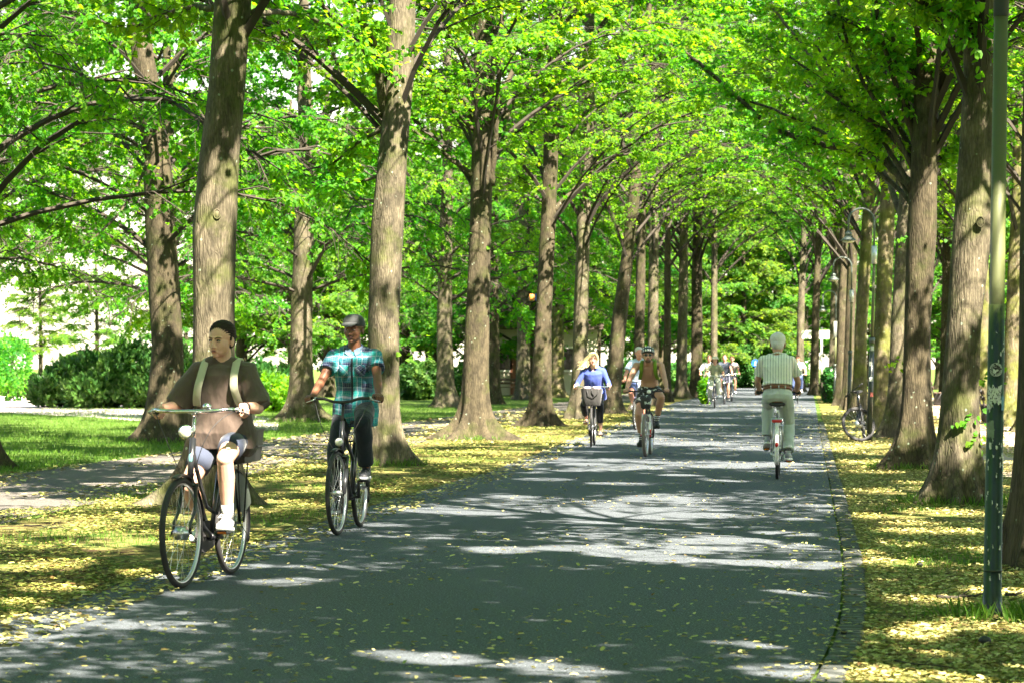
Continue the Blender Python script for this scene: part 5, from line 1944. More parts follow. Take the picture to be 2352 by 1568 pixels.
# right row
near_tree('dark ridged trunk cut off by the right edge of the frame behind the lamp post', [(2408, 600, 130), (2405, 900, 134), (2402, 1150, 150), (2402, 1300, 165)], 'c0', 'bark_dark', gC, .2, seed=18, flare=.5)
near_tree('mossy grey linden just left of the foreground lamp post', [(2249, 0, 72), (2247, 183, 72), (2240, 366, 77), (2233, 531, 88), (2215, 737, 78), (2204, 956, 84), (2196, 1156, 94)], 'c3', 'bark', gC, 1.0, seed=19, flare=.8,
          knots=((2.85, R(-80), .09),), asym=((R(185), 1.1), (R(-30), 1.4)), sprouts=((2215, 963, 1), (2265, 870, 1), (2230, 1010, 1)),
          branches=(([(2220, 60), (2190, 38), (2124, 7), (2080, -20)], 20, 14, -.5), ([(2246, 150), (2240, 95), (2226, 44), (2205, -10)], 17, 13, -.6)))
near_tree('linden with a fan of limbs sweeping left over the road, behind the grey linden', [(2138, 37, 36), (2129, 183, 54), (2124, 366, 60), (2118, 531, 66), (2107, 737, 60), (2104, 956, 66), (2098, 1076, 80)], 'c3', 'bark_dark', gC, 2.1, seed=21, flare=.9,
          knots=((4.75, R(-70), .08),), asym=((R(190), 1.1), (R(-10), 1.0)), sprouts=((2082, 545, 1), (2060, 830, 1)),
          branches=(([(2112, 396), (2080, 350), (2025, 293), (1952, 249), (1897, 209)], 18, 8, 1.), ([(2094, 428), (2055, 390), (2007, 355), (1915, 337), (1824, 315), (1739, 264), (1641, 176), (1567, 114)], 22, 8, 5.),
                    ([(2103, 330), (2080, 260), (2055, 183), (2025, 88), (2010, 0)], 15, 9, 0.), ([(2102, 170), (2070, 130), (2036, 95), (1989, 66), (1900, 30)], 18, 9, .5), ([(2118, 220), (2115, 150), (2108, 80), (2085, 10)], 17, 12, -.8),
                    ([(2128, 200), (2120, 120), (2100, 20)], 20, 14, -.4), ([(2152, 240), (2170, 180), (2186, 110), (2200, 60)], 12, 6, .5), ([(2145, 372), (2170, 350), (2205, 322)], 13, 8, .5), ([(2104, 480), (2060, 430), (1990, 370), (1900, 310), (1800, 262), (1700, 226)], 13, 6, 4.), ([(2110, 350), (2090, 260), (2060, 150), (2045, 40)], 14, 8, .3), ([(2106, 400), (2050, 300), (1985, 190), (1945, 90), (1925, 0)], 13, 7, .8), ([(2100, 440), (2030, 330), (1960, 250), (1870, 170), (1780, 110)], 12, 5, 2.), ([(2108, 370), (2070, 300), (2020, 220), (1960, 130), (1900, 40)], 13, 6, 1.5), ([(2100, 460), (2060, 400), (2000, 300), (1930, 190), (1870, 100)], 14, 6, 2.5)))
near_tree('linden right behind the parked bicycle, lit at its foot', [(2090, 300, 26), (2075, 531, 32), (2064, 737, 36), (2060, 900, 42), (2058, 1005, 54)], 'c3', 'bark', gC, 3.0, seed=22, flare=.9, asym=((R(190), 1.0),),
          branches=(([(2072, 500), (2040, 420), (2000, 348), (1934, 227), (1860, 128), (1773, 18)], 16, 7, 3.), ([(2070, 420), (2030, 330), (1980, 220), (1930, 110)], 12, 5, 1.)))
near_tree('linden trunk rising straight behind the sticker-covered lamp post', [(2045, 300, 28), (2035, 531, 36), (2028, 737, 38), (2022, 900, 40), (2020, 985, 46)], 'c3', 'bark_moss', gC, 4.2, seed=23, flare=.9,
          branches=(([(2030, 470), (2000, 420), (1934, 359), (1870, 300), (1790, 240)], 13, 5, 2.), ([(2030, 560), (1990, 480), (1930, 420), (1850, 380)], 11, 5, 3.)))
near_tree('yellow-green mossy linden between the two middle lamp posts', [(2000, 400, 22), (1988, 600, 28), (1977, 760, 28), (1972, 965, 34)], 'c2', 'bark_moss', gC, 5.0, seed=24, flare=.9, branches=(([(1985, 600), (1940, 520), (1880, 450), (1800, 400)], 9, 4, 2.),))
near_tree('dark linden left of the third lamp post', [(1965, 400, 20), (1958, 600, 22), (1952, 760, 22), (1947, 942, 26)], 'c2', 'bark_dark', gC, 6.0, seed=25)
for i, (x, y, w) in enumerate([(1930, 930, 20), (1912, 921, 17), (1870, 906, 17), (1836, 899, 16)]):
    near_tree(['linden between the third and fourth lamp posts', 'linden just right of the white signpost boards', 'slim linden behind the white signpost', 'dark trunk left of the white signpost'][i],
              [(x + 12, 500, w * .8), (x + 4, 700, w), (x, y, w * 1.2)], 'c2', ('bark_dark', 'bark')[i % 2], gC, i * 1.1, seed=30 + i, sc=1.18)
# right, beyond the sandy path
for i, (x, y, w, t) in enumerate([(2253, 962, 32, 2258), (2325, 977, 42, 2338), (2170, 922, 22, 2176), (2365, 990, 44, 2372), (2128, 912, 16, 2130), (2460, 1030, 60, 2470), (2290, 925, 22, 2292)]):
    near_tree(['yellow-mossed linden between the grey linden and the foreground post', 'linden with a green-lit trunk right of the foreground lamp post', 'slim shaded linden beyond the sandy path', 'linden at the right edge beyond the sandy path',
               'far slim linden beyond the sandy path', 'linden beyond the sandy path outside the right edge', 'thin far linden right of the foreground lamp post'][i],
              [(t, 500, w * .8), ((x + t) / 2, 700, w), (x, y, w * 1.3)], ('c2', 'a2')[i % 2], ('bark_moss', 'bark_moss', 'bark_dark', 'bark')[i % 4], gD, i * .9, seed=40 + i)

# trees that continue both rows beside and behind the camera: they shade the foreground
tm = trunk_mesh(lambda z: (0.05 * math.sin(z * .4), 0.04 * math.sin(z * .5 + 1)), lambda z: .24 * (1 - z / 18), 13.5, M['bark_dark'], 50, .8, n=16)


def far_tree(label, x, y, crown, rot, sc, group, trunk=None):
    r_ = thing('linden_tree' if group != gF else 'tree', label, 'tree', (x, y, 0), 0, group)
    link('trunk', trunk or tm, r_).scale = (sc, sc, sc)
    c = link('crown', CR[crown], r_)
    c.rotation_euler = (0, 0, rot)
    c.scale = (sc, sc, sc)
    return r_


for i, (x, y) in enumerate([(-46, 196), (-40, 205), (-33, 192), (-27, 200), (-21, 190), (-52, 200)]):
    far_tree(['leafy', 'rounded', 'bushy', 'pale', 'small-looking', 'edge'][i] + ' sunlit tree in the bright distance left of the avenue', x, y, ('f0', 'f1')[i % 2], i * 2.1, .85, 'trees far behind the avenue')
for x, y in ((-9.1, 64), (-10.8, 76)):
    far_tree('linden trunk lined up behind the broad dark trunk left of the woman in brown' if y < 70 else 'farther linden seen past the broad dark left trunk', x, y, 'b1', y * 1.3, 1., gB)
for i, (x, y) in enumerate(((-11.9, 52), (-14.8, 66), (-17.6, 80))):
    far_tree('linden left of the frame whose boughs reach in over the lawn', x, y, ('b0', 'b1')[i % 2], y * 1.1, 1.05, 'lindens left of the frame')

EXTRA = [(-4.2, 14.0), (-5.4, 5.0), (-6.9, -4.0), (3.6, 8.5), (2.4, -.5), (1.0, -9.), (6.2, 5.), (9.5, 13.), (8.6, 22.), (-9.5, 20.), (-10.5, 8.), (5.8, -6.), (12.5, 30.), (10.8, 2.), (0., 3.5), (-1.5, 9.)]
for i, (x, y) in enumerate(EXTRA[:14]):
    far_tree('linden of the same avenue beside or behind the camera, outside the frame', x, y, 'e0', i * 1.7, 1., 'linden trees outside the frame')
for i, (x, y) in enumerate([(-15, -5), (-17, 12), (17, 12), (18, -1), (-3, -17), (6, -19), (-12, -18), (14, -13), (0, -29), (-10, -30), (10, -30), (-20, 26), (19, 27)]):
    far_tree('linden of the same avenue beside or behind the camera, outside the frame', x, y, 'f0', i * 1.3, 1.1, 'linden trees outside the frame')
# ---------------------------------------------------------------- background trees, hedges, buildings
rr_ = random.Random(12)
BG = []
# left wood behind the lawn and the hedge
for (x0, x1, y0, y1, n_, kinds) in ((-14, 2, 104, 118, 6, ('f0', 'f1')), (-9, -2, 122, 130, 3, ('f0', 'f1')), (-8, 10, 124, 140, 7, ('f0', 'f1')), (8, 20, 150, 160, 5, ('f0', 'f1')), (14, 28, 158, 172, 6, ('f0', 'f1')),
                                    (20, 34, 80, 100, 4, ('f1', 'a0')), (20, 42, 108, 128, 5, ('f0', 'f1')), (24, 48, 135, 160, 6, ('f0', 'f1'))):
    for i in range(n_):
        t = (i + .5) / n_
        BG.append((x0 + (x1 - x0) * t + rr_.uniform(-1, 1), rr_.uniform(y0, y1), kinds[i % 2]))
LM = [(60, 'the sunlit shrub at the left edge'), (375, 'the broad dark left trunk'), (490, 'the large left linden'), (695, 'the forked linden'), (885, 'the pale sunlit trunk'), (1025, 'the leafy low-crowned linden'),
      (1095, 'the third road tree'), (1205, 'the linden with the hanging box'), (1240, 'the leaning dark trunk'), (1330, 'the trunk left of the blonde woman'), (1420, 'the blonde woman'), (1500, 'the helmeted rider'), (1640, 'the far riders'),
      (1735, 'the round blue sign'), (1790, 'the white-haired rider'), (1887, 'the white signpost'), (1949, 'the middle street lamp'), (1996, 'the parked bicycle'), (2100, 'the fan-limbed linden'), (2205, 'the mossy grey linden'), (2290, 'the foreground lamp post')]
cells = {}
for x, y, k in BG:
    px = CXP + FL * x / y
    nm = min(LM, key=lambda q_: abs(q_[0] - px))
    side = 'left of' if px < nm[0] - 14 else 'right of' if px > nm[0] + 14 else 'behind'
    if px > 2352:
        nm, side = (0, 'the right edge of the frame'), 'beyond'
    elif px < 0:
        nm, side = (0, 'the left edge of the frame'), 'beyond'
    cells.setdefault((side, nm[1]), []).append((y, x, k))
od = ['nearest', 'second', 'third', 'fourth', 'fifth', 'sixth', 'seventh', 'eighth', 'ninth', 'tenth', 'eleventh', 'twelfth']
for (side, nm), lst in cells.items():
    for i, (y, x, k) in enumerate(sorted(lst)):
        lab = 'far leafy tree seen ' + side + ' ' + nm + ('' if len(lst) == 1 else ', ' + od[i] + ' in depth')
        far_tree(lab, x, y, k, rr_.uniform(0, 6.28), rr_.uniform(.9, 1.25), gF)


def leaf_mass(name, label, cat, boxes, n, ls, lm, group=None, stem=True, seed=3, upright=.2, wid=.8):
    """shrub: leaves crowding the skin of overlapping rounded volumes, on real stems"""
    r2 = np.random.default_rng(seed)
    c0 = np.array(boxes[0][0])
    root = thing(name, label, cat, (c0[0], c0[1], 0), 0, group)
    Pp, Nq = [], []
    vol = np.array([b[1][0] * b[1][1] + b[1][0] * b[1][2] for b in boxes])
    for (c, r), m_ in zip(boxes, (vol / vol.sum() * n).astype(int)):
        d = r2.normal(0, 1, (m_, 3))
        d /= np.linalg.norm(d, axis=1, keepdims=True)
        d = np.sign(d) * np.abs(d) ** .9
        d /= np.linalg.norm(d, axis=1, keepdims=True)
        k = r2.uniform(.62, 1.03, (m_, 1)) ** .6
        bump_ = 1 + .13 * np.sin(d[:, 0:1] * 7 + d[:, 2:3] * 5 + c[0]) + .09 * np.sin(d[:, 1:2] * 13 + d[:, 0:1] * 17 + c[0] * 3)
        p = np.array(c) + d * np.array(r) * k * bump_
        ok = p[:, 2] > .05
        Pp.append(p[ok])
        Nq.append(d[ok])
    P_ = np.concatenate(Pp)
    N_ = np.concatenate(Nq)
    n_ = len(P_)
    D_ = N_ * .6 + np.array([0, 0, upright]) + r2.normal(0, .5, (n_, 3))
    v, q_ = leaves(P_ - np.array([c0[0], c0[1], 0]), D_, N_ + np.array([0, 0, .8]) + r2.normal(0, .35, (n_, 3)), r2.uniform(ls[0], ls[1], n_), width=wid)
    link('foliage', arr_mesh('foliage', v, q_, [M[lm]]), root)
    segs = []
    for c, r in boxes:
        for _ in range(7):
            b = np.array([c[0] + r2.uniform(-.4, .4) * r[0] - c0[0], c[1] + r2.uniform(-.3, .3) * r[1] - c0[1], 0.])
            e = np.array([b[0] + r2.uniform(-.6, .6), b[1] + r2.uniform(-.4, .4), c[2] + r[2] * .5])
            m = (b + e) / 2 + r2.normal(0, .06, 3)
            segs += [(b, m, .045, .03), (m, e, .03, .012)]
    vt, qt = tubes_np(segs, 6)
    link('stem', arr_mesh('stem', vt, qt, [M['twig']]), root)
    return root


def px_box(x0, x1, ytop, Y, depth=1.2, lift=0.):
    a, b = at(x0, ytop, Y), at(x1, ytop, Y)
    h = a.z - lift
    return ((( a.x + b.x) / 2, Y, lift + h / 2), (abs(b.x - a.x) / 2 * 1.08, depth, h / 2 * 1.05))


leaf_mass('laurel_hedge', 'broad dark laurel hedge behind the gravel path left of the broad trunk', 'hedge', [px_box(75, 150, 862, 82), px_box(110, 190, 835, 82.5), px_box(160, 250, 812, 82), px_box(215, 290, 826, 81), px_box(250, 340, 790, 82), px_box(320, 390, 808, 81), px_box(350, 440, 797, 82), px_box(150, 260, 870, 80.5), px_box(250, 400, 866, 80.5)], 19000, (.16, .26), 'laurel', upright=.9, wid=.55)
leaf_mass('laurel_hedge', 'lower laurel hedge between the two left trunks behind the woman in brown', 'hedge', [px_box(560, 640, 835, 84, 1.5), px_box(620, 700, 845, 86, 1.5), px_box(430, 560, 815, 84, 1.5)], 9000, (.15, .24), 'laurel', upright=.8, wid=.55, seed=4)
leaf_mass('shrub', 'light green big-leaved shrub beside the forked linden', 'shrub', [px_box(585, 665, 862, 74, 1.), px_box(640, 700, 880, 73, .9)], 2600, (.10, .16), 'leaf', upright=.2, seed=5)
leaf_mass('shrub', 'dark shrub on the lawn left of the leafy low-crowned linden', 'shrub', [px_box(915, 985, 838, 100, 1.6), px_box(960, 1010, 830, 102, 1.6)], 5000, (.14, .22), 'laurel', seed=6)
leaf_mass('shrub', 'dark shrub right of the leafy low-crowned linden', 'shrub', [px_box(1040, 1085, 842, 104, 1.6), px_box(1075, 1115, 850, 105, 1.5)], 4000, (.14, .22), 'laurel', seed=7)
leaf_mass('shrub', 'sunlit yellow-green shrub at the left edge of the frame', 'shrub', [px_box(-120, 20, 760, 96, 2.), px_box(-10, 70, 775, 97, 2.)], 6000, (.10, .17), 'leaf_far', seed=8)
leaf_mass('shrub', 'dark bush closing the far end of the avenue', 'shrub', [px_box(1690, 1745, 800, 150, 2.), px_box(1730, 1790, 790, 152, 2.), px_box(1780, 1850, 800, 150, 2.)], 9000, (.2, .3), 'laurel', seed=9)
leaf_mass('shrub', 'low dark shrub beside the fourth lamp post', 'shrub', [px_box(1893, 1912, 850, 92, .8), px_box(1905, 1925, 862, 90, .8)], 2500, (.12, .2), 'laurel', seed=10)
leaf_mass('shrub', 'far shaded thicket behind the pale garden house', 'shrub', [px_box(1120, 1220, 832, 150, 2.), px_box(1200, 1300, 836, 150, 2.), px_box(1280, 1380, 830, 152, 2.)], 5000, (.2, .3), 'laurel', seed=12)
leaf_mass('shrub', 'far shaded thicket between the blonde woman and the far riders', 'shrub', [px_box(1380, 1460, 832, 146, 2.), px_box(1440, 1540, 828, 148, 2.), px_box(1520, 1620, 834, 146, 2.), px_box(1600, 1690, 830, 148, 2.)], 6000, (.2, .3), 'laurel', seed=13)
leaf_mass('shrub', 'leafy young shoots at the foot of the trunk near the far riders', 'shrub', [px_box(1608, 1628, 868, 88, .4)], 500, (.10, .16), 'leaf', seed=11)

# pale house behind the left row of trunks
bY = 116.
a, b = at(1118, 800, bY), at(1372, 800, bY)
hs_ = thing('house', 'pale rendered garden house glimpsed between the trunks behind the blonde woman', 'house', ((a.x + b.x) / 2, bY, 0))
w_ = (b.x - a.x) / 2
M['render'] = mat('pale_render', (.42, .40, .31), .9, var=.12, vs=1.5, bump=.2)
q = MB()
q.box((0, 3., 1.55), (w_, 3., 1.57))
q.build('wall', M['render'], hs_, False)
q = MB()
q.add([(-w_ - .3, -.35, 3.1), (w_ + .3, -.35, 3.1), (w_ + .3, 3., 4.6), (-w_ - .3, 3., 4.6), (w_ + .3, 6.35, 3.1), (-w_ - .3, 6.35, 3.1),
       (-w_ - .3, -.35, 3.24), (w_ + .3, -.35, 3.24), (w_ + .3, 3., 4.74), (-w_ - .3, 3., 4.74), (w_ + .3, 6.35, 3.24), (-w_ - .3, 6.35, 3.24)],
      [(0, 3, 2, 1), (3, 5, 4, 2), (6, 7, 8, 9), (9, 8, 10, 11), (0, 1, 7, 6), (5, 11, 10, 4), (0, 6, 9, 3), (3, 9, 11, 5), (1, 2, 8, 7), (2, 4, 10, 8)])
q.build('roof', mat('roof_tiles', (.07, .05, .04), .8, var=.3, vs=4), hs_, False)
q = MB()
dx = at(1196, 850, bY).x - (a.x + b.x) / 2
q.box((dx, -.03, 1.03), (.5, .05, 1.03))
dr_ = q.build('door', mat('brown_door', (.16, .06, .03), .6, var=.3), hs_, False)
for xx in (-w_ * .72, w_ * .45):
    q = MB()
    q.box((xx, -.02, 1.7), (.55, .05, .6))
    wn = q.build('window', M['white_paint'], hs_, False)
    q = MB()
    q.box((xx, -.05, 1.7), (.46, .03, .51))
    q.build('pane', M['dark_glass'], wn, False)

# ---------------------------------------------------------------- lamps
M['algae_post'] = None


def postmat(name, base, algae, amount, lo=0., hi=3.):
    m = N(name)
    o = m.obj()
    sep = m.n('SeparateXYZ', {0: o})
    t = m.n('MapRange', {0: sep.outputs[2], 1: lo, 2: hi, 3: -.35, 4: .45}).outputs[0]
    nz = m.noise(m.obj((1, 1, .35)), 14, 5, .7)
    k = m.ramp(m.math('ADD', nz, t), [(.42, (0, 0, 0)), (.58, (1, 1, 1))])
    side = m.math('ADD', m.math('MULTIPLY', m.n('SeparateXYZ', {0: m.n('NewGeometry').outputs['Normal']}).outputs[0], .45), .62, clamp=True)
    k = m.math('MULTIPLY', m.math('MULTIPLY', k, amount), side, clamp=True)
    c = m.mix(k, base, m.mix(nz, algae, tuple(a_ * 1.8 for a_ in algae)))
    return m.done(m.bsdf(Base_Color=c, Roughness=m.math('ADD', m.math('MULTIPLY', k, .5), .32), Normal=m.bump(m.noise(o, 70, 4), .15, .004)))


M['post'] = postmat('green_black_post', (.014, .022, .018), (.10, .13, .02), 0.95, 1.2, 2.2)
M['post_top'] = postmat('algae_post', (.05, .058, .032), (.075, .085, .022), .9, -3, 1)
M['lamp_metal'] = mat('lamp_grey_green', (.075, .095, .085), .45, .2, var=.2)
M['glass_bowl'] = mat('lamp_bowl', (.55, .55, .42), .2, var=.05)
M['paper'] = mat('torn_paper', (.55, .58, .52), .8, var=.35, vs=60)
M['sticker_blue'] = mat('faded_blue_sticker', (.10, .25, .35), .6, var=.4, vs=30)
M['sticker_green'] = mat('faded_green_sticker', (.16, .22, .15), .7, var=.4, vs=30)

# the foreground post
f0, ft = G(2279, 1418), at(2300, 0, G(2279, 1418).y)
post = thing('lamp_post', 'black-green foreground lamp post on the right, torn stickers below and green algae above', 'lamp post', (f0.x, f0.y, 0), 0)
tilt = (ft.x - f0.x) / ft.z
sc_ = f0.y / FL
q = MB()
zr = at(2300, 700, f0.y).z
q.tube([(0, 0, -.1), (0, 0, .14), (0, 0, .1401), (tilt * zr, 0, zr)], [.0535, .0535, .0505, .0445], 32)
q.build('lower_pole', M['post'], post)
q = MB()
z2 = at(2300, 38, f0.y).z
q.tube([(tilt * zr, 0, zr - .03), (tilt * zr, 0, zr), (tilt * z2, 0, z2)], [.043, .0425, .0385], 32)
q.build('upper_pole', M['post_top'], post)
q = MB()
q.tube([(tilt * z2, 0, z2), (tilt * (z2 + 2.0), 0, z2 + 2.0)], [.0425, .036], 32)
q.build('top_sleeve', mat('blue_grey_sleeve', (.05, .07, .085), .5, var=.2), post)
q = MB()
q.tube([(tilt * .28, 0, .262), (tilt * .28, 0, .27)], .0525, 32)
q.build('joint_ring', M['post'], post)


def wrap(name, z, a0, a1, h, m_, rough=0., seed=0, rad=None, parent=post, nz=6, na=14, rotz=0.):
    """paper stuck round the pole; ragged when torn"""
    r2 = random.Random(seed)
    q = MB()
    vs, fs = [], []
    for j in range(nz + 1):
        for i in range(na + 1):
            u, v = i / na, j / nz
            e = min(u, 1 - u, v, 1 - v)
            a = R(a0 + (a1 - a0) * u + (r2.uniform(-1, 1) * rough * 12 if e < .01 else 0))
            zz = z - h / 2 + h * v + (r2.uniform(-1, 1) * rough * .02 if e < .01 else 0)
            rr2 = (rad if rad else .0505 - .006 * zz / zr) + .0016
            vs.append((tilt * zz + math.cos(a) * rr2, math.sin(a) * rr2, zz))
    holes = set()
    if rough > .5:
        for _ in range(int(nz * na * .22)):
            holes.add((r2.randrange(nz), r2.randrange(na)))
    for j in range(nz):
        for i in range(na):
            if (j, i) in holes:
                continue
            b0 = j * (na + 1) + i
            fs.append((b0, b0 + 1, b0 + na + 2, b0 + na + 1))
    q.add(vs, fs)
    return q.build(name, m_, parent)


Z = lambda y: at(2280, y, f0.y).z
wrap('torn_poster', Z(905), -165, -60, .085, M['paper'], 1., 1, nz=10, na=20)
wrap('torn_poster', Z(932), -175, -125, .04, M['paper'], 1., 2)
wrap('sticker', Z(925), -58, -15, .078, M['sticker_blue'], .3, 3)
wrap('sticker', Z(985), -25, 5, .095, M['paper'], .1, 4)
wrap('sticker', Z(985), -170, -105, .09, M['sticker_green'], .4, 5)
wrap('sticker', Z(1062), -45, 5, .10, M['paper'], .6, 6)
wrap('sticker', Z(1072), -40, -15, .04, M['sticker_blue'], .3, 7)
r3 = random.Random(9)
for i in range(46):
    y = r3.choice([r3.uniform(1010, 1090), r3.uniform(1060, 1180), r3.uniform(1180, 1340), r3.uniform(730, 830)])
    a = r3.uniform(-160, -30)
    hh = r3.uniform(.008, .028)
    wrap('paint_chip', Z(y), a, a + r3.uniform(4, 12), hh, M['paper'], .35, 20 + i, nz=2, na=2)
# the round black and white sticker with its lettering
zs_ = at(2290, 848, f0.y).z
q = MB()
ns = 40
Rs = .0375


def onpole(u, v, off):
    """u across, v up, metres, laid on the pole's front"""
    zz = zs_ + v
    r_ = .0505 - .006 * zz / zr + off
    a = R(-100) + u / r_
    return (tilt * zz + math.cos(a) * r_, math.sin(a) * r_, zz)


def disc(mb, r0, r1, off, a0=0, a1=2 * PI, n=40, mi=0, cu=0., cv=0.):
    vs, fs = [], []
    for i in range(n + 1):
        a = a0 + (a1 - a0) * i / n
        for r_ in (r0, (r0 + r1) / 2, r1):
            vs.append(onpole(cu + math.cos(a) * r_, cv + math.sin(a) * r_, off))
    for i in range(n):
        for k in range(2):
            fs.append((i * 3 + k, i * 3 + k + 1, (i + 1) * 3 + k + 1, (i + 1) * 3 + k))
    mb.add(vs, fs, mi)


disc(q, .0005, Rs, .0012)
sb = q.build('round_sticker', M['black_matt'], post)
q = MB()
disc(q, Rs * .94, Rs * 1.0, .0024)
disc(q, Rs * .60, Rs * .64, .0024, R(100), R(355))
q.build('sticker_ring', M['paper'], sb)
# plain generic shapes for the worn picture in the middle
q = MB()
for cu, cv, r_ in ((-.008, -.011, .010), (-.013, .0, .005), (.006, -.004, .006)):
    disc(q, .0003, r_, .0026, n=16, cu=cu, cv=cv)
for pts in (((.002, -.004), (.022, .009), (.010, .002)), ((-.014, .014), (.006, .013), (-.004, .017)), ((.0, -.008), (.018, -.006), (.012, -.001))):
    q.add([onpole(u, v, .0027) for u, v in pts], [(0, 1, 2)])
q.build('sticker_picture', M['paper'], sb, False)
FONT = {'T': '111010010010010', 'E': '111100110100111', 'O': '111101101101111', 'C': '111100100100111', 'N': '101111111111101', 'K': '101110100110101', 'R': '110101110101101', 'A': '010101111101101', 'L': '100100100100111', 'Y': '101101010010010',
        'H': '101101111101101', 'D': '110101101101110', 'U': '101101101101111', 'M': '101111111101101', 'S': '111100111001111', 'I': '111010010010111', 'G': '111100101101111', 'P': '111101111100100', ' ': '0' * 15, 'F': '111100110100100'}


def arc_text(mb, txt, ac, step, r_in, h, flip=False):
    n_ = len(txt)
    for i, ch in enumerate(txt):
        a = ac + (i - (n_ - 1) / 2) * (-step if not flip else step)
        for k, bit in enumerate(FONT.get(ch, '0' * 15)):
            if bit != '1':
                continue
            r_, c_ = divmod(k, 3)
            w_ = step * .82
            if not flip:
                a0 = a + w_ / 2 - c_ * w_ / 3
                a1 = a0 - w_ / 3
                q0 = r_in + h - r_ * h / 5
                q1 = q0 - h / 5
            else:
                a0 = a - w_ / 2 + c_ * w_ / 3
                a1 = a0 + w_ / 3
                q0 = r_in + r_ * h / 5
                q1 = q0 + h / 5
            mb.add([onpole(math.cos(x) * y, math.sin(x) * y, .0026) for x, y in ((a0, q0), (a1, q0), (a1, q1), (a0, q1))], [(0, 1, 2, 3)])


q = MB()
arc_text(q, 'FCOC MERDE', R(92), R(15.5), Rs * .70, Rs * .22)
arc_text(q, 'DEEM MUNSTER', R(-88), R(14.5), Rs * .70, Rs * .22, True)
q.build('sticker_lettering', M['paper'], sb, False)


def arc_lamp(label, base, pole_top, arc_top, shade, Y, w0, w1, shr, group):
    """curved-arm street lamp, its hat-shaped shade hanging over the road"""
    b = at(base[0], base[1], Y)
    r_ = thing('street_lamp', label, 'street lamp', (b.x, Y, 0), 0, group)
    o = V(b.x, Y, 0)
    pt = at(*pole_top, Y) - o
    zj = pt.z * .56
    q = MB()
    wl = w0 * Y / FL / 2
    wu = w1 * Y / FL / 2
    xj = pt.x * zj / pt.z
    q.tube([(0, 0, -.1), (xj, 0, zj)], [wl * 1.1, wl * .8], 16)
    q.build('lower_pole', M['post'], r_)
    q = MB()
    q.tube([(xj, 0, zj - .02), (pt.x, 0, pt.z)], [wu, wu * .85], 14)
    q.build('upper_pole', M['post_top'], r_)
    q = MB()
    q.tube([(xj, 0, zj - .05), (xj, 0, zj + .05)], wl * 1.05, 16)
    q.build('pole_joint', M['lamp_metal'], r_)
    q = MB()
    q.tube([(pt.x, 0, pt.z - .05), (pt.x, 0, pt.z + .28)], wu * 1.6, 14)
    q.build('pole_collar', M['silver_paint'], r_)
    sh_ = at(*shade, Y) - o
    at_ = at(*arc_top, Y) - o
    cx_ = (pt.x + sh_.x) / 2
    pts = [(pt.x, 0, pt.z + .1)]
    hx = (pt.x - sh_.x) / 2
    z1_ = at_.z - hx
    pts.append((pt.x, 0, z1_))
    for i in range(1, 12):
        a = PI * i / 12
        pts.append((cx_ + hx * math.cos(a), 0, z1_ + hx * math.sin(a)))
    pts.append((sh_.x, 0, z1_))
    pts.append((sh_.x, 0, sh_.z + shr * .9))
    q = MB()
    q.tube(pts, wu * .62, 10)
    q.build('curved_arm', M['lamp_metal'], r_)
    q = MB()
    s_ = shr
    q.lathe([(s_ * .96, -.01 * s_), (s_ * 1.0, .03 * s_), (s_ * .72, .24 * s_), (s_ * .40, .50 * s_), (s_ * .36, .62 * s_), (s_ * .42, .66 * s_), (s_ * .40, .95 * s_), (s_ * .30, 1.02 * s_), (s_ * .12, 1.2 * s_)], 28, (sh_.x, 0, sh_.z))
    so_ = q.build('lamp_shade', M['lamp_metal'], r_)
    q = MB()
    q.lathe([(s_ * .78, -.03 * s_), (s_ * .66, -.18 * s_), (s_ * .35, -.27 * s_), (s_ * .02, -.30 * s_)], 24, (sh_.x, 0, sh_.z))
    q.build('glass_bowl', M['glass_bowl'], so_)
    return r_


gL = 'curved-arm street lamps along the right verge'
Y2, Y3, Y4 = G(1996, 1013).y, G(1949, 960).y, G(1917, 926).y
L2 = arc_lamp('nearest curved-arm street lamp with a dark hat-shaped shade, the parked bicycle at its foot', (1996, 1013), (2008, 600), (1978, 479), (1949, 553), Y2, 13, 8, .155, gL)
arc_lamp('middle curved-arm street lamp with a pale sunlit shade', (1949, 960), (1956, 690), (1932, 591), (1914, 643), Y3, 10, 6, .165, gL)
arc_lamp('farthest street lamp, its small shade half lost in the leaves above the white signpost', (1917, 926), (1920, 770), (1906, 668), (1890, 714), Y4, 8, 5, .165, gL)
for i, (z_, a_, m_) in enumerate([(at(0, 800, Y2).z, -90, M['paper']), (at(0, 870, Y2).z, -95, M['paper']), (at(0, 905, Y2).z, -70, mat('red_sticker', (.6, .15, .12), .6)), (at(0, 835, Y2).z, -110, M['paper'])]):
    q = MB()
    wl = 13 * Y2 / FL / 2 * 1.12
    vs = [(math.cos(R(a_ + d_)) * wl + z_ * .03, math.sin(R(a_ + d_)) * wl, z_ + h_) for d_ in (-28, 0, 28) for h_ in (-.04, .04)]
    q.add(vs, [(0, 2, 3, 1), (2, 4, 5, 3)])
    q.build('sticker', m_, L2)

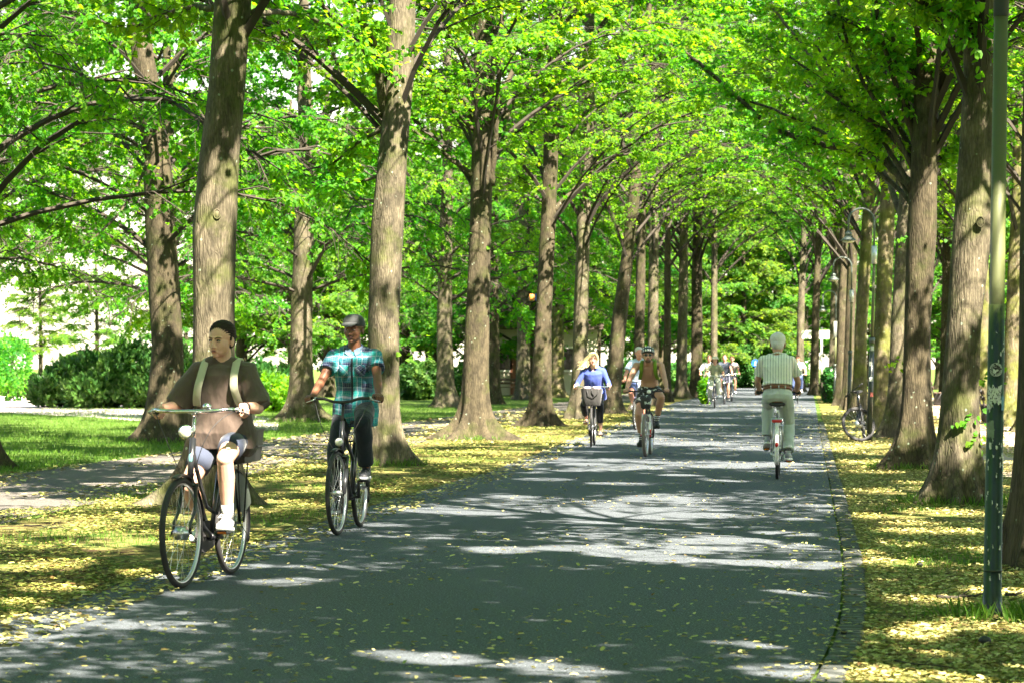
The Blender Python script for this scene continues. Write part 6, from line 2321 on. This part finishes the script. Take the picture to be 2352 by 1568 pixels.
# white direction signpost
sY = G(1887, 903).y
b = G(1887, 903)
sg = thing('signpost', 'white direction signpost with two horizontal boards at the far right roadside', 'signpost', (b.x, b.y, 0))
q = MB()
zt = at(0, 752, sY).z
q.tube([(0, 0, -.1), (0, 0, zt)], .055, 14)
q.build('post', mat('pale_sign_post', (.45, .47, .43), .5, var=.5, vs=9), sg)
ox = b.x
for x0, x1, tip in ((1839, 1884, -1), (1889, 1913, 1)):
    A, B_ = at(x0, 769, sY).x - ox, at(x1, 769, sY).x - ox
    z0, z1 = at(0, 778, sY).z, at(0, 759, sY).z
    q = MB()
    if tip < 0:
        o_ = [(A, (z0 + z1) / 2), (A + .08, z0), (B_, z0), (B_, z1), (A + .08, z1)]
    else:
        o_ = [(A, z0), (B_ - .08, z0), (B_, (z0 + z1) / 2), (B_ - .08, z1), (A, z1)]
    vs = [(x, y, z) for y in (-.075, -.055) for x, z in o_]
    q.add(vs, [(0, 1, 2, 3, 4), (9, 8, 7, 6, 5)] + [(i, 5 + i, 5 + (i + 1) % 5, (i + 1) % 5) for i in range(5)])
    bo = q.build('direction_board', mat('sign_white', (.72, .72, .64), .5), sg, False)
    if tip < 0:
        q = MB()
        q.ell((B_ - .13, -.078, (z0 + z1) / 2), (.06, .006, .09), nu=14, nv=8)
        q.build('red_symbol', M['red'], bo)
q = MB()
q.box((at(1878, 745, sY).x - ox, -.06, (at(0, 752, sY).z + at(0, 737, sY).z) / 2 + .05), (.12, .012, .14), bev=.004)
q.build('small_plate', mat('sign_cream', (.70, .68, .58), .5), sg)
# grey switch box on its pole
q = MB()
bx = at(1925, 757, 86)
r_ = thing('notice_board', 'grey upright notice board on a thin pole right of the white signpost', 'notice board', (bx.x, 86, 0))
q.tube([(0, .03, -.1), (0, .03, bx.z + .3)], .025, 10)
q.build('post', M['lamp_metal'], r_)
q = MB()
q.box((0, 0, bx.z), (.155, .015, .29), bev=.006)
q.build('panel', mat('grey_panel', (.22, .24, .22), .5), r_)
# blue round cycle sign
bs = at(1735, 833, 112)
r_ = thing('traffic_sign', 'small round blue traffic sign on a thin pole at the far left roadside', 'traffic sign', (bs.x, 112, 0))
q = MB()
q.tube([(0, .03, -.1), (0, .03, bs.z + .25)], .03, 10)
q.build('post', M['lamp_metal'], r_)
q = MB()
q.lathe([(.01, -.01), (.175, -.01), (.175, .01), (.01, .01)], 28, (0, 0, bs.z), Matrix.Rotation(PI / 2, 3, 'X'))
pl = q.build('sign_plate', mat('sign_blue', (.01, .10, .55), .35), r_, False)
q = MB()
q.ell((-.0, -.014, bs.z + .07), (.022, .004, .022), nu=10, nv=6)
q.box((0, -.014, bs.z - .0), (.022, .003, .05))
q.box((.0, -.014, bs.z - .09), (.05, .003, .018))
q.build('white_symbol', M['paper'], pl, False)
# box hanging beside a tree
bx = at(1226, 683, 92)
r_ = thing('nesting_box', 'small orange and blue box fixed beside a trunk high on the left', 'box', (bx.x, 92, bx.z))
q = MB()
q.box((-.06, 0, 0), (.10, .09, .12), bev=.01)
q.build('front_panel', mat('orange_panel', (.60, .22, .04), .5), r_)
q = MB()
q.box((.09, 0, .01), (.045, .092, .13), bev=.01)
q.build('side_panel', mat('blue_panel', (.02, .12, .50), .5), r_)
q = MB()
q.tube([(-.10, .05, -.05), (-.45, .15, -.1)], .015, 6)
q.build('bracket', M['black_matt'], r_)

# benches beyond the right path
def bench(label, x, y, rz, w=.9):
    r_ = thing('park_bench', label, 'bench', (x, y, 0), rz, 'park benches on the right')
    q = MB()
    for k in range(3):
        q.box((0, -.15 + .14 * k, .44), (w, .055, .018), bev=.006)
    q.build('seat', M['bench_wood'], r_)
    q = MB()
    for k in range(2):
        q.box((0, .22 + .03 * k, .62 + .15 * k), (w, .014, .05), Matrix.Rotation(R(-12), 3, 'X'), bev=.005)
    q.build('backrest', M['bench_wood'], r_)
    for s in (-1, 1):
        q = MB()
        q.box((s * w * .75, 0, .21), (.035, .20, .22), bev=.01)
        q.box((s * w * .75, .24, .55), (.025, .018, .30), Matrix.Rotation(R(-12), 3, 'X'))
        q.build('leg', M['bench_iron'], r_)


M['bench_wood'] = mat('weathered_bench_boards', (.075, .048, .032), .8, var=.3, vs=10)
M['bench_iron'] = mat('bench_iron', (.022, .022, .022), .6)
bench('dark bench beyond the sandy path, seen just left of the foreground lamp post', 11.6, 58.5, R(82), 1.1)
bench('dark bench beyond the sandy path, seen right of the foreground lamp post', 11.3, 52.0, R(78), 1.1)
bench('reddish far bench beyond the sandy path between the two nearest right-hand trunks', 15.2, 86., R(80), 1.0)
bench('far bench on the left lawn in front of the pale house', at(1152, 880, 108).x, 108, R(175), .9)

# fallen twigs and cones
def twig(label, p0, p1, r_, seed):
    r2 = random.Random(seed)
    d = (p1 - p0)
    pts = [p0 + d * t / 6 + V(r2.uniform(-.02, .02), r2.uniform(-.02, .02), .012 + r2.uniform(0, .02)) for t in range(7)]
    q = MB()
    c = pts[0].copy()
    q.tube([p - c for p in pts], [r_ * (1 - .1 * i) for i in range(7)], 6)
    k = pts[3] - c
    q.tube([k, k + V(.08, .12, .03)], [r_ * .6, r_ * .25], 5)
    o = q.build('fallen_twig', M['twig'], None)
    o.location = c
    tag(o, label, 'twig', 'fallen twigs on the verge')


twig('dark fallen twig crossing the verge just left of the foreground lamp post', G(2160, 1380), G(2268, 1372), .012, 1)
twig('fallen stick on the right of the foreground lamp post', G(2310, 1375), G(2352, 1368), .012, 2)
twig('thin dark twig lying low in the right foreground litter', G(2060, 1525), G(2200, 1548), .006, 3)
twig('short twig in the shaded leaf litter at the left', G(60, 1210), G(150, 1218), .008, 4)
for i, (x, y, s_) in enumerate([(2112, 1300, .022), (2085, 1246, .02), (2262, 1478, .03), (1938, 1455, .016)]):
    q = MB()
    q.ell((0, 0, s_ * .6), (s_ * 1.1, s_, s_ * .8), nu=12, nv=8)
    for k in range(5):
        q.ell((s_ * .7 * math.cos(k * 1.3), s_ * .6 * math.sin(k * 1.3), s_ * .7), s_ * .4, nu=8, nv=6)
    o = q.build('stone', M['black_matt'], None)
    p = G(x, y)
    o.location = (p.x, p.y, 0)
    tag(o, ['dark stone in the litter between the road and the grey linden', 'smaller dark stone farther up the right verge', 'dark round stone right of the foreground lamp post foot', 'little stone by the setts at the road edge'][i], 'stone', 'dark stones in the litter')
# blackbird at the foot of the third tree
p = G(1126, 972)
r_ = thing('blackbird', 'small black bird standing on the litter at the foot of the third left tree', 'bird', (p.x, p.y + .6, 0), R(200))
q = MB()
q.ell((0, 0, .10), (.085, .045, .048), Matrix.Rotation(R(-25), 3, 'Y'), nu=16, nv=12)
q.ell((.085, 0, .155), .030, nu=12, nv=10)
q.caps((.05, 0, .12), .03, (.08, 0, .15), .026, 10)
q.tube([(-.06, 0, .085), (-.13, 0, .12), (-.19, 0, .165)], [.022, .018, .012], 8, sq=.4)
for s in (1, -1):
    q.tube([(.0, s * .018, .07), (.01, s * .02, .0), (.035, s * .02, .002)], .004, 5)
fobj('body', q, M['black_matt'], r_, .004, 1)
q = MB()
q.tube([(.108, 0, .155), (.135, 0, .152)], [.006, .001], 6)
q.build('beak', M['orange'], r_)

# ---------------------------------------------------------------- fallen leaves and grass
M['litter'] = leafmat('fallen_bracts', [(.28, .29, .08), (.46, .43, .15), (.58, .53, .25), (.34, .24, .09), (.20, .26, .05), (.52, .49, .22), (.14, .08, .03), (.38, .38, .12), (.11, .11, .04)],
                      [(.3, .34, .07), (.42, .4, .1), (.5, .44, .15), (.34, .26, .08), (.24, .32, .06), (.46, .44, .14), (.2, .1, .04)], .7, .15, 0.)
M['litter_green'] = leafmat('fallen_bracts_green', [(.10, .14, .025), (.33, .34, .08), (.44, .40, .13), (.18, .11, .035), (.09, .16, .02), (.38, .38, .11), (.07, .035, .015), (.22, .26, .05), (.05, .06, .02)],
                            [(.10, .14, .025), (.33, .34, .08), (.44, .40, .13), (.18, .11, .035), (.09, .16, .02), (.38, .38, .11), (.07, .035, .015), (.22, .26, .05), (.05, .06, .02)], .7, .15, 0.)
M['grass'] = leafmat('grass_blades', [(.05, .13, .015), (.08, .17, .02), (.12, .20, .03)], [(.14, .34, .02), (.2, .4, .03), (.28, .44, .05)], .5, .4, 0.)
BR = np.array([(0, 0, 0), (.30, .18, .06), (.26, .80, .10), (0, 1., .02), (-.26, .80, .10), (-.30, .18, .06)])


def litter(name, fl, fr_, y0, y1, n, seed, size=(.045, .085), pw=1.6, mask=None, z=.004, m_='litter', wid=.75):
    r2 = np.random.default_rng(seed)
    u = r2.random(int(n * 1.0))
    # more pieces near the camera, thinning with distance
    a = y0 ** (1 - pw)
    b = y1 ** (1 - pw)
    Y = (a + (b - a) * u) ** (1 / (1 - pw))
    x0 = np.array([float(fl(y)) for y in Y])
    x1 = np.array([float(fr_(y)) for y in Y])
    X = x0 + (x1 - x0) * r2.random(len(Y))
    if mask is not None:
        k = mask(X, Y, r2)
        X, Y = X[k], Y[k]
    n = len(X)
    th = r2.uniform(0, 2 * PI, n)
    D_ = np.stack([np.cos(th), np.sin(th), r2.normal(0, .13, n)], 1)
    N_ = np.stack([r2.normal(0, .28, n), r2.normal(0, .28, n), np.ones(n)], 1)
    S_ = r2.uniform(size[0], size[1], n) * (1 + np.clip(Y - 25, 0, 40) * .02)
    P_ = np.stack([X, Y, z + r2.uniform(.0, .012, n)], 1)
    W = r2.uniform(.5, 1.5, n)
    v, q_ = leaves(P_, D_, N_, S_, BR, wid)
    o = link(name, arr_mesh(name, v, q_, [M[m_]]))
    return tag(o, kind='stuff')


def clump(scale, thr, seed):
    def f(X, Y, r2):
        ns = np.array([noise.noise(Vector((x * scale, y * scale * .6, seed))) for x, y in zip(X, Y)])
        return ns + r2.normal(0, .12, len(X)) > thr
    return f


litter('fallen_leaves', lambda y: fRL(y) - 3.4, lambda y: fRL(y) + .06, 12, 75, 76000, 1, size=(.021, .050), mask=clump(.9, -.01, 3.), m_='litter_green')
litter('fallen_leaves', lambda y: fRR(y) + .17, lambda y: fRR(y) + 3.3, 9.5, 75, 110000, 2, size=(.018, .046), mask=clump(.9, -.24, 8.))
litter('fallen_leaves', lambda y: fRR(y) - .05, lambda y: fRR(y) + .18, 9.5, 60, 700, 6, size=(.02, .05))
litter('fallen_leaves', fRL, fRR, 9, 90, 4800, 3, size=(.018, .048), mask=clump(.5, -.12, 5.))
litter('fallen_leaves', lambda y: fRL(y) - .05, lambda y: fRL(y) + .5, 12, 80, 2600, 7, size=(.03, .07))
litter('fallen_leaves', lambda y: fRR(y) - .6, lambda y: fRR(y) + .02, 10, 80, 500, 8, size=(.02, .05))
litter('fallen_leaves', fPL, fPR, 18, 80, 9000, 4, mask=clump(.5, -.05, 6.))
litter('fallen_leaves', fSL, fSR, 20, 80, 4000, 5, mask=clump(.6, 0., 7.))

GB = np.array([(.5, 0, 0), (.45, .35, .02), (.28, .75, .10), (0, 1., .22), (-.28, .75, .10), (-.45, .35, .02)])


def grass(name, fl, fr_, y0, y1, n, seed, h=(.03, .08), mask=None, pw=1.5, w=.09):
    r2 = np.random.default_rng(seed)
    u = r2.random(n)
    a = y0 ** (1 - pw)
    b = y1 ** (1 - pw)
    Y = (a + (b - a) * u) ** (1 / (1 - pw))
    X = np.array([float(fl(y)) for y in Y])
    X = X + (np.array([float(fr_(y)) for y in Y]) - X) * r2.random(n)
    if mask is not None:
        k = mask(X, Y, r2)
        X, Y = X[k], Y[k]
    n = len(X)
    D_ = np.stack([r2.normal(0, .35, n), r2.normal(0, .35, n), np.ones(n)], 1)
    th = r2.uniform(0, 2 * PI, n)
    N_ = np.stack([np.cos(th), np.sin(th), np.zeros(n)], 1)
    v, q_ = leaves(np.stack([X, Y, np.full(n, -.02)], 1), D_, N_, r2.uniform(h[0], h[1], n) + .02, GB, w)
    return tag(link(name, arr_mesh(name, v, q_, [M['grass']])), kind='stuff')


grass('grass', lambda y: fPL(y) - 9 - (y - 28) * .12, lambda y: fPL(y) + .1, 28, 85, 90000, 21, (.03, .07))
grass('grass', lambda y: fRL(y) - 3.2, lambda y: fRL(y) - .15, 13, 60, 22000, 22, (.02, .055), clump(.8, .16, 12.))
grass('grass', lambda y: fRR(y) + .4, lambda y: fRR(y) + 3.6, 10, 60, 26000, 23, (.02, .055), clump(.8, .20, 14.))
grass('grass', lambda y: fSR(y) + .4, lambda y: fSR(y) + 12, 35, 90, 26000, 24, (.04, .09))
r2 = np.random.default_rng(5)


def ring_mask(cx_, cy_, r_):
    def f(X, Y, r2):
        return np.abs(np.hypot(X - cx_, Y - cy_) - r_ * .5 + r2.normal(0, .06, len(X))) < r_ * .5
    return f


grass('grass', lambda y: f0.x - .3, lambda y: f0.x + .4, f0.y - .35, f0.y + .3, 420, 25, (.04, .13), ring_mask(f0.x, f0.y, .30), w=.05)
for i, (x, y, r_) in enumerate([(377, 1014, .9), (694, 966, .9), (887, 1066, .6), (1090, 1008, .7), (2196, 1156, .6), (2098, 1076, .6)]):
    p = G(x, y)
    grass('grass', lambda yy: p.x - r_, lambda yy: p.x + r_, p.y - r_, p.y + r_, 900, 60 + i, (.05, .13), ring_mask(p.x, p.y, r_), w=.06)

# ---------------------------------------------------------------- light, sky, camera
SUN_AZ, SUN_EL = R(150), R(50)
sv = V(math.sin(SUN_AZ) * math.cos(SUN_EL), math.cos(SUN_AZ) * math.cos(SUN_EL), math.sin(SUN_EL))

# added holes: leaves cut away along the sun's rays to place light patches
HOLES = []
for Yt, r_, pts in ((24.05, .17, [(512, 430), (505, 480), (498, 540), (500, 600), (505, 650), (500, 700)]), (34.2, .17, [(900, 430), (892, 480), (903, 540), (900, 600), (898, 770), (885, 960)]),
                    (45.8, .15, [(1088, 840), (1092, 880), (1108, 540), (1100, 600), (1090, 990)]), (60.8, .18, [(702, 500), (692, 560), (696, 620), (700, 730)]), (45.1, .12, [(372, 850)]), (24.5, .16, [(2235, 540), (2226, 620), (2218, 680), (2226, 985), (2222, 1020)]),
                    (32.8, .16, [(2135, 480), (2128, 520), (2078, 950), (2085, 990)]), (42.5, .16, [(2035, 1000)]), (63., .16, [(1334, 640), (1336, 700), (1340, 520)]), (56., .14, [(1248, 860)]), (15.6, .13, [(515, 985), (500, 1000), (545, 975), (520, 1060), (515, 1120), (505, 1030)]),
                    (19.9, .10, [(740, 850)]), (28.6, .13, [(1792, 850), (1795, 880)]), (41., .12, [(1440, 870)]), (41.5, .12, [(1388, 880)]), (13.4, .07, [(2300, 470), (2300, 540), (2298, 600)]), (71., .18, [(1505, 720), (1420, 790)]), (80., .2, [(1575, 760), (1600, 720), (1500, 640)])):
    for x, y in pts:
        HOLES.append((at(x, y, Yt), r_))
for x, y, r_ in ((165, 1421, .13), (560, 1300, .14), (640, 1338, .16), (700, 1332, .1), (740, 1300, .12), (430, 1362, .10), (1150, 1262, .2), (1330, 1258, .22), (1440, 1270, .22), (1540, 1283, .2), (1630, 1228, .16), (1720, 1238, .2), (1800, 1225, .16), (1850, 1296, .22), (1700, 1290, .14),
                 (880, 1205, .16), (1000, 1172, .22), (1080, 1180, .16), (1180, 1140, .2), (1400, 1183, .18), (1570, 1183, .2), (1640, 1180, .14), (900, 1505, .12), (1000, 1512, .14), (1300, 1540, .14), (1220, 1528, .1), (1600, 1440, .10), (1760, 1480, .10), (1850, 1545, .2), (1960, 1550, .2),
                 (1250, 1100, .25), (1420, 1110, .25), (1560, 1090, .2), (1350, 1065, .25), (1500, 1060, .2), (1650, 1050, .25), (1600, 1020, .3), (1700, 1000, .3), (1820, 1010, .3), (1500, 985, .35), (1650, 975, .35), (1750, 955, .4), (1600, 945, .4), (1700, 930, .4), (1800, 925, .4), (1860, 1080, .2), (1880, 1160, .15), (1830, 1190, .12),
                 (2030, 1130, .2), (2100, 1220, .2), (2060, 1290, .16), (2200, 1180, .2), (2300, 1440, .2), (2260, 1430, .15), (2180, 1500, .12), (2000, 1060, .25), (1960, 1000, .3), (1930, 950, .3), (2340, 1060, .3), (2150, 1010, .3), (2300, 1000, .4),
                 (150, 1290, .12), (300, 1240, .16), (450, 1190, .2), (380, 1080, .3), (120, 1150, .25), (250, 1110, .3), (560, 1060, .3), (640, 1150, .2), (700, 1160, .15), (1020, 1060, .3), (1150, 1040, .3), (820, 990, .4), (1000, 985, .4), (40, 1385, .1), (90, 1040, .5), (250, 1020, .5), (150, 985, .6), (320, 990, .5), (600, 975, .4), (50, 970, .6), (200, 958, .7)):
    HOLES.append((G(x, y), r_))
r4 = random.Random(4)
for _ in range(48):
    y = 10.5 + 40 * r4.random() ** 1.6
    HOLES.append((V(float(fRR(y)) + r4.uniform(.2, 3.6), y, 0), r4.uniform(.08, .14) + y * .004))
for _ in range(45):
    y = 13 + 38 * r4.random() ** 1.4
    HOLES.append((V(float(fRL(y)) - r4.uniform(.1, 3.), y, 0), r4.uniform(.08, .14) + y * .004))
for _ in range(14):
    HOLES.append((V(r4.uniform(-17, -8.5), r4.uniform(46, 80), 0), r4.uniform(.4, .7)))
for x, y, r_ in ((505, 960, .24), (530, 1000, .22), (525, 1060, .16)):
    HOLES.append((at(x, y, 15.55), r_))
hp = np.array([tuple(h[0]) for h in HOLES])
hr = np.array([h[1] for h in HOLES])
svn = np.array(tuple(sv))
for o in list(COL.objects):
    if o.data is None or o.name.split('.')[0] != 'crown' or o.data.name not in RAW:
        continue
    vl, vt, qt, lm_ = RAW[o.data.name]
    pr = o.parent
    cs, sn = math.cos(o.rotation_euler.z), math.sin(o.rotation_euler.z)
    ct = vl.reshape(-1, 6, 3)[:, 3, :] * o.scale.x
    wx = ct[:, 0] * cs - ct[:, 1] * sn + o.location.x + pr.location.x
    wy = ct[:, 0] * sn + ct[:, 1] * cs + o.location.y + pr.location.y
    wz = ct[:, 2] + o.location.z
    if wy.min() > 100:
        continue
    W = np.stack([wx, wy, wz], 1)
    c0 = W.mean(0)
    kill = np.zeros(len(W), dtype=bool)
    for h, r_ in zip(hp, hr):
        d = c0 - h
        t = d @ svn
        if t < -6 or np.linalg.norm(d - t * svn) > 9:
            continue
        D = W - h
        t = D @ svn
        q2 = (D * D).sum(1) - t * t
        kill |= (t > .5) & (q2 < (r_ * 1.25 + .06) ** 2)
    if not kill.any():
        continue
    kv = vl.reshape(-1, 6, 3)[~kill].reshape(-1, 3)
    sg = vt.reshape(-1, 8, 3)
    thin = np.linalg.norm(sg[:, 0] - sg[:, 2], axis=1) < .02
    mc = sg.mean(1) * o.scale.x
    Wm = np.stack([mc[:, 0] * cs - mc[:, 1] * sn + o.location.x + pr.location.x, mc[:, 0] * sn + mc[:, 1] * cs + o.location.y + pr.location.y, mc[:, 2] + o.location.z], 1)
    kt = np.zeros(len(sg), dtype=bool)
    for h, r_ in zip(hp, hr):
        D = Wm - h
        t = D @ svn
        kt |= (t > .5) & ((D * D).sum(1) - t * t < (r_ * 1.25 + .12) ** 2)
    kt &= thin
    vt = sg[~kt].reshape(-1, 3)
    qt = qt.reshape(-1, 4, 4)[:(~kt).sum()].reshape(-1, 4)
    nb = np.arange(len(kv) // 6)[:, None] * 6
    ql = np.concatenate([nb + np.array([0, 1, 2, 3]), nb + np.array([0, 3, 4, 5])])
    o.data = arr_mesh('crown', np.concatenate([kv, vt]), np.concatenate([ql, qt + len(kv)]), [M[lm_], M['twig']], np.concatenate([np.zeros(len(ql)), np.ones(len(qt))]))
su = bpy.data.lights.new('sun', 'SUN')
su.energy = 5.0
su.angle = R(.45)
su.color = (1., .88, .72)
so_ = bpy.data.objects.new('sun', su)
COL.objects.link(so_)
so_.rotation_euler = sv.to_track_quat('Z', 'Y').to_euler()
so_.location = sv * 60
wd = bpy.data.worlds.new('World')
SC.world = wd
wd.use_nodes = True
nt = wd.node_tree
sk = nt.nodes.new('ShaderNodeTexSky')
sk.sky_type = 'NISHITA'
sk.sun_disc = False
sk.sun_elevation = SUN_EL
sk.sun_rotation = SUN_AZ
sk.dust_density = 1.0
tc = nt.nodes.new('ShaderNodeTexCoord')
sx = nt.nodes.new('ShaderNodeSeparateXYZ')
nt.links.new(tc.outputs['Generated'], sx.inputs[0])
mr = nt.nodes.new('ShaderNodeMapRange')
mr.inputs[1].default_value = .0
mr.inputs[2].default_value = .3
mr.inputs[3].default_value = .9
mr.inputs[4].default_value = .0
nt.links.new(sx.outputs[2], mr.inputs[0])
mx = nt.nodes.new('ShaderNodeMix')
mx.data_type = 'RGBA'
nt.links.new(mr.outputs[0], mx.inputs[0])
nt.links.new(sk.outputs[0], mx.inputs[6])
mx.inputs[7].default_value = (7.6, 6.6, 4.8, 1)      # bright hazy air low over the horizon
nt.links.new(mx.outputs[2], nt.nodes['Background'].inputs[0])
nt.nodes['Background'].inputs[1].default_value = .042

for o_ in SC.objects:
    if o_.get('label') and len(o_['label'].split()) > 16:
        print('LONG', o_['label'])
cam = bpy.data.cameras.new('camera')
co = bpy.data.objects.new('camera', cam)
COL.objects.link(co)
co.location = (0, 0, CH)
co.rotation_euler = (PI / 2, 0, 0)
cam.sensor_width = 36
cam.lens = 36 * FL / 2352
cam.shift_y = (HZ - 784) / 2352
cam.clip_end = 2000
cam.dof.use_dof = True
cam.dof.focus_distance = 21.
cam.dof.aperture_fstop = 6.3
SC.camera = co
SC.view_settings.view_transform = 'Standard'
SC.view_settings.look = 'None'
SC.view_settings.exposure = 3.32
SC.view_settings.gamma = 1
SC.cycles.use_denoising = True
SC.cycles.max_bounces = 7
SC.cycles.diffuse_bounces = 3
SC.cycles.glossy_bounces = 2
SC.cycles.transmission_bounces = 4
SC.cycles.transparent_max_bounces = 4
SC.cycles.caustics_reflective = False
SC.cycles.caustics_refractive = False
SC.cycles.sample_clamp_indirect = 6
